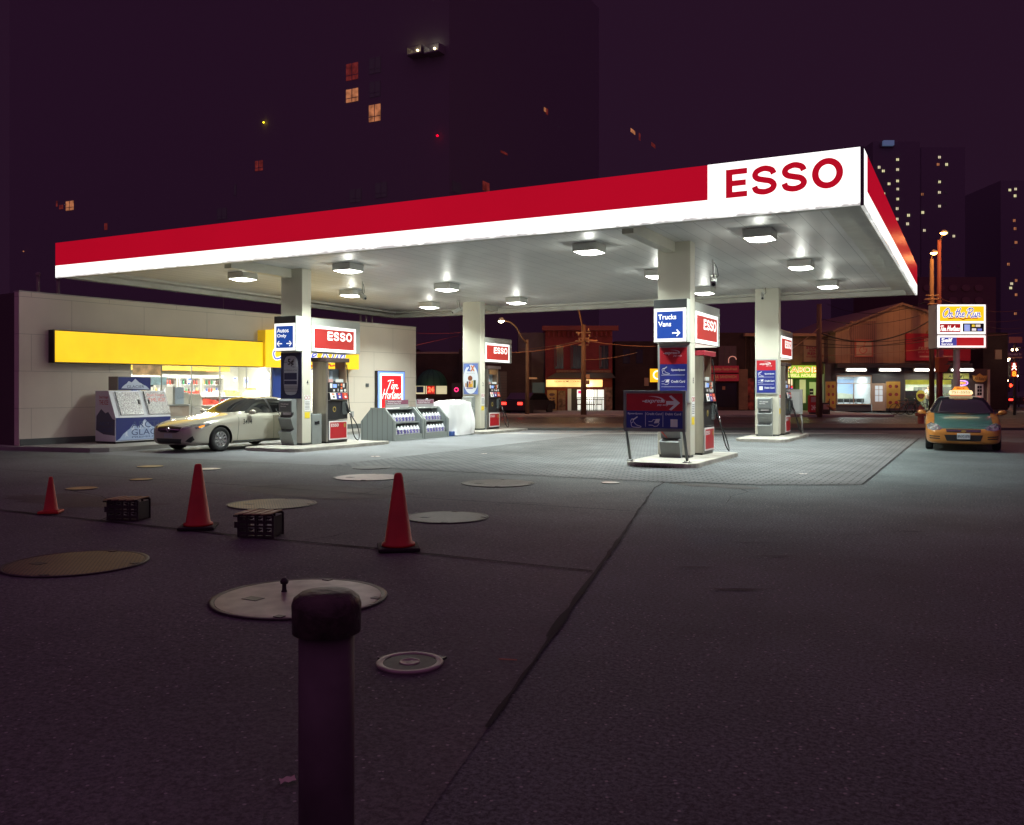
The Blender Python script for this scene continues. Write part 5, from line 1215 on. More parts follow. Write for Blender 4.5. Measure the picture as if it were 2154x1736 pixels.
A('grille_bar', patch(bvh, [(-.42, .60), (0, .615), (.42, .60), (.42, .585), (0, .60), (-.42, .585)], 'y', .012, 5), chrome)
A('emblem', MB().lathe([(.06, -.01), (.06, .01), (.045, .012), (.045, -.01)], n=20), chrome).location = (0, -.005, .6)
for o in t.e.children:
    if o.name.startswith('emblem'): o.rotation_euler = (pi/2, 0, 0)
A('lower_intake', patch(bvh, [(-.5, .36), (.5, .36), (.45, .24), (-.45, .24)], 'y', .007, 5), blackp)
A('number_plate', patch(bvh, [(-.16, .5), (.16, .5), (.16, .38), (-.16, .38)], 'y', .012, 3), M('plate_dim', (.3, .33, .35), .5))
m = MB(); m.bm.free(); m.bm = text_bm('3414', .01, .1, 1.7, 2.02, .7, .84, 0)
for v in m.bm.verts: v.co = Vector((.914+.008, v.co.x, v.co.z))
A('lettering', m, bink)
for yy in wyC:
    for sg in (-1, 1): wheel(t, sg*.80, yy, .325, sg)
rl = A('roof_sign', MB().prism([(-.3, 0), (-.26, .09), (-.2, .12), (-.15, .17), (.15, .17), (.2, .12), (.26, .09), (.3, 0)], -.09, .09, 'y'), M('lit_taxi_sign', (.9, .8, .5), .4, es=3, ecol=(1, .72, .3))); rl.location = (0, 2.85, 1.47)
A('sign_cap', MB().box(-.13, .13, -.08, .08, .17, .21, bev=.02), M('lit_taxi_cap', (.8, .3, .05), .4, es=1.2, ecol=(1, .35, .05)), rl)
t.e.location = (-18.68, 16.3, .008); t.e.rotation_euler = (0, 0, R(-3))

# --- green and orange taxi at right ---
orange = M('taxi_orange', (.50, .20, .035), .28, .1, coat=.5)
two = M('taxi_two_tone', (.50, .20, .035), .28, .1, coat=.5); ns_, ln_, b_ = nodes(two)
tc = ns_.new('ShaderNodeTexCoord'); sp = ns_.new('ShaderNodeSeparateXYZ'); ln_.new(tc.outputs['Object'], sp.inputs[0])
def mth(op, a, b): 
    n = ns_.new('ShaderNodeMath'); n.operation = op
    for i, v in enumerate((a, b)):
        if isinstance(v, (int, float)): n.inputs[i].default_value = v
        elif v is not None: ln_.new(v, n.inputs[i])
    return n.outputs[0]
ax_ = mth('ABSOLUTE', sp.outputs[0], None)
hood_ = mth('MULTIPLY', mth('LESS_THAN', ax_, .70), mth('MULTIPLY', mth('GREATER_THAN', sp.outputs[2], .60), mth('LESS_THAN', sp.outputs[2], 1.12)))
roof_ = mth('MULTIPLY', mth('GREATER_THAN', sp.outputs[2], 1.405), mth('LESS_THAN', ax_, .56))
mk_ = mth('MAXIMUM', hood_, roof_)
mx_ = ns_.new('ShaderNodeMix'); mx_.data_type = 'RGBA'; ln_.new(mk_, mx_.inputs[0]); mx_.inputs[6].default_value = (.50, .20, .035, 1); mx_.inputs[7].default_value = (.05, .15, .125, 1); ln_.new(mx_.outputs[2], b_.inputs['Base Color'])
t = T('orange_green_taxi', 'orange and green taxi facing the camera with lit roof sign', 'taxi', (0, 0, 0), 'W')
SI = [(0.0, .60, .28, .47, .51, None), (.05, .76, .20, .54, .585, None), (.18, .86, .18, .62, .67, None), (.45, .905, .18, .71, .79, None), (.98, .922, .18, .81, .90, None), (1.35, .925, .18, .86, .945, None), (1.56, .925, .18, .89, .965, None),
      (1.72, .925, .19, .905, 1.03, .72), (2.1, .926, .19, .945, 1.28, .64), (2.45, .926, .19, .955, 1.43, .6), (2.8, .926, .19, .96, 1.485, .59), (3.3, .925, .19, .97, 1.485, .59), (3.75, .92, .19, .985, 1.42, .59), (4.1, .91, .2, .995, 1.28, .62), (4.4, .9, .2, .995, 1.15, .68), (4.6, .88, .22, .985, 1.11, None), (4.85, .84, .24, .96, 1.08, None), (5.05, .76, .3, .86, 1.0, None), (5.09, .64, .4, .8, .9, None)]
wyI = (1.0, 3.81)
bvh = build_car(t, SI, None, 1.85, 5.09, wyI, .335, two)
A('windscreen', patch(bvh, [(-.79, 1.0), (-.70, 1.2), (-.58, 1.40), (-.3, 1.43), (0, 1.438), (.3, 1.43), (.58, 1.40), (.70, 1.2), (.79, 1.0), (.4, .97), (0, .96), (-.4, .97)], 'y', .006, 6), glassm)
m = patch(bvh, [(-.795, 1.002), (-.4, .972), (0, .962), (.4, .972), (.795, 1.002), (.78, .98), (.4, .95), (0, .94), (-.4, .95), (-.78, .98)], 'y', .01, 5); A('cowl', m, blackp)
for sg in (-1, 1):
    A('side_window', patch(bvh, [(1.9, 1.02), (2.2, 1.2), (2.55, 1.36), (2.85, 1.41), (2.88, 1.01)], 'x', .006, 6, sg), glassm)
    A('side_window', patch(bvh, [(2.95, 1.01), (2.93, 1.41), (3.4, 1.41), (3.75, 1.33), (4.0, 1.17), (4.05, 1.04)], 'x', .006, 6, sg), glassm)
    hl = A('headlight', patch(bvh, [(sg*.885, .68), (sg*.87, .59), (sg*.72, .545), (sg*.56, .56), (sg*.50, .60), (sg*.62, .69), (sg*.78, .75)], 'y', .008, 6), lampm)
    for cx, cz in ((.64, .61), (.77, .64)):
        m = MB().lathe([(.001, 0), (.05, .004), (.055, .012)], n=16); k = A('reflector', m, bright, hl); loc = bvh.ray_cast(Vector((sg*cx, -4, cz)), Vector((0, 1, 0)))[0]; k.location = loc+Vector((0, -.03, 0)); k.rotation_euler = (pi/2, 0, sg*.5)
    for z in (.39, .335): A('vent_slot', patch(bvh, [(sg*.82, z+.03), (sg*.56, z+.012), (sg*.56, z-.012), (sg*.8, z-.005)], 'y', .006, 5), blackp)
    m = MB().ball((sg*1.02, 1.93, 1.0), (.115, .085, .07)).box(min(sg*.87, sg*.97), max(sg*.87, sg*.97), 1.9, 1.96, .93, .97, bev=.01); A('wing_mirror', m, orange)
    A('door_gap', patch(bvh, [(1.6, .95), (1.612, .95), (1.56, .28), (1.548, .28)], 'x', .0045, 6, sg), blackp)
A('grille', patch(bvh, [(-.42, .585), (.42, .585), (.4, .505), (-.4, .505)], 'y', .007, 5), blackp)
A('grille_bar', patch(bvh, [(-.41, .55), (.41, .55), (.41, .535), (-.41, .535)], 'y', .011, 5), chrome)
A('emblem', MB().box(-.06, .06, -.012, 0, -.015, .015).box(-.03, .03, -.013, 0, -.028, .028), M('gold_emblem', (.6, .45, .12), .3, .8)).location = (0, -.03, .542)
A('lower_intake', patch(bvh, [(-.46, .44), (.46, .44), (.4, .28), (-.4, .28)], 'y', .007, 5), blackp)
pl = A('number_plate', MB().box(-.155, .155, -.02, 0, 0, .155, bev=.004), M('plate_white', (.6, .66, .66), .5)); pl.location = (0, -.025, .33)
m = MB(); m.bm.free(); m.bm = text_bm('BNXS-878', .01, 0, -.14, .14, .04, .11, -.024); A('lettering', m, M('plate_blue', (.03, .08, .14), .5), pl)
for yy in wyI:
    for sg in (-1, 1): wheel(t, sg*.82, yy, .335, sg, 8)
rs = A('roof_sign', MB().prism([(-.29, 0), (-.315, .04), (-.29, .115), (-.21, .13), (.21, .13), (.29, .115), (.315, .04), (.29, 0)], -.12, .12, 'y'), M('lit_roof_sign', (.9, .8, .5), .4, es=1.1, ecol=(1, .80, .42))); rs.location = (0, 2.75, 1.5)
cp_ = A('sign_cap', MB().prism([(-.22, .13), (-.16, .23), (.16, .23), (.22, .13)], -.09, .09, 'y'), M('lit_sign_cap', (.8, .35, .04), .4, es=1.0, ecol=(1, .28, .03)), rs)
m = MB(); m.bm.free(); m.bm = text_bm('751-5555', .01, 0, -.24, .24, .03, .1, -.124); A('lettering', m, bink, rs)
m = MB(); m.bm.free(); m.bm = text_bm('BECK', .01, 0, -.11, .11, .15, .205, -.096); A('lettering', m, M('dark_red_ink', (.2, .03, .02), .5), rs)
A('sign_base', MB().box(-.28, .28, -.1, .1, -.03, -.001, bev=.01), M('lit_sign_base', (.7, .3, .2), .4, es=.6, ecol=(1, .4, .2)), rs)
wp = A('wiper', MB().tube([(-.7, 1.66, 1.03), (-.3, 1.62, 1.0), (.2, 1.6, .99)], .008, 6), blackp)
xt, yt = s2w(ux(2027, 23.6), 23.6).xy
t.e.location = (xt, yt-.25, .008); t.e.rotation_euler = (0, 0, R(2))

# ================= STREET =================
FD = 64.5
def bld(name, lb, u0, u1, v, mat, D=FD, depth=12, cat='building', zt=None):
    x0, x1 = ux(u0, D), ux(u1, D); z = zt or vz(v, D)
    t = T(name, lb, cat, ((x0+x1)/2, D, .13), 'S'); t.D = D
    t.add('wall', MB().box(x0, x1, D, D+depth, .0, z), mat)
    return t
def R_(t, name, mat, u0, u1, v0, v1, off=.03, parent=None, D=None, th=None, em=None):   # flat piece on a facade
    D = D or t.D
    return t.add(name, MB().box(ux(u0, D), ux(u1, D), D-off, D-off+(th or off-.001), vz(v1, D), vz(v0, D)), mat, parent)
def X_(t, s, mat, u0, u1, v0, v1, off=.05, parent=None, bold=.01, shear=0, D=None):
    D = D or t.D; return t.text(s, mat, ux(u0, D), ux(u1, D), vz(v1, D), vz(v0, D), D-off, parent, bold, shear)
darkw = M('dark_window', (.02, .02, .025), .15); winf = M('window_frame', (.12, .10, .09), .6)
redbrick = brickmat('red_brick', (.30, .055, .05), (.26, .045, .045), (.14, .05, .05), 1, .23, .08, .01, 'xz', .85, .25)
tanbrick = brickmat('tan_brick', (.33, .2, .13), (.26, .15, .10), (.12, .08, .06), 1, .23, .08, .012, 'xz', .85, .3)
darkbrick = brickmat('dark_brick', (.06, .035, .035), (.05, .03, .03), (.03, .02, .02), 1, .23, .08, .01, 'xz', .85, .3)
render_ = M('grey_render', (.16, .14, .13), .8, ns=.8, na=.3); siding = M('tan_siding', (.36, .25, .17), .6, ns=1, na=.15)
ribbed = brickmat('ribbed_siding', (.30, .17, .13), (.27, .15, .115), (.12, .07, .06), 1, .14, 40, .02, 'xz', .6, .1)
vsid = brickmat('vertical_siding', (.38, .26, .17), (.36, .245, .16), (.2, .13, .09), 1, .42, 40, .012, 'xz', .6, .18)
trimd = M('dark_trim', (.05, .045, .045), .5)
warm = M('warm_shop_light', (.8, .7, .5), .6, es=1.0, ecol=(.95, .78, .48)); cool_ = M('cool_shop_light', (.8, .8, .75), .6, es=1.1, ecol=(.86, .9, .80))

# dim block between shop and back left column
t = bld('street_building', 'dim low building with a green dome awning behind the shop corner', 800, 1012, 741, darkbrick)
t.box('coping', M('pale_coping', (.25, .17, .14), .7), ux(800, FD), ux(965, FD), FD-.08, FD-.001, vz(741, FD)-.12, vz(741, FD)+.02)
R_(t, 'chimney_stack', darkbrick, 966, 985, 735, 866, .25)
w_ = R_(t, 'window', M('cafe_window', (.7, .7, .6), .5, es=.7, ecol=(.8, .72, .42)), 875, 940, 812, 829, .05); R_(t, 'neon_panel', M('red_neon_panel', (.5, .02, .02), .4, es=.6, ecol=(.5, .01, .01)), 898, 915, 812, 829, .07, w_)
X_(t, '24', M('neon_red', (1, .1, .05), .4, es=2.5, ecol=(1, .12, .05)), 900, 913, 814, 825, .09, w_, .04); R_(t, 'poster', M('poster_dark_blue', (.03, .06, .2), .5), 876, 891, 813, 826, .07, w_)
for u in (895, 916, 917): R_(t, 'mullion', winf, u-.7, u+.7, 812, 829, .09, w_)
t2 = T('dome_awning', 'round green dome awning over a small cafe window', 'awning', (ux(908, FD), FD, vz(812, FD)), 'S')
m = MB().grid(lambda i, j: Vector((ux(908, FD)+1.15*cos(pi*i)*cos(j*pi/2*.97), FD-1.0*sin(pi*i)*cos(j*pi/2*.97)-.01, vz(812, FD)+1.2*sin(j*pi/2))), 14, 8); t2.add('canvas', m, M('awning_green', (.03, .13, .07), .7))
for i in range(1, 7): t2.add('rib', MB().tube([(ux(908, FD)+1.16*cos(pi*i/7)*cos(j*pi/12), FD-1.02*sin(pi*i/7)*cos(j*pi/12)-.01, vz(812, FD)+1.21*sin(j*pi/12)) for j in range(7)], .02, 5), M('awning_rib', (.01, .06, .03), .7))
s_ = T('neon_badge', 'small round pink neon badge in a dark shopfront', 'neon sign', (ux(965+147, 60)*0+ux(960, 62), 62, vz(820, 62)), 'S')
s_.add('ring', MB().tube([(ux(960, 62)+.13*cos(q*pi/8), 62, vz(820, 62)+.13*sin(q*pi/8)) for q in range(16)], .03, 6, True), M('neon_pink', (1, .1, .3), .4, es=2, ecol=(1, .04, .2))); s_.box('backing', trimd, ux(950, 62), ux(970, 62), 62.03, 62.06, vz(835, 62), vz(806, 62))
lamp('POINT', (0, -1.5, -.6), 8, (1, .8, .5), t2.e, .3, 'cafe_glow')
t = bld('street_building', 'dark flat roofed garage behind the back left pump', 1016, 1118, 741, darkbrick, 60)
R_(t, 'roller_door', M('louvre_dark', (.09, .07, .065), .6), 1037, 1066, 782, 850, .05, D=60)
m = MB()
for q in range(12): m.box(ux(1037, 60), ux(1066, 60), 59.93, 59.95, vz(784+q*5.5, 60)-.03, vz(784+q*5.5, 60))
t.add('louvre', m, trimd)
t = bld('street_building', 'dark narrow building left of the red brick restaurant', 1090, 1148, 700, render_, 66); R_(t, 'shopfront_window', M('teal_dim_window', (.1, .12, .11), .4, es=.05, ecol=(.3, .5, .45)), 1120, 1146, 805, 860, .05, D=66)
# red brick restaurant
t = bld('restaurant_building', 'two storey red brick building with an Indian home cooking sign', 1147, 1288, 690, redbrick, 65)
R_(t, 'cornice', M('cornice_red', (.25, .06, .05), .7), 1140, 1300, 686, 696, .35); 
m = MB()
for q in range(14): m.box(ux(1153+q*10, 65), ux(1157+q*10, 65), 64.75, 64.99, vz(708, 65), vz(698, 65))
t.add('corbel', m, redbrick)
for a, b in ((1167, 1185), (1201, 1224), (1261, 1280)):
    w_ = R_(t, 'window', darkw, a, b, 727, 776, .04); R_(t, 'frame', winf, a-1, a+1, 727, 776, .07, w_); R_(t, 'frame', winf, (a+b)/2-.5, (a+b)/2+.5, 727, 776, .07, w_); R_(t, 'curtain', M('dim_curtain', (.15, .05, .05), .8), a+1, a+4, 730, 772, .06, w_)
R_(t, 'ledge', M('tan_ledge', (.34, .22, .12), .8, ns=9, na=.4), 1170, 1284, 779, 784, .3)
m = MB().prism([(ux(1150, 65), vz(796, 65)), (ux(1292, 65), vz(796, 65)), (ux(1284, 65), vz(785, 65)), (ux(1168, 65), vz(785, 65))], 64.1, 64.98, 'y'); t.add('shopfront_roof', m, trimd)
sg = T('restaurant_sign', 'long lit yellow restaurant sign over the red brick shopfront', 'lit sign', (ux(1222, 64), 64, vz(813, 64)), 'S')
sg.box('panel', M('lit_restaurant_sign', (.8, .6, .3), .4, es=1.35, ecol=(1, .68, .22), ns=1.3, na=.35), ux(1149, 64), ux(1267, 64), 63.9, 64.2, vz(814, 64), vz(799, 64))
sg.text('INDIAN HOME COOKING', M('sign_brown_ink', (.25, .1, .03), .5, es=.25, ecol=(.5, .2, .08)), ux(1166, 64), ux(1221, 64), vz(804.5, 64), vz(800.5, 64), 63.87, bold=.01)
R_(t, 'menu_board', M('menu_board_tan', (.45, .28, .14), .6), 1151, 1171, 821, 863, .1); 
m = MB(); m.prism([(ux(1161+6*cos(q*pi/8), 65), vz(830-3*sin(q*pi/8), 65)) for q in range(16)], 64.87, 64.89, 'y')
for q in range(6): m.prism([(ux(1157.5+(q % 2)*7+2.6*cos(k*pi/6), 65), vz(838+(q//2)*5-1.6*sin(k*pi/6), 65)) for k in range(12)], 64.87, 64.89, 'y')
t.add('menu_marks', m, M('menu_ink', (.12, .05, .07), .6))
stone = M('rubble_stone', (.22, .13, .1), .9, ns=4, na=.7, bs=5, ba=1)
R_(t, 'stone_pier', stone, 1173, 1189, 822, 865, .3); R_(t, 'stone_pier', stone, 1272, 1287, 815, 865, .3)
# restaurant interior seen through the window
R_(t, 'door', M('pale_door', (.5, .48, .42), .6, es=.12, ecol=(.8, .8, .65)), 1194, 1201.5, 818, 864, .12); R_(t, 'door_leaf', trimd, 1201.6, 1213, 818, 865, .1)
w_ = R_(t, 'window', cool_, 1213.8, 1270, 820, 865, .04)
for a in (1233, 1249, 1256): R_(t, 'mullion', winf, a-.6, a+.6, 819, 864, .08, w_)
R_(t, 'open_sign', M('neon_open', (.6, .02, .1), .4, es=1, ecol=(.9, .04, .2)), 1216, 1225, 822, 828, .1, w_); R_(t, 'white_blind', M('lit_blind', (.9, .9, .85), .6, es=1.7, ecol=(1, 1, .9)), 1231, 1249, 820.5, 844, .07, w_)
for i, a in enumerate((1220, 1234, 1246, 1260)):
    c = T('dining_chair', f'dark slatted chair, {["leftmost", "second", "third", "rightmost"][i]} of four by the restaurant window', 'chair', (ux(a, 63.6), 63.6, .13), 'S', 'chairs at the restaurant window')
    c.add('frame', MB().tube([(ux(a, 63.6)-.2, 63.6, .14), (ux(a, 63.6)-.2, 63.6, 1.0), (ux(a, 63.6)+.2, 63.6, 1.0), (ux(a, 63.6)+.2, 63.6, .14)], .02, 6).tube([(ux(a, 63.6)-.07, 63.6, .6), (ux(a, 63.6)-.07, 63.6, 1.0)], .015, 5).tube([(ux(a, 63.6)+.07, 63.6, .6), (ux(a, 63.6)+.07, 63.6, 1.0)], .015, 5), blackp)
    c.box('seat', M('seat_maroon', (.25, .04, .05), .6), ux(a, 63.6)-.2, ux(a, 63.6)+.2, 63.4, 63.78, .56, .62)
m = MB()
x0, x1 = ux(1212, 62.8), ux(1272, 62.8)
for z in (.2, .95, 1.1): m.tube([(x0, 62.8, z), (x1, 62.8, z)], .02, 6)
for q in range(16): m.tube([(x0+(x1-x0)*q/15, 62.8, .14), (x0+(x1-x0)*q/15, 62.8, 1.1)], .014, 5)
f_ = T('patio_railing', 'thin black railing in front of the restaurant window', 'railing', (x0, 62.8, .13), 'S'); f_.add('bars', m, blackp)
lamp('POINT', (ux(1242, 63)-t.o.x, -1.3, 1.9), 25, (1, .9, .7), t.e, .3, 'shopfront_glow')
# dark stretch, yellow round sign
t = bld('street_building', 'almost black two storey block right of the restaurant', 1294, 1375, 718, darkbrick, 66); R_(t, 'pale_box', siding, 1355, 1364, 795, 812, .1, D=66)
for a, b in ((1310, 1325), (1338, 1352)): w_ = R_(t, 'window', darkw, a, b, 735, 765, .04, D=66)
sg = T('yellow_shop_sign', 'square yellow lit shop sign with a white ring', 'lit sign', (ux(1376, 58), 58, vz(806, 58)), 'S')
sg.box('panel', M('lit_yellow_square', (.8, .5, .02), .4, es=1, ecol=(1, .5, .01)), ux(1368, 58), ux(1398, 58), 58, 58.15, vz(804, 58), vz(776, 58))
sg.add('ring', MB().tube([(ux(1383, 58)+.26*cos(q*pi/10), 57.98, vz(789, 58)+.26*sin(q*pi/10)) for q in range(20)], .04, 6, True), M('lit_white_soft', (.8, .8, .8), .5, es=1.6, ecol=(1, .95, .8)))
sg.box('bracket', trimd, ux(1398, 58), ux(1440, 58), 58.05, 58.1, vz(783, 58), vz(781, 58))
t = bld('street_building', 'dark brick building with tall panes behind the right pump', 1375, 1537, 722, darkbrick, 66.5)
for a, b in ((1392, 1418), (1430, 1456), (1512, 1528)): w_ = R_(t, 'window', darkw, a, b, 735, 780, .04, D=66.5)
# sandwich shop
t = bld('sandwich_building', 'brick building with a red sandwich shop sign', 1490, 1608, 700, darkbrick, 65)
w_ = R_(t, 'window', M('dim_pane', (.1, .07, .08), .4), 1512, 1548, 728, 770, .04)
for a in (1512, 1524, 1536, 1548): R_(t, 'mullion', winf, a-.6, a+.6, 728, 770, .07, w_)
R_(t, 'mullion', winf, 1512, 1548, 744, 745.3, .07, w_)
t.add('neon_arch', MB().tube([(ux(1540+8*cos(a), 65), 64.9, vz(757-7*sin(a), 65)) for a in [pi*k/8 for k in range(9)]]+[(ux(1532, 65), 64.9, vz(764, 65))], .025, 5), M('arch_glow', (.7, .3, .2), .5, es=.7, ecol=(.9, .4, .3)))
R_(t, 'upper_fascia', M('fascia_red_dim', (.4, .03, .05), .5, es=.08, ecol=(.6, .03, .06)), 1490, 1552, 770, 784, .3); X_(t, 'Healthy-Tasty-Fresh', M('fascia_gold', (.55, .28, .1), .5, es=.1, ecol=(.8, .4, .2)), 1494, 1548, 774, 781, .33)
fs = R_(t, 'shop_fascia', M('fascia_red_dim', (.4, .03, .05), .5, es=.08, ecol=(.6, .03, .06)), 1490, 1552, 787, 802, .35)
X_(t, 'DA', M('fascia_gold', (.55, .28, .1), .5, es=.1, ecol=(.8, .4, .2)), 1497, 1509, 789, 797, .38, fs, .01, .2); X_(t, 'SANDWICH', M('fascia_gold', (.55, .28, .1), .5, es=.1, ecol=(.8, .4, .2)), 1512, 1546, 790, 796, .38, fs)
X_(t, '913 8897', M('fascia_gold', (.55, .28, .1), .5, es=.1, ecol=(.8, .4, .2)), 1490, 1508, 798.5, 801, .38, fs)
R_(t, 'shopfront_window', darkw, 1498, 1549, 806, 856, .04); R_(t, 'notice', M('tan_notice', (.4, .2, .12), .6), 1519, 1525, 813, 820, .07)
R_(t, 'brick_pier', tanbrick, 1553, 1571, 777, 862, .25)
t = bld('street_building', 'pale painted brick building with a store for rent notice', 1568, 1756, 705, brickmat('painted_brick', (.30, .2, .15), (.27, .175, .13), (.15, .09, .07), 1, .23, .08, .01, 'xz', .85, .35), 65)
R_(t, 'cornice', M('cornice_tan', (.36, .22, .14), .7), 1564, 1756, 702, 708, .4)
R_(t, 'blocked_window', siding, 1690, 1733, 715, 761, .06); R_(t, 'sill', trimd, 1687, 1735, 762, 765, .2)
rp = M('faded_red_ink', (.3, .02, .07), .7)
X_(t, 'STORE', rp, 1695, 1726, 728, 734.5, .08, None, .03); X_(t, 'FOR', rp, 1702, 1715, 736, 740, .08, None, .03); X_(t, 'RENT', rp, 1698, 1726, 741.5, 747, .08, None, .03); X_(t, '416-848-0709', rp, 1695, 1731, 749, 752.5, .08, None, .01)
t.add('food_mural', MB().box(ux(1571, 65), ux(1585, 65), 64.9, 64.99, vz(862, 65), vz(796, 65)), M('mural', (.3, .05, .04), .7, ns=2.5, na=.9))
sg = T('grill_house_sign', 'green lit KABOB grill house sign with orange letters', 'lit sign', (ux(1690, 64.4), 64.4, vz(795, 64.4)), 'S')
sg.box('panel', M('lit_green_sign', (.3, .5, .1), .4, es=.95, ecol=(.24, .44, .03)), ux(1606, 64.4), ux(1720.5, 64.4), 64.4, 64.6, vz(795, 64.4), vz(769, 64.4))
for b_, mt, off in ((.035, M('lit_white_soft', (.8, .8, .8), .5, es=1.6, ecol=(1, .95, .8)), .02), (.01, M('lit_orange_ink', (.8, .4, .05), .5, es=1, ecol=(.85, .3, .01)), .03)):
    sg.text('KABOB', mt, ux(1651, 64.4), ux(1719, 64.4), vz(784.5, 64.4), vz(771.5, 64.4), 64.4-off, bold=b_)
sg.text('BURGER GRILL HOUSE', M('lit_cream_ink', (.8, .7, .4), .5, es=1.1, ecol=(.9, .8, .35)), ux(1616, 64.4), ux(1718, 64.4), vz(793.5, 64.4), vz(786.5, 64.4), 64.37, bold=.03, shear=.2)
gf = T('grill_shopfront', 'green framed shopfront below the kabob sign', 'shopfront', (ux(1690, 64.7), 64.7, .13), 'S')
grn = M('shop_green', (.06, .16, .04), .5)
def P2(t, nme, mt, u0, u1, v0, v1, d, D=64.7, th=.04, parent=None): return t.add(nme, MB().box(ux(u0, D), ux(u1, D), D-d, D-d+th, vz(v1, D), vz(v0, D)), mt, parent)
P2(gf, 'frame', grn, 1610, 1722, 797, 866, 0, th=.2)
P2(gf, 'window', M('grill_glass', (.05, .05, .04), .3, es=.06, ecol=(.6, .6, .3)), 1614, 1650, 812, 862, .06)
P2(gf, 'menu_light', warm, 1653, 1666, 798, 811, .09, th=.05); P2(gf, 'red_light', M('red_light_band', (.6, .05, .03), .5, es=1, ecol=(.8, .04, .03)), 1652, 1667, 812, 817, .09); P2(gf, 'violet_tube', M('violet_tube', (.5, .2, .8), .5, es=1.5, ecol=(.5, .15, .9)), 1656, 1666, 816.5, 817.5, .1)
P2(gf, 'door_leaf', grn, 1672, 1699, 799, 864, .08); P2(gf, 'door_pane', M('grill_lit_pane', (.6, .6, .4), .5, es=.35, ecol=(.55, .62, .3)), 1681, 1694, 799, 848, .1)
P2(gf, 'window', M('grill_lit_window', (.5, .6, .3), .5, es=.35, ecol=(.42, .6, .2)), 1702, 1718, 804, 860, .06)
P2(gf, 'drinks_fridge', blackp, 1702, 1710, 818, 860, .1); 
for z in (826, 833, 840, 847): P2(gf, 'fridge_shelf', white, 1703, 1709, z-3, z-1, .13)
lamp('POINT', (0, -1.2, 1.6), 18, (.75, 1, .4), gf.e, .3, 'shopfront_glow')
# gabled hall
D = 63.5
gx0, gx1 = ux(1757, D), ux(2040, D)
t = T('gabled_hall', 'big gabled hall with tan siding above lit shop windows', 'building', ((gx0+gx1)/2, D, .13), 'S'); t.D = D
pk = (ux(1895, D), vz(642, D))
m = MB().prism([(gx0, vz(764, D)), (gx1, vz(764, D)), (gx1, vz(688, D)), (ux(1930, D), vz(652, D)), pk, (gx0, vz(697, D))], D, D+16, 'y'); t.add('upper_wall', m, vsid)
t.add('lower_wall', MB().box(gx0-.3, gx1+.1, D+4, D+16, 0, vz(764, D)-.01).box(gx0-.3, gx0, D, D+4, 0, vz(764, D)-.01), trimd)
m = MB()
for (a, b) in (((ux(1750, D), vz(700, D)), pk), (pk, (gx1+.4, vz(688, D)))):
    m.prism([(a[0], a[1]), (b[0], b[1]), (b[0], b[1]+.16), (a[0], a[1]+.16)], D-.25, D+16, 'y')
t.add('roof', m, M('roof_edge', (.2, .13, .1), .7))
R_(t, 'ribbed_panel', ribbed, 1788, 1843, 676, 764, .05)
R_(t, 'eaves_band', trimd, 1757, 2040, 765, 774, .4); 
ap = T('access_sign', 'square sign with an abstract wheelchair figure on the hall', 'sign', (ux(1813, D), D-.1, vz(762, D)), 'S')
ap.box('border', M('sign_border_red', (.45, .12, .08), .6), ux(1797, D), ux(1835, D), D-.12, D-.055, vz(751.5, D), vz(715, D)); ap.box('face', M('sign_cream', (.5, .34, .22), .6), ux(1800, D), ux(1832, D), D-.13, D-.1205, vz(748.5, D), vz(718, D))
m = MB(); cx, cz = ux(1815, D), vz(736, D)
m.ribbon(catmull([(cx+.1, cz+.25), (cx-.2, cz+.15), (cx-.28, cz-.1), (cx-.05, cz-.28), (cx+.2, cz-.12), (cx+.22, cz+.05)]), .07, D-.135); m.ribbon([(cx+.05, cz+.36), (cx, cz+.02), (cx+.25, cz+.06)], .06, D-.136)
m.prism([(cx+.1+.06*cos(k*pi/5), cz+.5+.06*sin(k*pi/5)) for k in range(10)], D-.137, D-.134, 'y'); ap.add('figure', m, M('figure_red', (.5, .14, .1), .6))
bb = T('red_billboard', 'red billboard on the hall with a pale for rent note', 'billboard', (ux(1985, D), D-.2, vz(760, D)), 'S')
bb.box('board', M('billboard_red', (.38, .015, .03), .55), ux(1903, D), ux(2038, D), D-.25, D-.06, vz(759.5, D), vz(702, D)); 
rk = M('board_pink_ink', (.55, .3, .22), .6)
bb.box('pasted_note', M('note_cream', (.5, .36, .26), .7), ux(1941, D), ux(1975, D), D-.262, D-.2505, vz(731, D), vz(712, D))
bb.text('FOR RENT', M('faded_red_ink', (.3, .02, .07), .7), ux(1943, D), ux(1973, D), vz(718, D), vz(713.5, D), D-.266, bold=.02)
bb.text('reason', rk, ux(1929, D), ux(1962, D), vz(737, D), vz(730, D), D-.27); bb.text('your looks', rk, ux(1928, D), ux(1960, D), vz(743.5, D), vz(739, D), D-.255)
bb.box('pale_bar', rk, ux(1931, D), ux(2013, D), D-.256, D-.2505, vz(752, D), vz(749, D))
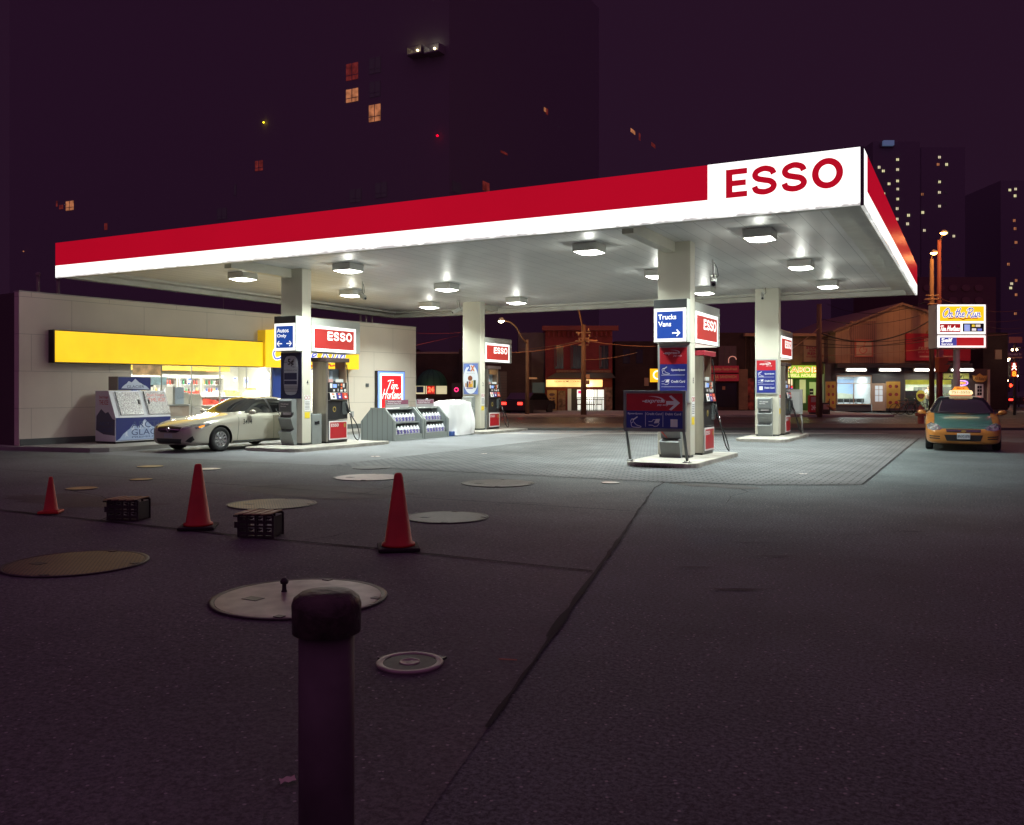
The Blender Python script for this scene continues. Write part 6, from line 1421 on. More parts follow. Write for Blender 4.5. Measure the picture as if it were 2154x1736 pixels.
# shops of the hall (recessed front, real rooms behind)
def room(t, u0, u1, v0, v1, wallm_, floorz=.14, dep=3.6, light=190, col=(.9, 1, .95), D=D):
    a, b = ux(u0, D), ux(u1, D); z1 = vz(v0, D)
    m = MB().box(a, b, D+dep, D+dep+.05, 0, z1).box(a-.05, a, D+.2, D+dep, 0, z1).box(b, b+.05, D+.2, D+dep, 0, z1).box(a, b, D+.2, D+dep, z1, z1+.05).box(a, b, D+.2, D+dep, .1, .15)
    t.add('room_shell', m, wallm_)
    lamp('AREA', ((a+b)/2-t.o.x, dep/2+.2, z1-.08-t.o.z), light, col, t.e, ((b-a)*.8, 1.2), 'room_light')
    t.box('ceiling_light', M('room_tube', (.9, .9, .9), .5, es=4, ecol=(.95, 1, .95)), a+.3, b-.3, D+1.4, D+1.7, z1-.05, z1-.02)
s1 = T('hall_shopfront', 'dark framed cafe front with a bright mural room', 'shopfront', (ux(1800, D), D, .13), 'S'); s1.D = D
m = MB().box(ux(1735, D), ux(1759, D), D, D+.2, .13, vz(765, D)).box(ux(1759, D), ux(1833, D), D, D+.2, vz(790, D), vz(765, D)).box(ux(1759, D), ux(1833, D), D, D+.2, .13, vz(851, D)).box(ux(1863, D), ux(1902, D), D, D+.2, .13, vz(765, D)).box(ux(1833, D), ux(1863, D), D, D+.2, vz(806, D), vz(765, D))
s1.add('facade_panel', m, M('hall_dark_panel', (.07, .07, .075), .4))
room(s1, 1745, 1836, 788, 860, M('mural_room', (.62, .68, .72), .8, ns=1.2, na=.15))
w_ = s1.add('window', MB().box(ux(1759, D), ux(1833, D), D-.06, D+.04, vz(792.5, D), vz(790, D)).box(ux(1759, D), ux(1761, D), D-.06, D+.04, vz(851, D), vz(792.5, D)).box(ux(1831, D), ux(1833, D), D-.06, D+.04, vz(851, D), vz(792.5, D)).box(ux(1761, D), ux(1831, D), D-.06, D+.04, vz(852, D), vz(850, D)).box(ux(1761, D), ux(1831, D), D-.05, D+.03, vz(807.5, D), vz(806, D)).box(ux(1795, D), ux(1796.2, D), D-.05, D+.03, vz(850, D), vz(807.5, D)), M('tan_frame', (.4, .28, .2), .6))
s1.box('pane', gl, ux(1761, D), ux(1831, D), D+.05, D+.056, vz(850, D), vz(792.5, D), parent=w_)
# street mural painted on the back wall of the room
m = MB()
mu = s1.add('mural', MB().box(ux(1750, D), ux(1836, D), D+3.56, D+3.59, .9, 2.45), M('mural_sky', (.3, .42, .62), .8))
mm = MB(); 
for q in range(9): mm.box(ux(1760+q*4.2, D), ux(1763.2+q*4.2, D), D+3.53, D+3.555, 1.0, 2.35-q*.1)
s1.add('mural_house', mm, M('mural_house', (.6, .62, .5), .8), mu)
s1.add('mural_ground', MB().prism([(ux(1752, D), .9), (ux(1834, D), .9), (ux(1834, D), 1.3), (ux(1806, D), 1.42), (ux(1752, D), 1.15)], D+3.52, D+3.528, 'y'), M('mural_ground', (.42, .45, .36), .8), mu)
for i in range(5):
    a = ux(1768+i*13, D+1.6); c = T('dining_chair', f'grey cafe chair in the mural room, {rows[i]} from the left', 'chair', (a, D+1.6, .15), 'S', 'chairs in the mural cafe')
    c.add('back_slats', MB().tube([(a-.2, D+1.6, .16), (a-.2, D+1.6, 1.0), (a+.2, D+1.6, 1.0), (a+.2, D+1.6, .16)], .02, 6).box(a-.18, a+.18, D+1.59, D+1.61, .7, .98), dkgrey); c.box('seat', dkgrey, a-.21, a+.21, D+1.25, D+1.62, .56, .62)
def cafedoor(t, u0, u1, v0):
    dm = M('tan_door', (.42, .3, .22), .55)
    d = t.add('door', MB().box(ux(u0, D), ux(u1, D), D-.05, D, .14, vz(845, D)).box(ux(u0, D), ux(u0+6, D), D-.05, D, vz(845, D), vz(v0, D)).box(ux(u1-6, D), ux(u1, D), D-.05, D, vz(845, D), vz(v0, D)).box(ux(u0+6, D), ux(u1-6, D), D-.05, D, vz(v0+5, D), vz(v0, D)), dm)
    t.box('lit_pane', M('door_pane_lit', (.5, .55, .6), .4, es=.55, ecol=(.6, .68, .72)), ux(u0+6, D), ux(u1-6, D), D-.02, D-.005, vz(845, D), vz(v0+5, D), parent=d)
    m = MB().box(ux((u0+u1)/2-.4, D), ux((u0+u1)/2+.4, D), D-.04, D-.021, vz(845, D), vz(v0+5, D))
    for q in (820, 832): m.box(ux(u0+6, D), ux(u1-6, D), D-.04, D-.021, vz(q+.4, D), vz(q-.4, D))
    t.add('glazing_bar', m, dm, d)
cafedoor(s1, 1834, 1862.5, 806.5)
s2 = T('hall_shopfront', 'kebab counter front with yellow menu band and round food sticker', 'shopfront', (ux(2000, D), D, .13), 'S'); s2.D = D
m = MB().box(ux(1902, D), ux(1904.5, D), D, D+.2, .13, vz(765, D)).box(ux(1904.5, D), ux(2040, D), D, D+.2, vz(799, D), vz(765, D)).box(ux(1904.5, D), ux(2034, D), D, D+.2, .13, vz(862, D)).box(ux(2034, D), ux(2040, D), D, D+.2, .13, vz(799, D)).box(ux(2003, D), ux(2005, D), D, D+.15, vz(862, D), vz(799, D))
s2.add('facade_panel', m, M('hall_grey_panel', (.11, .10, .095), .45))
room(s2, 1900, 2040, 797, 860, M('kebab_room', (.55, .57, .48), .8, ns=2, na=.2), light=210, col=(.92, 1, .88))
s2.box('menu_band', M('menu_yellow', (.5, .48, .08), .5, es=.6, ecol=(.62, .58, .06), ns=1.5, na=.4), ux(1903, D), ux(2038, D), D+1.2, D+1.3, vz(809, D), vz(799, D))
s2.box('counter', M('counter_dark', (.05, .06, .07), .4), ux(1905, D), ux(1945, D), D+.6, D+1.1, .15, vz(822, D))
s2.box('grill_hood', M('hood_grey', (.25, .26, .27), .3, .7), ux(1960, D), ux(2034, D), D+2.2, D+2.9, vz(828, D), vz(814, D)); s2.box('pane', gl, ux(1904.5, D), ux(2034, D), D+.05, D+.056, vz(862, D), vz(799, D))
s2.add('food_sticker', MB().prism([(ux(1937+9*cos(q*pi/12), D), vz(833-12*sin(q*pi/12), D)) for q in range(24)], D-.02, D+.045, 'y'), M('sticker_yellow', (.45, .4, .06), .6, es=.25, ecol=(.5, .42, .05)))
s2.add('food_picture', MB().prism([(ux(1937+7*cos(q*pi/12)+1.5*sin(q*pi/6), D), vz(834-6*sin(q*pi/12), D)) for q in range(24)], D-.03, D-.0205, 'y'), M('food_brown', (.25, .06, .03), .7, ns=8, na=.8))
pr = T('person', 'person in white behind the kebab counter, seen from the side', 'person', (ux(1953, D+1.8), D+1.8, .15), 'S')
px_, py_ = ux(1953, D+1.8), D+1.8
def skinfig(name, js, edges, mat, t):
    me = bpy.data.meshes.new('s'); me.from_pydata([Vector(j[:3])-t.o for j in js], edges, [])
    o = bpy.data.objects.new('s', me); COL.objects.link(o); o.modifiers.new('s', 'SKIN'); ss = o.modifiers.new('q', 'SUBSURF'); ss.levels = 1
    for v, j in zip(me.skin_vertices[0].data, js): v.radius = (j[3], j[3]*(j[4] if len(j) > 4 else 1))
    me.skin_vertices[0].data[0].use_root = True
    bpy.context.view_layer.update()
    r = bpy.data.meshes.new_from_object(o.evaluated_get(bpy.context.evaluated_depsgraph_get())); bpy.data.objects.remove(o)
    for p in r.polygons: p.use_smooth = True
    r.materials.clear(); return link(name, r, mat, t.e)
z0_ = .15
skinfig('body', [(px_, py_, z0_+.95, .13), (px_, py_, z0_+1.2, .14), (px_, py_, z0_+1.42, .12), (px_, py_, z0_+1.52, .05), (px_-.02, py_, z0_+1.62, .085), (px_-.02, py_, z0_+1.72, .08),
                 (px_-.18, py_, z0_+1.42, .06), (px_-.24, py_-.05, z0_+1.15, .045), (px_-.3, py_-.28, z0_+1.05, .035), (px_+.18, py_, z0_+1.42, .06), (px_+.25, py_-.03, z0_+1.14, .045), (px_+.15, py_-.28, z0_+1.05, .035),
                 (px_-.09, py_, z0_+.85, .09), (px_-.1, py_, z0_+.48, .06), (px_-.1, py_, z0_+.06, .045), (px_+.09, py_, z0_+.85, .09), (px_+.1, py_, z0_+.48, .06), (px_+.1, py_, z0_+.06, .045)],
        [(0, 1), (1, 2), (2, 3), (3, 4), (4, 5), (2, 6), (6, 7), (7, 8), (2, 9), (9, 10), (10, 11), (0, 12), (12, 13), (13, 14), (0, 15), (15, 16), (16, 17)], M('skin', (.45, .27, .19), .6), pr)
skinfig('shirt', [(px_, py_, z0_+.92, .155), (px_, py_, z0_+1.2, .165), (px_, py_, z0_+1.42, .14), (px_-.18, py_, z0_+1.43, .075), (px_-.23, py_-.03, z0_+1.22, .07), (px_+.18, py_, z0_+1.43, .075), (px_+.24, py_-.02, z0_+1.22, .07)],
        [(0, 1), (1, 2), (2, 3), (3, 4), (2, 5), (5, 6)], M('white_shirt', (.7, .7, .7), .8), pr)
skinfig('trousers', [(px_, py_, z0_+.9, .15), (px_-.09, py_, z0_+.8, .1), (px_-.1, py_, z0_+.48, .075), (px_-.1, py_, z0_+.1, .065), (px_+.09, py_, z0_+.8, .1), (px_+.1, py_, z0_+.48, .075), (px_+.1, py_, z0_+.1, .065)], [(0, 1), (1, 2), (2, 3), (0, 4), (4, 5), (5, 6)], M('dark_trousers', (.04, .04, .05), .8), pr)
skinfig('hair', [(px_-.01, py_+.01, z0_+1.69, .085), (px_, py_+.02, z0_+1.77, .07)], [(0, 1)], M('dark_hair', (.03, .02, .015), .7), pr)
menu = M('menu_ochre', (.42, .24, .04), .6, ns=1.2, na=.3)
for i, (a, b, lb) in enumerate([(1737, 1757.5, 'narrow yellow menu poster left of the mural window'), (1864, 1893, 'wide yellow menu poster right of the tan door')]):
    q = T('menu_poster', lb, 'poster', (ux((a+b)/2, D), D-.05, vz(859, D)), 'S', 'yellow menu posters on the hall')
    q.box('sheet', menu, ux(a, D), ux(b, D), D-.05, D-.003, vz(859, D), vz(803, D)); q.box('edge_trim', M('tan_frame', (.4, .28, .2), .6), ux(a, D)-.03, ux(a, D)-.001, D-.06, D-.003, vz(859, D), vz(803, D))
    m = MB()
    for r in range(3):
        for k in range(2): m.prism([(ux(a+(b-a)*(.28+.44*k)+4.2*(b-a)/31*cos(w*pi/8), D), vz(813+r*17-3.6*sin(w*pi/8), D)) for w in range(16)], D-.055, D-.0505, 'y')
    q.add('dish_picture', m, M('dish_red', (.25, .03, .03), .7, ns=6, na=.8))
for i, (a, b) in enumerate([(1774, 1814), (1843, 1885), (1916, 1959), (1993, 2037)]):
    q = T('strip_light', f'glowing strip light over the hall shopfronts, {rows[i]} from the left', 'strip light', (ux((a+b)/2, D), D-.6, vz(783, D)), 'S', 'strip lights on the hall')
    q.add('housing', MB().box(ux(a-2, D), ux(b+2, D), D-.62, D-.5, vz(782, D), vz(775, D)), M('light_housing', (.35, .35, .33), .5)); q.add('tube', MB().cyl((ux(a, D), D-.68, vz(779, D)), (ux(b, D), D-.68, vz(779, D)), .065, n=12), M('strip_tube', (1, 1, 1), .5, es=7, ecol=(1, 1, .88)))
    for e_ in (a+3, b-3): q.add('bracket', MB().cyl((ux(e_, D), D-.5, vz(778, D)), (ux(e_, D), D, vz(778, D)), .02, n=6), trimd)
    lamp('AREA', (0, -.2, -.05), 22, (1, 1, .85), q.e, (1.3, .12), 'strip_glow')
q = T('shop_name_sign', 'yellow green shop name sign under the strip light', 'sign', (ux(2020, D), D-.1, vz(797, D)), 'S')
q.box('board', M('ochre_green_board', (.3, .32, .08), .5, es=.2, ecol=(.5, .5, .1)), ux(1984, D), ux(2036, D), D-.12, D-.003, vz(797, D), vz(786, D)); q.text("Ali Baba's", bink, ux(1993, D), ux(2026, D), vz(795, D), vz(788, D), D-.125, bold=.02, shear=.2)
q = T('neon_open_sign', 'oval orange and violet neon sign in the kebab shop window', 'neon sign', (ux(2043, D), D-.03, vz(810, D)), 'S')
q.add('ring', MB().tube([(ux(2022+13*cos(w*pi/12), D), D-.05, vz(806-5*sin(w*pi/12), D)) for w in range(24)], .03, 6, True), M('neon_violet', (.7, .3, 1), .4, es=2, ecol=(.55, .25, 1))); q.text('OPEN', M('neon_orange', (1, .4, .1), .4, es=2, ecol=(1, .3, .05)), ux(2014, D), ux(2030, D), vz(808.5, D), vz(804, D), D-.05, bold=.02)
# corner door with shield sign
t = bld('corner_entry', 'small dark entry with a white paned door at the corner of the hall', 2040.5, 2084, 776, M('entry_dark', (.09, .06, .06), .7), 63.6, 8)
t.D = 63.6
d = R_(t, 'door', white, 2051, 2067.5, 808, 862, .06)
for a in (2055, 2060): 
    for b in (812, 819, 826): R_(t, 'pane', darkw, a, a+4, b, b+5.5, .08, d)
R_(t, 'corner_post', M('tan_post', (.4, .3, .24), .6), 2076, 2080, 778, 866, .15)
q = T('shield_sign', 'orange shield shaped shop sign over the white door', 'sign', (ux(2060, 63.4), 63.4, vz(804, 63.4)), 'S')
q.add('board', MB().prism([(ux(a, 63.4), vz(b, 63.4)) for a, b in ((2045, 790), (2053, 791), (2060, 786), (2067, 791), (2075, 790), (2073, 800), (2067, 804), (2053, 804), (2047, 800))], 63.3, 63.38, 'y'), M('shield_orange', (.5, .25, .06), .6)); q.text("Ali Baba's", bink, ux(2048, 63.4), ux(2072, 63.4), vz(800, 63.4), vz(793, 63.4), 63.29, shear=.2)
t = bld('street_building', 'dim brick corner building beyond the hall', 2068, 2120, 700, darkbrick, 72, 10); t.D = 72; R_(t, 'barred_window', siding, 2092, 2106, 736, 756, .1)
# poles
def pole(lb, u, D, vtop, r=.13, mat=None, name='utility_pole'):
    t = T(name, lb, 'utility pole', (ux(u, D), D, 0), 'S', 'wooden poles along the street')
    x = ux(u, D); t.add('pole', MB().cyl((x, D, 0), (x, D, vz(vtop, D)), r*1.15, r*.8, 14), mat or brownm); t.x = x; t.D = D; return t
ins = M('insulator', (.3, .2, .12), .5)
warmlens = M('lamp_glow_sodium', (1, .7, .3), .4, es=60, ecol=(1, .42, .10)); whitelens = M('lamp_glow_white', (1, .9, .7), .4, es=30, ecol=(1, .8, .55))
def arm_lamp(t, pts, lensm, power, col, wide=.16, spot=True):
    t.add('arm', MB().tube(catmull(pts, 4), .05, 8), brownm)
    x, y, z = pts[-1]
    t.add('lamp_head', MB().lathe([(wide, 0), (wide*1.1, .05), (wide*.5, .2), (0, .22)], (x, y, z), 14), M('lamp_hood', (.2, .18, .15), .5))
    t.add('lamp_lens', MB().lathe([(0, -wide*.6), (wide*.6, -wide*.45), (wide*.95, 0)], (x, y, z), 14), lensm)
    if power: lamp('POINT', (x-t.o.x, y-t.o.y-2.2, z-.5-t.o.z), power, col, t.e, .12, 'street_light')
SOD = (1, .42, .14)
t = pole('wooden pole in front of the red brick restaurant with a slanted lamp arm', 1227.5, 53.5, 683, .16)
m = MB()
for v, w_ in ((700, .45), (712, .3), (718, .5), (726, .3)): m.cyl((t.x-w_, t.D-.05, vz(v, t.D)), (t.x+w_, t.D-.05, vz(v, t.D)), .035, n=8)
for v, dx in ((697, .3), (705, -.3), (709, .35), (716, -.25), (716, .28), (722, .3)): m.cyl((t.x+dx, t.D-.08, vz(v, t.D)-.02), (t.x+dx, t.D-.08, vz(v, t.D)+.16), .05, n=8)
t.add('crossarm', m, ins)
arm_lamp(t, [(t.x, t.D-.05, vz(700, t.D)), (ux(1221, t.D), t.D-.4, vz(675, t.D)), (ux(1215, t.D), t.D-.8, vz(650, t.D)), (ux(1212, t.D), t.D-2.4, vz(640, t.D)+.3)], warmlens, 750, SOD)
s_ = T('parking_sign', 'pair of small signs hanging on the restaurant pole', 'street sign', (t.x+.4, t.D, 2.6), 'S')
s_.box('upper_plate', M('plate_tan', (.5, .35, .2), .6), ux(1232, 53.5), ux(1240, 53.5), 53.3, 53.33, vz(797, 53.5)+.0, vz(788, 53.5)); s_.box('lower_plate', M('plate_brown', (.3, .2, .13), .6), ux(1231, 53.5), ux(1240, 53.5), 53.3, 53.33, vz(809, 53.5), vz(800, 53.5)); s_.box('clamp', trimd, t.x+.08, ux(1232, 53.5), 53.31, 53.34, vz(795, 53.5), vz(793, 53.5))
t = pole('thin pole with a curved arm and white street lamp, left of the restaurant', 1109, 55, 715, .12)
arm_lamp(t, [(t.x, 55, vz(722, 55)), (ux(1098, 55), 54.6, vz(712, 55)), (ux(1085, 55), 54.2, vz(690, 55)), (ux(1070, 55), 53.8, vz(680, 55)), (ux(1055, 55), 53.6, vz(679, 55))], whitelens, 260, (1, .8, .5), .2)
t.box('pole_sign', M('plate_tan', (.5, .35, .2), .6), t.x+.1, t.x+.6, 54.9, 54.93, vz(798, 55), vz(794, 55))
t = pole('tall brown pole between the kabob shop and the hall', 1723+15.5*.0+0, 52.9, 640, .17)
t2 = pole('wooden pole just left of the yellow pylon sign, carrying the lower orange lamp', 1960, 54, 545, .14)
arm_lamp(t2, [(t2.x, 54, vz(548, 54)), (ux(1958, 54), 53.9, vz(540, 54)), (ux(1956, 54), 53.5, vz(535, 54))], warmlens, 750, SOD, .2)
m = MB()
for v, w_ in ((622, .4), (630, .5), (640, .3)): m.cyl((t2.x-w_, 53.9, vz(v, 54)), (t2.x+w_, 53.9, vz(v, 54)), .04, n=8)
t2.add('crossarm', m, ins); t2.box('collar', M('yellow_band', (.6, .25, .03), .5), t2.x-.25, t2.x+.25, 53.75, 54.2, vz(702, 54), vz(696, 54))
t3 = pole('reddish pole behind the traffic signal, carrying the higher orange lamp', 1975.5, 60, 505, .16, M('red_brown_pole', (.2, .06, .05), .7))
arm_lamp(t3, [(t3.x, 60, vz(508, 60)), (ux(1975, 60), 59.6, vz(500, 60)), (ux(1974, 60), 59.3, vz(494, 60))], warmlens, 750, SOD, .22)
# traffic signal on the near side, seen from the side
t = T('traffic_signal', 'orange traffic signal with stepped visors on a red pole', 'traffic signal', (ux(1978, 50), 50, 0), 'S')
sx = ux(1978, 50); org = M('signal_orange', (.55, .12, .03), .5)
t.add('post', MB().cyl((sx, 50, 0), (sx, 50, vz(740, 50)), .13, .11, 14), M('red_post', (.3, .03, .03), .5))
t.add('housing', MB().box(ux(1968, 50), ux(1979, 50), 49.6, 50.1, vz(784, 50), vz(752, 50), bev=.03), org)
for v0, v1 in ((753, 767), (767, 783)):
    t.add('visor', MB().prism([(ux(1978, 50), vz(v0, 50)), (ux(1993, 50), vz(v0+1, 50)), (ux(1985, 50), vz(v1-1, 50)), (ux(1978, 50), vz(v1, 50))], 49.65, 50.05, 'y'), org)
t.add('mount', MB().box(ux(1973, 50), ux(1982, 50), 49.85, 49.95, vz(752, 50), vz(736, 50)), M('pink_mount', (.5, .2, .17), .5))
# overhead wires
wirem = M('cable_black', (.03, .02, .02), .6); wirel = M('cable_lit', (.28, .14, .07), .5)
def wire(lb, a, b, sag=.3, r=.018, mat=None, n=14):
    p0 = Vector((ux(a[0], a[2]), a[2], vz(a[1], a[2]))); p1 = Vector((ux(b[0], b[2]), b[2], vz(b[1], b[2])))
    m = MB().tube([p0.lerp(p1, k/n)-Vector((0, 0, sag*4*(k/n)*(1-k/n))) for k in range(n+1)], r, 5)
    single('overhead_cable', street_bm(m), mat or wirel, lb, 'cable', 'overhead cables across the street')
wire('cable from the restaurant pole down left to the dark garage', (1227, 718, 53.4), (1050, 742, 50), .2)
wire('higher cable from the restaurant pole to the left lamp', (1226, 716, 53.4), (1090, 735, 60), .1)
wire('cable from the restaurant pole right towards the lane sign', (1229, 716, 53.4), (1380, 729, 50), .1)
wire('short bright cable right of the restaurant pole top', (1229, 714, 53.4), (1258, 717, 48), .02, .03)
wire('low cable from the restaurant pole rising to the right', (1229, 757, 53.4), (1340, 742, 45), .1)
wire('cable rising from the back right sign to the tall brown pole', (1650, 745, 45), (1723, 690, 52.8), .05, .02)
wire('thin cable crossing left of the back left column, upper', (870, 728, 48), (965, 706, 62), .0, .018, M('cable_red', (.3, .05, .06), .5))
wire('thin cable crossing left of the back left column, lower', (875, 700.5, 55), (968, 700, 55), .05, .016, M('cable_red', (.3, .05, .06), .5))
for i, (a, b, sg_) in enumerate([((1723, 700, 52.8), (1960, 672, 54), .9), ((1723, 712, 52.8), (1960, 706, 54), .3), ((1723, 722, 52.8), (1960, 716, 54), .25), ((1730, 672, 52.8), (1960, 655, 54), .5), ((1640, 720, 60), (1960, 709, 54), .5), ((1740, 640, 70), (1960, 630, 54), .8), ((1960, 640, 54), (2150, 690, 75), .6), ((1960, 655, 54), (2150, 672, 70), .4), ((1960, 690, 54), (2150, 700, 60), .3), ((1960, 620, 54), (2150, 652, 66), .5), ((1723, 748, 52.8), (1960, 733, 54), .1)]):
    wire(['sagging cable in front of the gable, topmost on the siding', 'cable across the hall just above the round sign level', 'cable across the hall at the top edge of the red billboard', 'cable crossing the roof slope of the hall', 'cable from the painted brick wall to the hall', 'long cable above the gable peak', 'cable running right from the lamp pole to the far corner', 'cable right of the pylon sign, second from the top', 'cable right of the pylon sign at its lower panel', 'highest cable right of the lamp pole', 'low span cable over the tram tracks'][i], a, b, sg_, (.045, .02)[i > 0], wirem if i < 6 else wirel)
# pylon sign
D = 32.0
t = T('pylon_sign', 'tall lit On the Run pylon sign with yellow top panel', 'lit sign', (ux(2019, D), D+.2, 0), 'S')
px = ux(2019.5, D)
t.add('post', MB().cyl((px, D+.25, 0), (px, D+.25, 3.15), .115, n=20), M('pylon_post', (.35, .33, .31), .4)); t.add('base_collar', MB().cyl((px, D+.25, .0), (px, D+.25, .25), .2, n=20), kerbm)
a0, a1 = ux(1970, D), ux(2077, D)
t.add('cabinet', MB().box(a0-.01, a1, D+.01, D+.62, 3.15, 4.76, bev=.02), M('pylon_side', (.4, .38, .34), .5))
fx = lambda u: ux(u, D); fz = lambda v: vz(v, D)
w_ = t.box('white_panel', litw, fx(1972), fx(2073), D-.005, D+.009, fz(703), fz(641)); w2 = t.box('white_panel', litw, fx(1972), fx(2073), D-.005, D+.009, fz(731), fz(706))
t.box('yellow_face', lity, fx(1976.5), fx(2069.5), D-.01, D-.0055, fz(676), fz(644.5), parent=w_); t.box('red_face', M('lit_red_dim', (.4, .02, .02), .4, es=.9, ecol=(.36, .01, .015)), fx(1976.5), fx(2020), D-.01, D-.0055, fz(699), fz(681.5), parent=w_)
bk = t.box('card_panel', blackp, fx(2025), fx(2069.5), D-.01, D-.0055, fz(698), fz(680.5), parent=w_)
for nme, cc, a, b, c, d in (('shield_logo', (.3, .4, .8), 2028, 2040, 683, 697), ('card_logo', (.8, .6, .05), 2044, 2050, 683, 688), ('card_logo', (.8, .75, .6), 2052, 2062, 683, 688), ('card_logo', (.8, .8, .8), 2044, 2053, 691, 696), ('card_logo', (.15, .2, .7), 2056, 2065, 691.5, 696)):
    t.box(nme, M('lit_%d_%d' % (a, c), cc, .5, es=.9), fx(a), fx(b), D-.014, D-.0105, fz(d), fz(c), parent=bk)
t.box('blue_face', M('lit_violet_blue', (.05, .06, .3), .4, es=.9, ecol=(.05, .06, .32)), fx(1976.5), fx(2012), D-.01, D-.0055, fz(727.5), fz(710), parent=w2); t.box('red_face', M('lit_red_dim', (.4, .02, .02), .4, es=.9, ecol=(.36, .01, .015)), fx(2012.1), fx(2069.5), D-.0101, D-.0055, fz(727.5), fz(710), parent=w2)
t.stroke('On the Run', litink, fx(1984), fx(2062), fz(668), fz(648.5), D-.013, .06, w_); t.stroke('On the Run', M('script_blue', (.1, .13, .5), .5, es=.7, ecol=(.10, .13, .55)), fx(1984), fx(2062), fz(668), fz(648.5), D-.017, .036, w_)
t.add('underline', MB().ribbon(catmull([(fx(1995), fz(670.5)), (fx(2015), fz(669)), (fx(2026), fz(672.5)), (fx(2032), fz(670)), (fx(2056), fz(669.5))]), .035, D-.013), M('script_red', (.5, .03, .02), .5, es=.5, ecol=(.6, .04, .02)), w_)
t.stroke('Tim Hortons', litink, fx(1978.5), fx(2018.5), fz(696), fz(685.5), D-.013, .028, w_)
t.text('Self', litink, fx(1980), fx(2003), fz(720), fz(711.5), D-.013, w2, .03); t.text('Service', litink, fx(1980), fx(2004), fz(726), fz(721.5), D-.013, w2, .01)
t.add('side_panel', MB().prism([(D+.1, fz(703)), (D+.5, fz(703)), (D+.5, fz(648)), (D+.1, fz(648))], a1-.001, a1+.004, 'x'), M('side_lit', (.4, .35, .6), .4, es=.7, ecol=(.45, .4, .7)))
lamp('POINT', (.6, -1.2, 3.0), 14, (1, .25, .2), t.e, .3, 'sign_glow')
# hydrant, newspaper boxes, bikes, board
D = 40.8
t = T('fire_hydrant', 'orange fire hydrant at the road edge left of the orange taxi', 'hydrant', (ux(1937, D), D, 0), 'S'); hx_ = ux(1937, D)
t.add('barrel', MB().lathe([(.2, 0), (.2, .05), (.14, .06), (.14, .62), (.18, .64), (.18, .7), (.13, .72), (.1, .84), (.04, .88), (.04, .93), (0, .93)], (hx_, D, 0), 20), M('hydrant_orange', (.45, .13, .06), .5)); t.add('side_cap', MB().cyl((hx_-.24, D, .5), (hx_+.24, D, .5), .07, n=12), M('hydrant_orange', (.45, .13, .06), .5)); t.add('front_cap', MB().cyl((hx_, D-.22, .48), (hx_, D, .48), .09, n=12), M('hydrant_orange', (.45, .13, .06), .5))
D = 54.5
redbox = M('news_red', (.42, .03, .03), .4)
for i, (u, hgt, lb) in enumerate([(1712, 1.2, 'red newspaper box with white letters beside the tall brown pole'), (1738, .75, 'low dark newspaper box right of the tall brown pole')]):
    x = ux(u, D); t = T('newspaper_box', lb, 'newspaper box', (x, D, .13), 'S', 'newspaper boxes on the far pavement')
    t.add('cabinet', MB().box(x-.24, x+.24, D, D+.42, .25, hgt+.1, bev=.02), redbox if i == 0 else trimd); t.add('stand', MB().box(x-.18, x+.18, D+.05, D+.35, .13, .25), trimd)
    wd_ = t.box('window', M('box_window', (.4, .3, .28), .4), x-.18, x+.18, D-.01, D-.001, hgt-.32, hgt)
    if i == 0: t.text('24H', wink, x-.16, x+.16, .4, .7, D-.012, bold=.02)
t = T('real_estate_board', 'tilted dark board on a stand right of the tall brown pole', 'board', (ux(1745, D), D-.5, .13), 'S'); t.add('lid', MB().prism([(ux(1736, D), vz(852, D)), (ux(1752, D), vz(862, D)), (ux(1752, D), vz(864, D)), (ux(1736, D), vz(855, D))], D-.6, D-.2, 'y'), M('tan_notice', (.4, .2, .12), .6)); t.add('legs', MB().cyl((ux(1740, D), D-.4, .13), (ux(1740, D), D-.4, 1.1), .03, n=6), trimd)
def bike(u, D, yaw, lb):
    t = T('bicycle', lb, 'bicycle', (0, 0, 0), 'S', 'bicycles leaning in front of the hall'); fm_ = M('bike_frame', (.25, .08, .05), .4, .3)
    for x in (-.5, .5):
        wv = t.add('wheel', MB().tube([(x+.33*cos(q*pi/14), 0, .34+.33*sin(q*pi/14)) for q in range(28)], .018, 6, True), rubber)
        t.add('spokes', MB().cyl((x-.31, 0, .34), (x+.31, 0, .34), .004, n=4).cyl((x, 0, .03), (x, 0, .65), .004, n=4).cyl((x-.22, 0, .12), (x+.22, 0, .56), .004, n=4).cyl((x-.22, 0, .56), (x+.22, 0, .12), .004, n=4), chrome, wv)
    t.add('frame', MB().tube([(-.5, 0, .34), (-.12, 0, .3), (-.2, 0, .78), (-.5, 0, .34)], .018, 6).tube([(-.12, 0, .3), (.34, 0, .8), (-.2, 0, .78)], .018, 6).tube([(.5, 0, .34), (.34, 0, .8), (.32, 0, .95)], .016, 6), fm_)
    t.add('saddle', MB().box(-.32, -.1, -.06, .06, .86, .9, bev=.015).cyl((-.2, 0, .78), (-.2, 0, .87), .015, n=6), blackp); t.add('handlebar', MB().tube([(.3, -.25, .98), (.32, 0, .97), (.3, .25, .98)], .014, 6), chrome)
    t.o = Vector((ux(u, D), D, .13)); t.e.location = Matrix.Rotation(TH, 3, 'Z') @ t.o; t.e.rotation_euler = (R(6), 0, TH+yaw)
bike(1897, 53.6, .15, 'bicycle leaning in front of the hall, leftmost'); bike(1912, 54.0, -.2, 'bicycle leaning in front of the hall, middle'); bike(1930, 53.8, .3, 'bicycle leaning in front of the hall, nearest the hydrant')
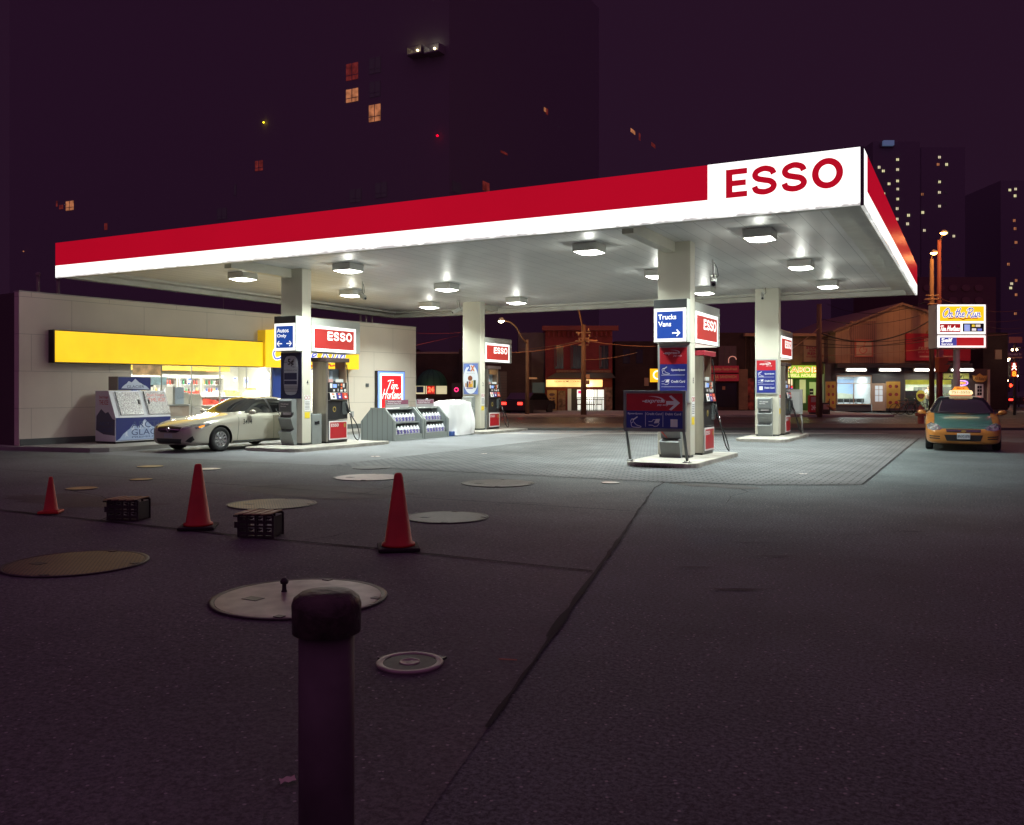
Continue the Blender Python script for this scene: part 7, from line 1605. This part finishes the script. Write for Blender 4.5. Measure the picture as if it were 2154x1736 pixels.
# pedestrian signal, street name
D = 57
t = T('pedestrian_signal', 'walk signal with a white figure above an orange 8', 'traffic signal', (ux(2133, D), D, 0), 'S')
cx = ux(2131, D)
t.add('post', MB().cyl((ux(2136, D), D+.1, 0), (ux(2136, D), D+.1, vz(728, D)), .09, n=10), trimd)
t.box('housing', trimd, ux(2124, D), ux(2138, D), D-.1, D+.1, vz(794, D), vz(762, D)); wf = M('walk_white', (1, .8, .6), .4, es=3, ecol=(1, .8, .6))
t.box('red_surround', M('signal_red_glow', (.3, .02, .02), .4, es=.5, ecol=(.5, .02, .01)), ux(2125, D), ux(2137, D), D-.105, D-.1005, vz(793, D), vz(763, D))
m = MB(); m.prism([(cx+.07*cos(q*pi/6), vz(766.5, D)+.07*sin(q*pi/6)) for q in range(12)], D-.13, D-.12, 'y'); m.ribbon([(cx, vz(769, D)), (cx, vz(773, D))], .13, D-.125); m.ribbon([(cx-.02, vz(773, D)), (cx-.13, vz(778, D))], .06, D-.125); m.ribbon([(cx+.02, vz(773, D)), (cx+.13, vz(778, D))], .06, D-.125); m.ribbon([(cx-.12, vz(771, D)), (cx+.12, vz(771, D))], .05, D-.126)
t.add('walking_figure', m, wf); t.text('8', M('count_orange', (1, .4, .05), .4, es=2, ecol=(1, .3, .02)), cx-.13, cx+.13, vz(792, D), vz(781, D), D-.12, bold=.03)
q = T('street_name_sign', 'dark street name plate reading Dundas St above the walk signal', 'street sign', (ux(2130, D), D, vz(753, D)), 'S')
q.box('plate', M('name_plate', (.12, .06, .12), .5), ux(2118, D), ux(2148, D), D-.12, D-.08, vz(749, D), vz(741, D)); q.text('Dundas St', wink, ux(2120, D), ux(2146, D), vz(748, D), vz(743, D), D-.125); q.box('lower_plate', M('plate_tan', (.5, .35, .2), .6), ux(2118, D), ux(2148, D), D-.12, D-.08, vz(754, D), vz(751, D)); q.add('cap', MB().prism([(ux(2122, D), vz(741, D)), (ux(2144, D), vz(741, D)), (ux(2133, D), vz(738, D))], D-.11, D-.09, 'y'), trimd)
q = T('street_sign', 'blank pinkish plate above the street name sign', 'street sign', (ux(2134, D), D, vz(724, D)), 'S'); q.box('plate', M('pink_plate', (.4, .18, .15), .6), ux(2121, D), ux(2148, D), D-.12, D-.08, vz(722, D), vz(709, D)); q.box('bracket', trimd, ux(2134, D), ux(2138, D), D-.08, D+.05, vz(728, D), vz(712, D))
# cross street lamps fading into the distance
ll = M('far_lamp', (1, .85, .6), .4, es=22, ecol=(1, .74, .42))
for i, (u, v, D, r) in enumerate([(2107, 781, 75, .2), (2117, 759, 85, .22), (2096, 773.5, 85, .0), (2134, 736, 70, .24), (2121, 755, 100, .0), (2118, 833, 130, .25), (2104, 807, 150, .26), (2118, 801, 120, .24), (2140, 791, 130, .22)]):
    if not r: r = .24
    t = T('street_lamp', f'distant glowing street lamp down the side street, number {i+1} from the corner', 'street lamp', (ux(u, D)+1.2, D, 0), 'S', 'distant street lamps')
    t.add('post', MB().cyl((ux(u, D)+1.2, D, 0), (ux(u, D)+1.2, D, vz(v, D)+.2), .07, n=6).cyl((ux(u, D)+1.2, D, vz(v, D)+.2), (ux(u, D), D, vz(v, D)+.15), .04, n=6), trimd)
    t.add('lens', MB().lathe([(0, -r*.5), (r*.8, -r*.3), (r, 0), (r*.6, r*.4), (0, r*.5)], (ux(u, D), D, vz(v, D)), 12), ll)
D = 110
t = T('traffic_signal', 'far red traffic light down the side street', 'traffic signal', (ux(2123, D), D, 0), 'S'); t.add('post', MB().cyl((ux(2123, D), D, 0), (ux(2123, D), D, 4.2), .08, n=6), trimd); t.add('red_light', MB().lathe([(0, -.25), (.25, 0), (0, .25)], (ux(2123, D), D-.3, vz(811, D)), 12), M('red_far_light', (1, .05, .02), .4, es=8, ecol=(1, .03, .01)))
# parked or passing cars far down the road
def farcar(lb, u, D, colr_, lit, yaw=0):
    t = T('parked_car', lb, 'car', (0, 0, 0), 'S', 'distant cars on the side street')
    prof = [(-2.2, .3), (2.2, .3), (2.25, .6), (2.1, .85), (1.3, .92), (.7, 1.4), (-.9, 1.42), (-1.6, .95), (-2.2, .9)]
    t.add('body', MB().prism(prof, -.85, .85, 'y'), M('far_car_paint', colr_, .3, coat=.5)); t.add('side_window', MB().prism([(1.15, .95), (.65, 1.34), (-.85, 1.36), (-1.4, .97)], -.87, -.855, 'y'), glassm); t.add('rear_window', MB().box(-1.64, -1.6, -.7, .7, .96, 1.0), glassm)
    for x in (-1.35, 1.35):
        for y in (-.84, .84): t.add('wheel', MB().cyl((x, y-.1, .32), (x, y+.1, .32), .32, n=18), tyrem)
    for y in (-.6, .6): t.add('tail_light', MB().box(-2.27, -2.19, y-.16, y+.16, .65, .82), M('tail_lit', (.8, .03, .02), .4, es=lit, ecol=(1, .03, .02)))
    for y in (-.6, .6): t.add('headlight', MB().box(2.2, 2.27, y-.16, y+.16, .6, .75), white)
    t.o = Vector((ux(u, D), D, .03)); t.e.location = Matrix.Rotation(TH, 3, 'Z') @ t.o; t.e.rotation_euler = (0, 0, TH+yaw)
farcar('small dark car with red tail lights left of the restaurant pole', 1112, 58.5, (.02, .01, .015), 5, R(60))
farcar('dark car far down the side street at the right edge', 2141, 80, (.02, .02, .03), .6, R(62))
# ---------- towers ----------
towm = M('tower_wall', (.18, .16, .20), .9)
litA = M('tower_window_amber', (.8, .4, .2), .5, es=.42, ecol=(.85, .32, .12), ns=1.4, na=.6); litR = M('tower_window_red', (.4, .08, .05), .5, es=.14, ecol=(.6, .08, .06), ns=1.4, na=.6); litD = M('tower_window_dim', (.12, .10, .13), .5, es=.008, ecol=(.4, .4, .45)); litG = M('tower_window_pale', (.8, .8, .5), .5, es=.9, ecol=(.9, .85, .45)); wdk = M('tower_window_dark', (.06, .035, .05), .3)
def window(t, side, a0, a1, z0, z1, b, mat, bars=True):
    if side == 'W': q = t.box('window', mat, a0, a1, b-.06, b-.01, z0, z1)
    else: q = t.add('window', MB().box(b+.01, b+.06, a0, a1, z0, z1), mat)
    if bars:
        am = (a0+a1)/2
        for r_ in ((am-.04, am+.04, z0, z1), (a0, a1, z0+(z1-z0)*.27, z0+(z1-z0)*.27+.07)):
            if side == 'W': t.box('glazing_bar', towm, r_[0], r_[1], b-.09, b-.061, r_[2], r_[3], parent=q)
            else: t.add('glazing_bar', MB().box(b+.061, b+.09, r_[0], r_[1], r_[2], r_[3]), towm, q)
TYy = 85.0
def onW(u, v): d = Vector(((u-1077)/1855*CT-STH, (u-1077)/1855*STH+CT)); k = TYy/d.y; return d.x*k, EYE+(820-v)/1855*k
TX1 = onW(945, 300)[0]; TX0 = onW(20, 300)[0]
t = T('apartment_tower', 'huge dark apartment slab with a few amber windows behind the shop', 'tower', ((TX0+TX1)/2, TYy, 0), 'W')
t.add('wall', MB().box(TX0, TX1, TYy, TYy+45, 0, 62), towm)
def onE(u, v): d = Vector(((u-1077)/1855*CT-STH, (u-1077)/1855*STH+CT)); k = TX1/d.x; return d.y*k, EYE+(820-v)/1855*k
for (u, v, w_, h_, mt) in [(741, 151, 25, 32, litR), (741, 147+54, 25, 24, litA), (788.5, 238, 24, 33, litA), (789, 138, 24, 30, litD), (789, 188, 22, 30, litD), (545, 349, 16, 20, litR), (147, 433, 16, 18, litA), (129, 436, 8, 8, litR), (223, 477, 6, 14, litR), (467, 450, 20, 22, litD), (748, 412, 24, 26, litD), (802, 400, 24, 30, litD), (120, 429, 3, 12, litR), (495, 400, 4, 24, litD), (662, 458, 8, 8, litR)]:
    a0, z1 = onW(u-w_/2, v-h_/2); a1, z0 = onW(u+w_/2, v+h_/2); zz = onW(u, v)[1]; hh = (z1-z0)/2*.94
    window(t, 'W', a0, a1, zz-hh, zz+hh, TYy, mt, w_ > 15)
for (u, v, w_, h_, mt) in [(1022, 393, 14, 22, litR), (1060, 322, 14, 5, litR), (960, 395, 18, 26, litD), (1146, 231, 4, 9, litA), (1150, 235, 4, 14, litR), (1331, 277, 9, 8, litA), (1345, 288, 3, 16, litR), (1374, 306, 10, 8, litR)]:
    a0 = onE(u-w_/2, v)[0]; a1 = onE(u+w_/2, v)[0]; ac, zz = onE(u, v); aw = min(abs(a1-a0)/2, 1.1); hh = min(h_/1855*.5*ac, 1.2)
    window(t, 'E', ac-aw, ac+aw, zz-hh, zz+hh, TX1, mt, False)
for (u, v, lb) in ((884, 107, 'left'), (920, 103, 'right')):
    x, z = onW(u, v); sl_ = t.add('balcony', MB().box(x-1.0, x+1.0, TYy-1.3, TYy-.001, z-.85, z-.7).box(x-1.0, x+1.0, TYy-1.3, TYy-1.25, z+.1, z+.16).box(x-1.0, x-.95, TYy-1.3, TYy, z-.7, z+.1).box(x+.95, x+1.0, TYy-1.3, TYy, z-.7, z+.1), towm)
    t.add('balcony_lamp', MB().lathe([(0, -.16), (.16, 0), (0, .16)], (x-.2, TYy-.25, z), 10), M('balcony_lit', (1, .9, .5), .5, es=9, ecol=(1, .85, .4)), sl_)
    m = MB()
    for q in range(9): m.box(x-1+q*.245, x-.97+q*.245, TYy-1.29, TYy-1.27, z-.7, z+.1)
    t.add('balustrade', m, towm, sl_); lamp('POINT', (x-.2-t.o.x, -.5, z+.1), 9, (1, .85, .4) if lb == 'left' else (.95, 1, .7), t.e, .15, 'balcony_glow')
x, z = onW(558, 259); t.add('yellow_lamp', MB().lathe([(0, -.14), (.14, 0), (0, .14)], (x, TYy-.3, z), 10), M('yellow_dot', (1, .8, .05), .5, es=4, ecol=(1, .75, .02)))
x, z = onW(925, 288); t.add('red_lamp', MB().lathe([(0, -.14), (.16, 0), (0, .14)], (x, TYy-.5, z), 10), M('red_dot', (1, .05, .02), .5, es=3, ecol=(1, .0, .02)))
x, z = onW(56, 530); t.add('amber_lamp', MB().lathe([(0, -.12), (.14, 0), (0, .12)], (x, TYy-.5, z), 10), litA) if x > TX0 else None
# right-hand tower and far towers
for nm_, lb, u0, u1, vt, D, wins in (
    ('apartment_tower', 'distant tower with a column of lit windows behind the canopy corner', 1836, 1935, 298, 190, [(1849, 352, 1), (1888, 336, 0), (1888, 357, 1), (1858, 360, 0), (1888, 398, 1), (1888, 419, 0), (1887, 439, 1), (1887, 461, 1), (1859, 408, 0), (1860, 469, 0), (1888, 381, 0), (1886, 488, 1), (1909, 471, 1), (1911, 453, 0), (1926, 580, 1), (1870, 387, 0)]),
    ('apartment_tower', 'distant dark tower with scattered windows above the orange lamps', 1938, 2030, 310, 230, [(1976, 331, 1), (1973, 346, 2), (1991, 346, 0), (1976, 383, 0), (1976, 405, 1), (1990, 405, 3), (1940, 409, 2), (1941, 447, 0), (1976, 434, 1), (1989, 429, 3), (2006, 497, 1), (1991, 490, 0), (1955, 500, 3), (1944, 485, 1), (2016, 560, 3)]),
    ('office_tower', 'far tower at the right edge with small bright windows', 2105, 2175, 380, 260, [(2124, 400, 0), (2136, 398, 1), (2135, 412, 0), (2133, 464, 2), (2135, 481, 2), (2137, 510, 2), (2137, 590, 2), (2128, 597, 1), (2126, 606, 0), (2121, 556, 2), (2137, 620, 2), (2136, 660, 2), (2130, 520, 3)])):
    t = T(nm_, lb, 'tower', (ux((u0+u1)/2, D), D, 0), 'S'); t.D = D
    t.add('wall', MB().box(ux(u0, D), ux(u1, D), D, D+25, 0, vz(vt, D)), towm)
    for u, v, k in wins:
        mt = (litG, M('tower_window_white', (.8, .8, .6), .5, es=.8, ecol=(.9, .8, .5)), litA, litD)[k]
        q = R_(t, 'window', mt, u-2.6+(v%3)*.3, u+2.4, v-2.4, v+2.4+(u%2)*.5, .1, D=D)
        R_(t, 'glazing_bar', towm, u-.3, u+.3, v-3, v+3, .14, q, D=D)
q = T('roof_beacon', 'bluish glow box on top of the distant tower', 'lamp', (ux(1866, 189), 189, vz(298, 189)), 'S'); q.box('lit_box', M('beacon_blue', (.2, .3, .6), .5, es=.16, ecol=(.3, .45, .8)), ux(1858, 189), ux(1880, 189), 188.7, 189.5, vz(306, 189), vz(296, 189)); q.box('parapet', towm, ux(1855, 189), ux(1883, 189), 189.51, 189.8, vz(308, 189), vz(299, 189))
t = bld('street_building', 'dim mid rise block between the lamps and the pylon sign', 1932, 2095, 583, M('midrise_wall', (.14, .07, .08), .8), 105, 20); t.D = 105
for r in range(3):
    for c in range(5): t.add('round_panel', MB().prism([(ux(1950+c*27+9*cos(q*pi/6), 105), vz(606+r*26-7*sin(q*pi/6), 105)) for q in range(12)], 104.85, 104.97, 'y'), M('midrise_panel', (.2, .1, .11), .8))
t = bld('street_building', 'low dark houses beyond the left end of the street', 400, 880, 735, darkbrick, 100, 15)
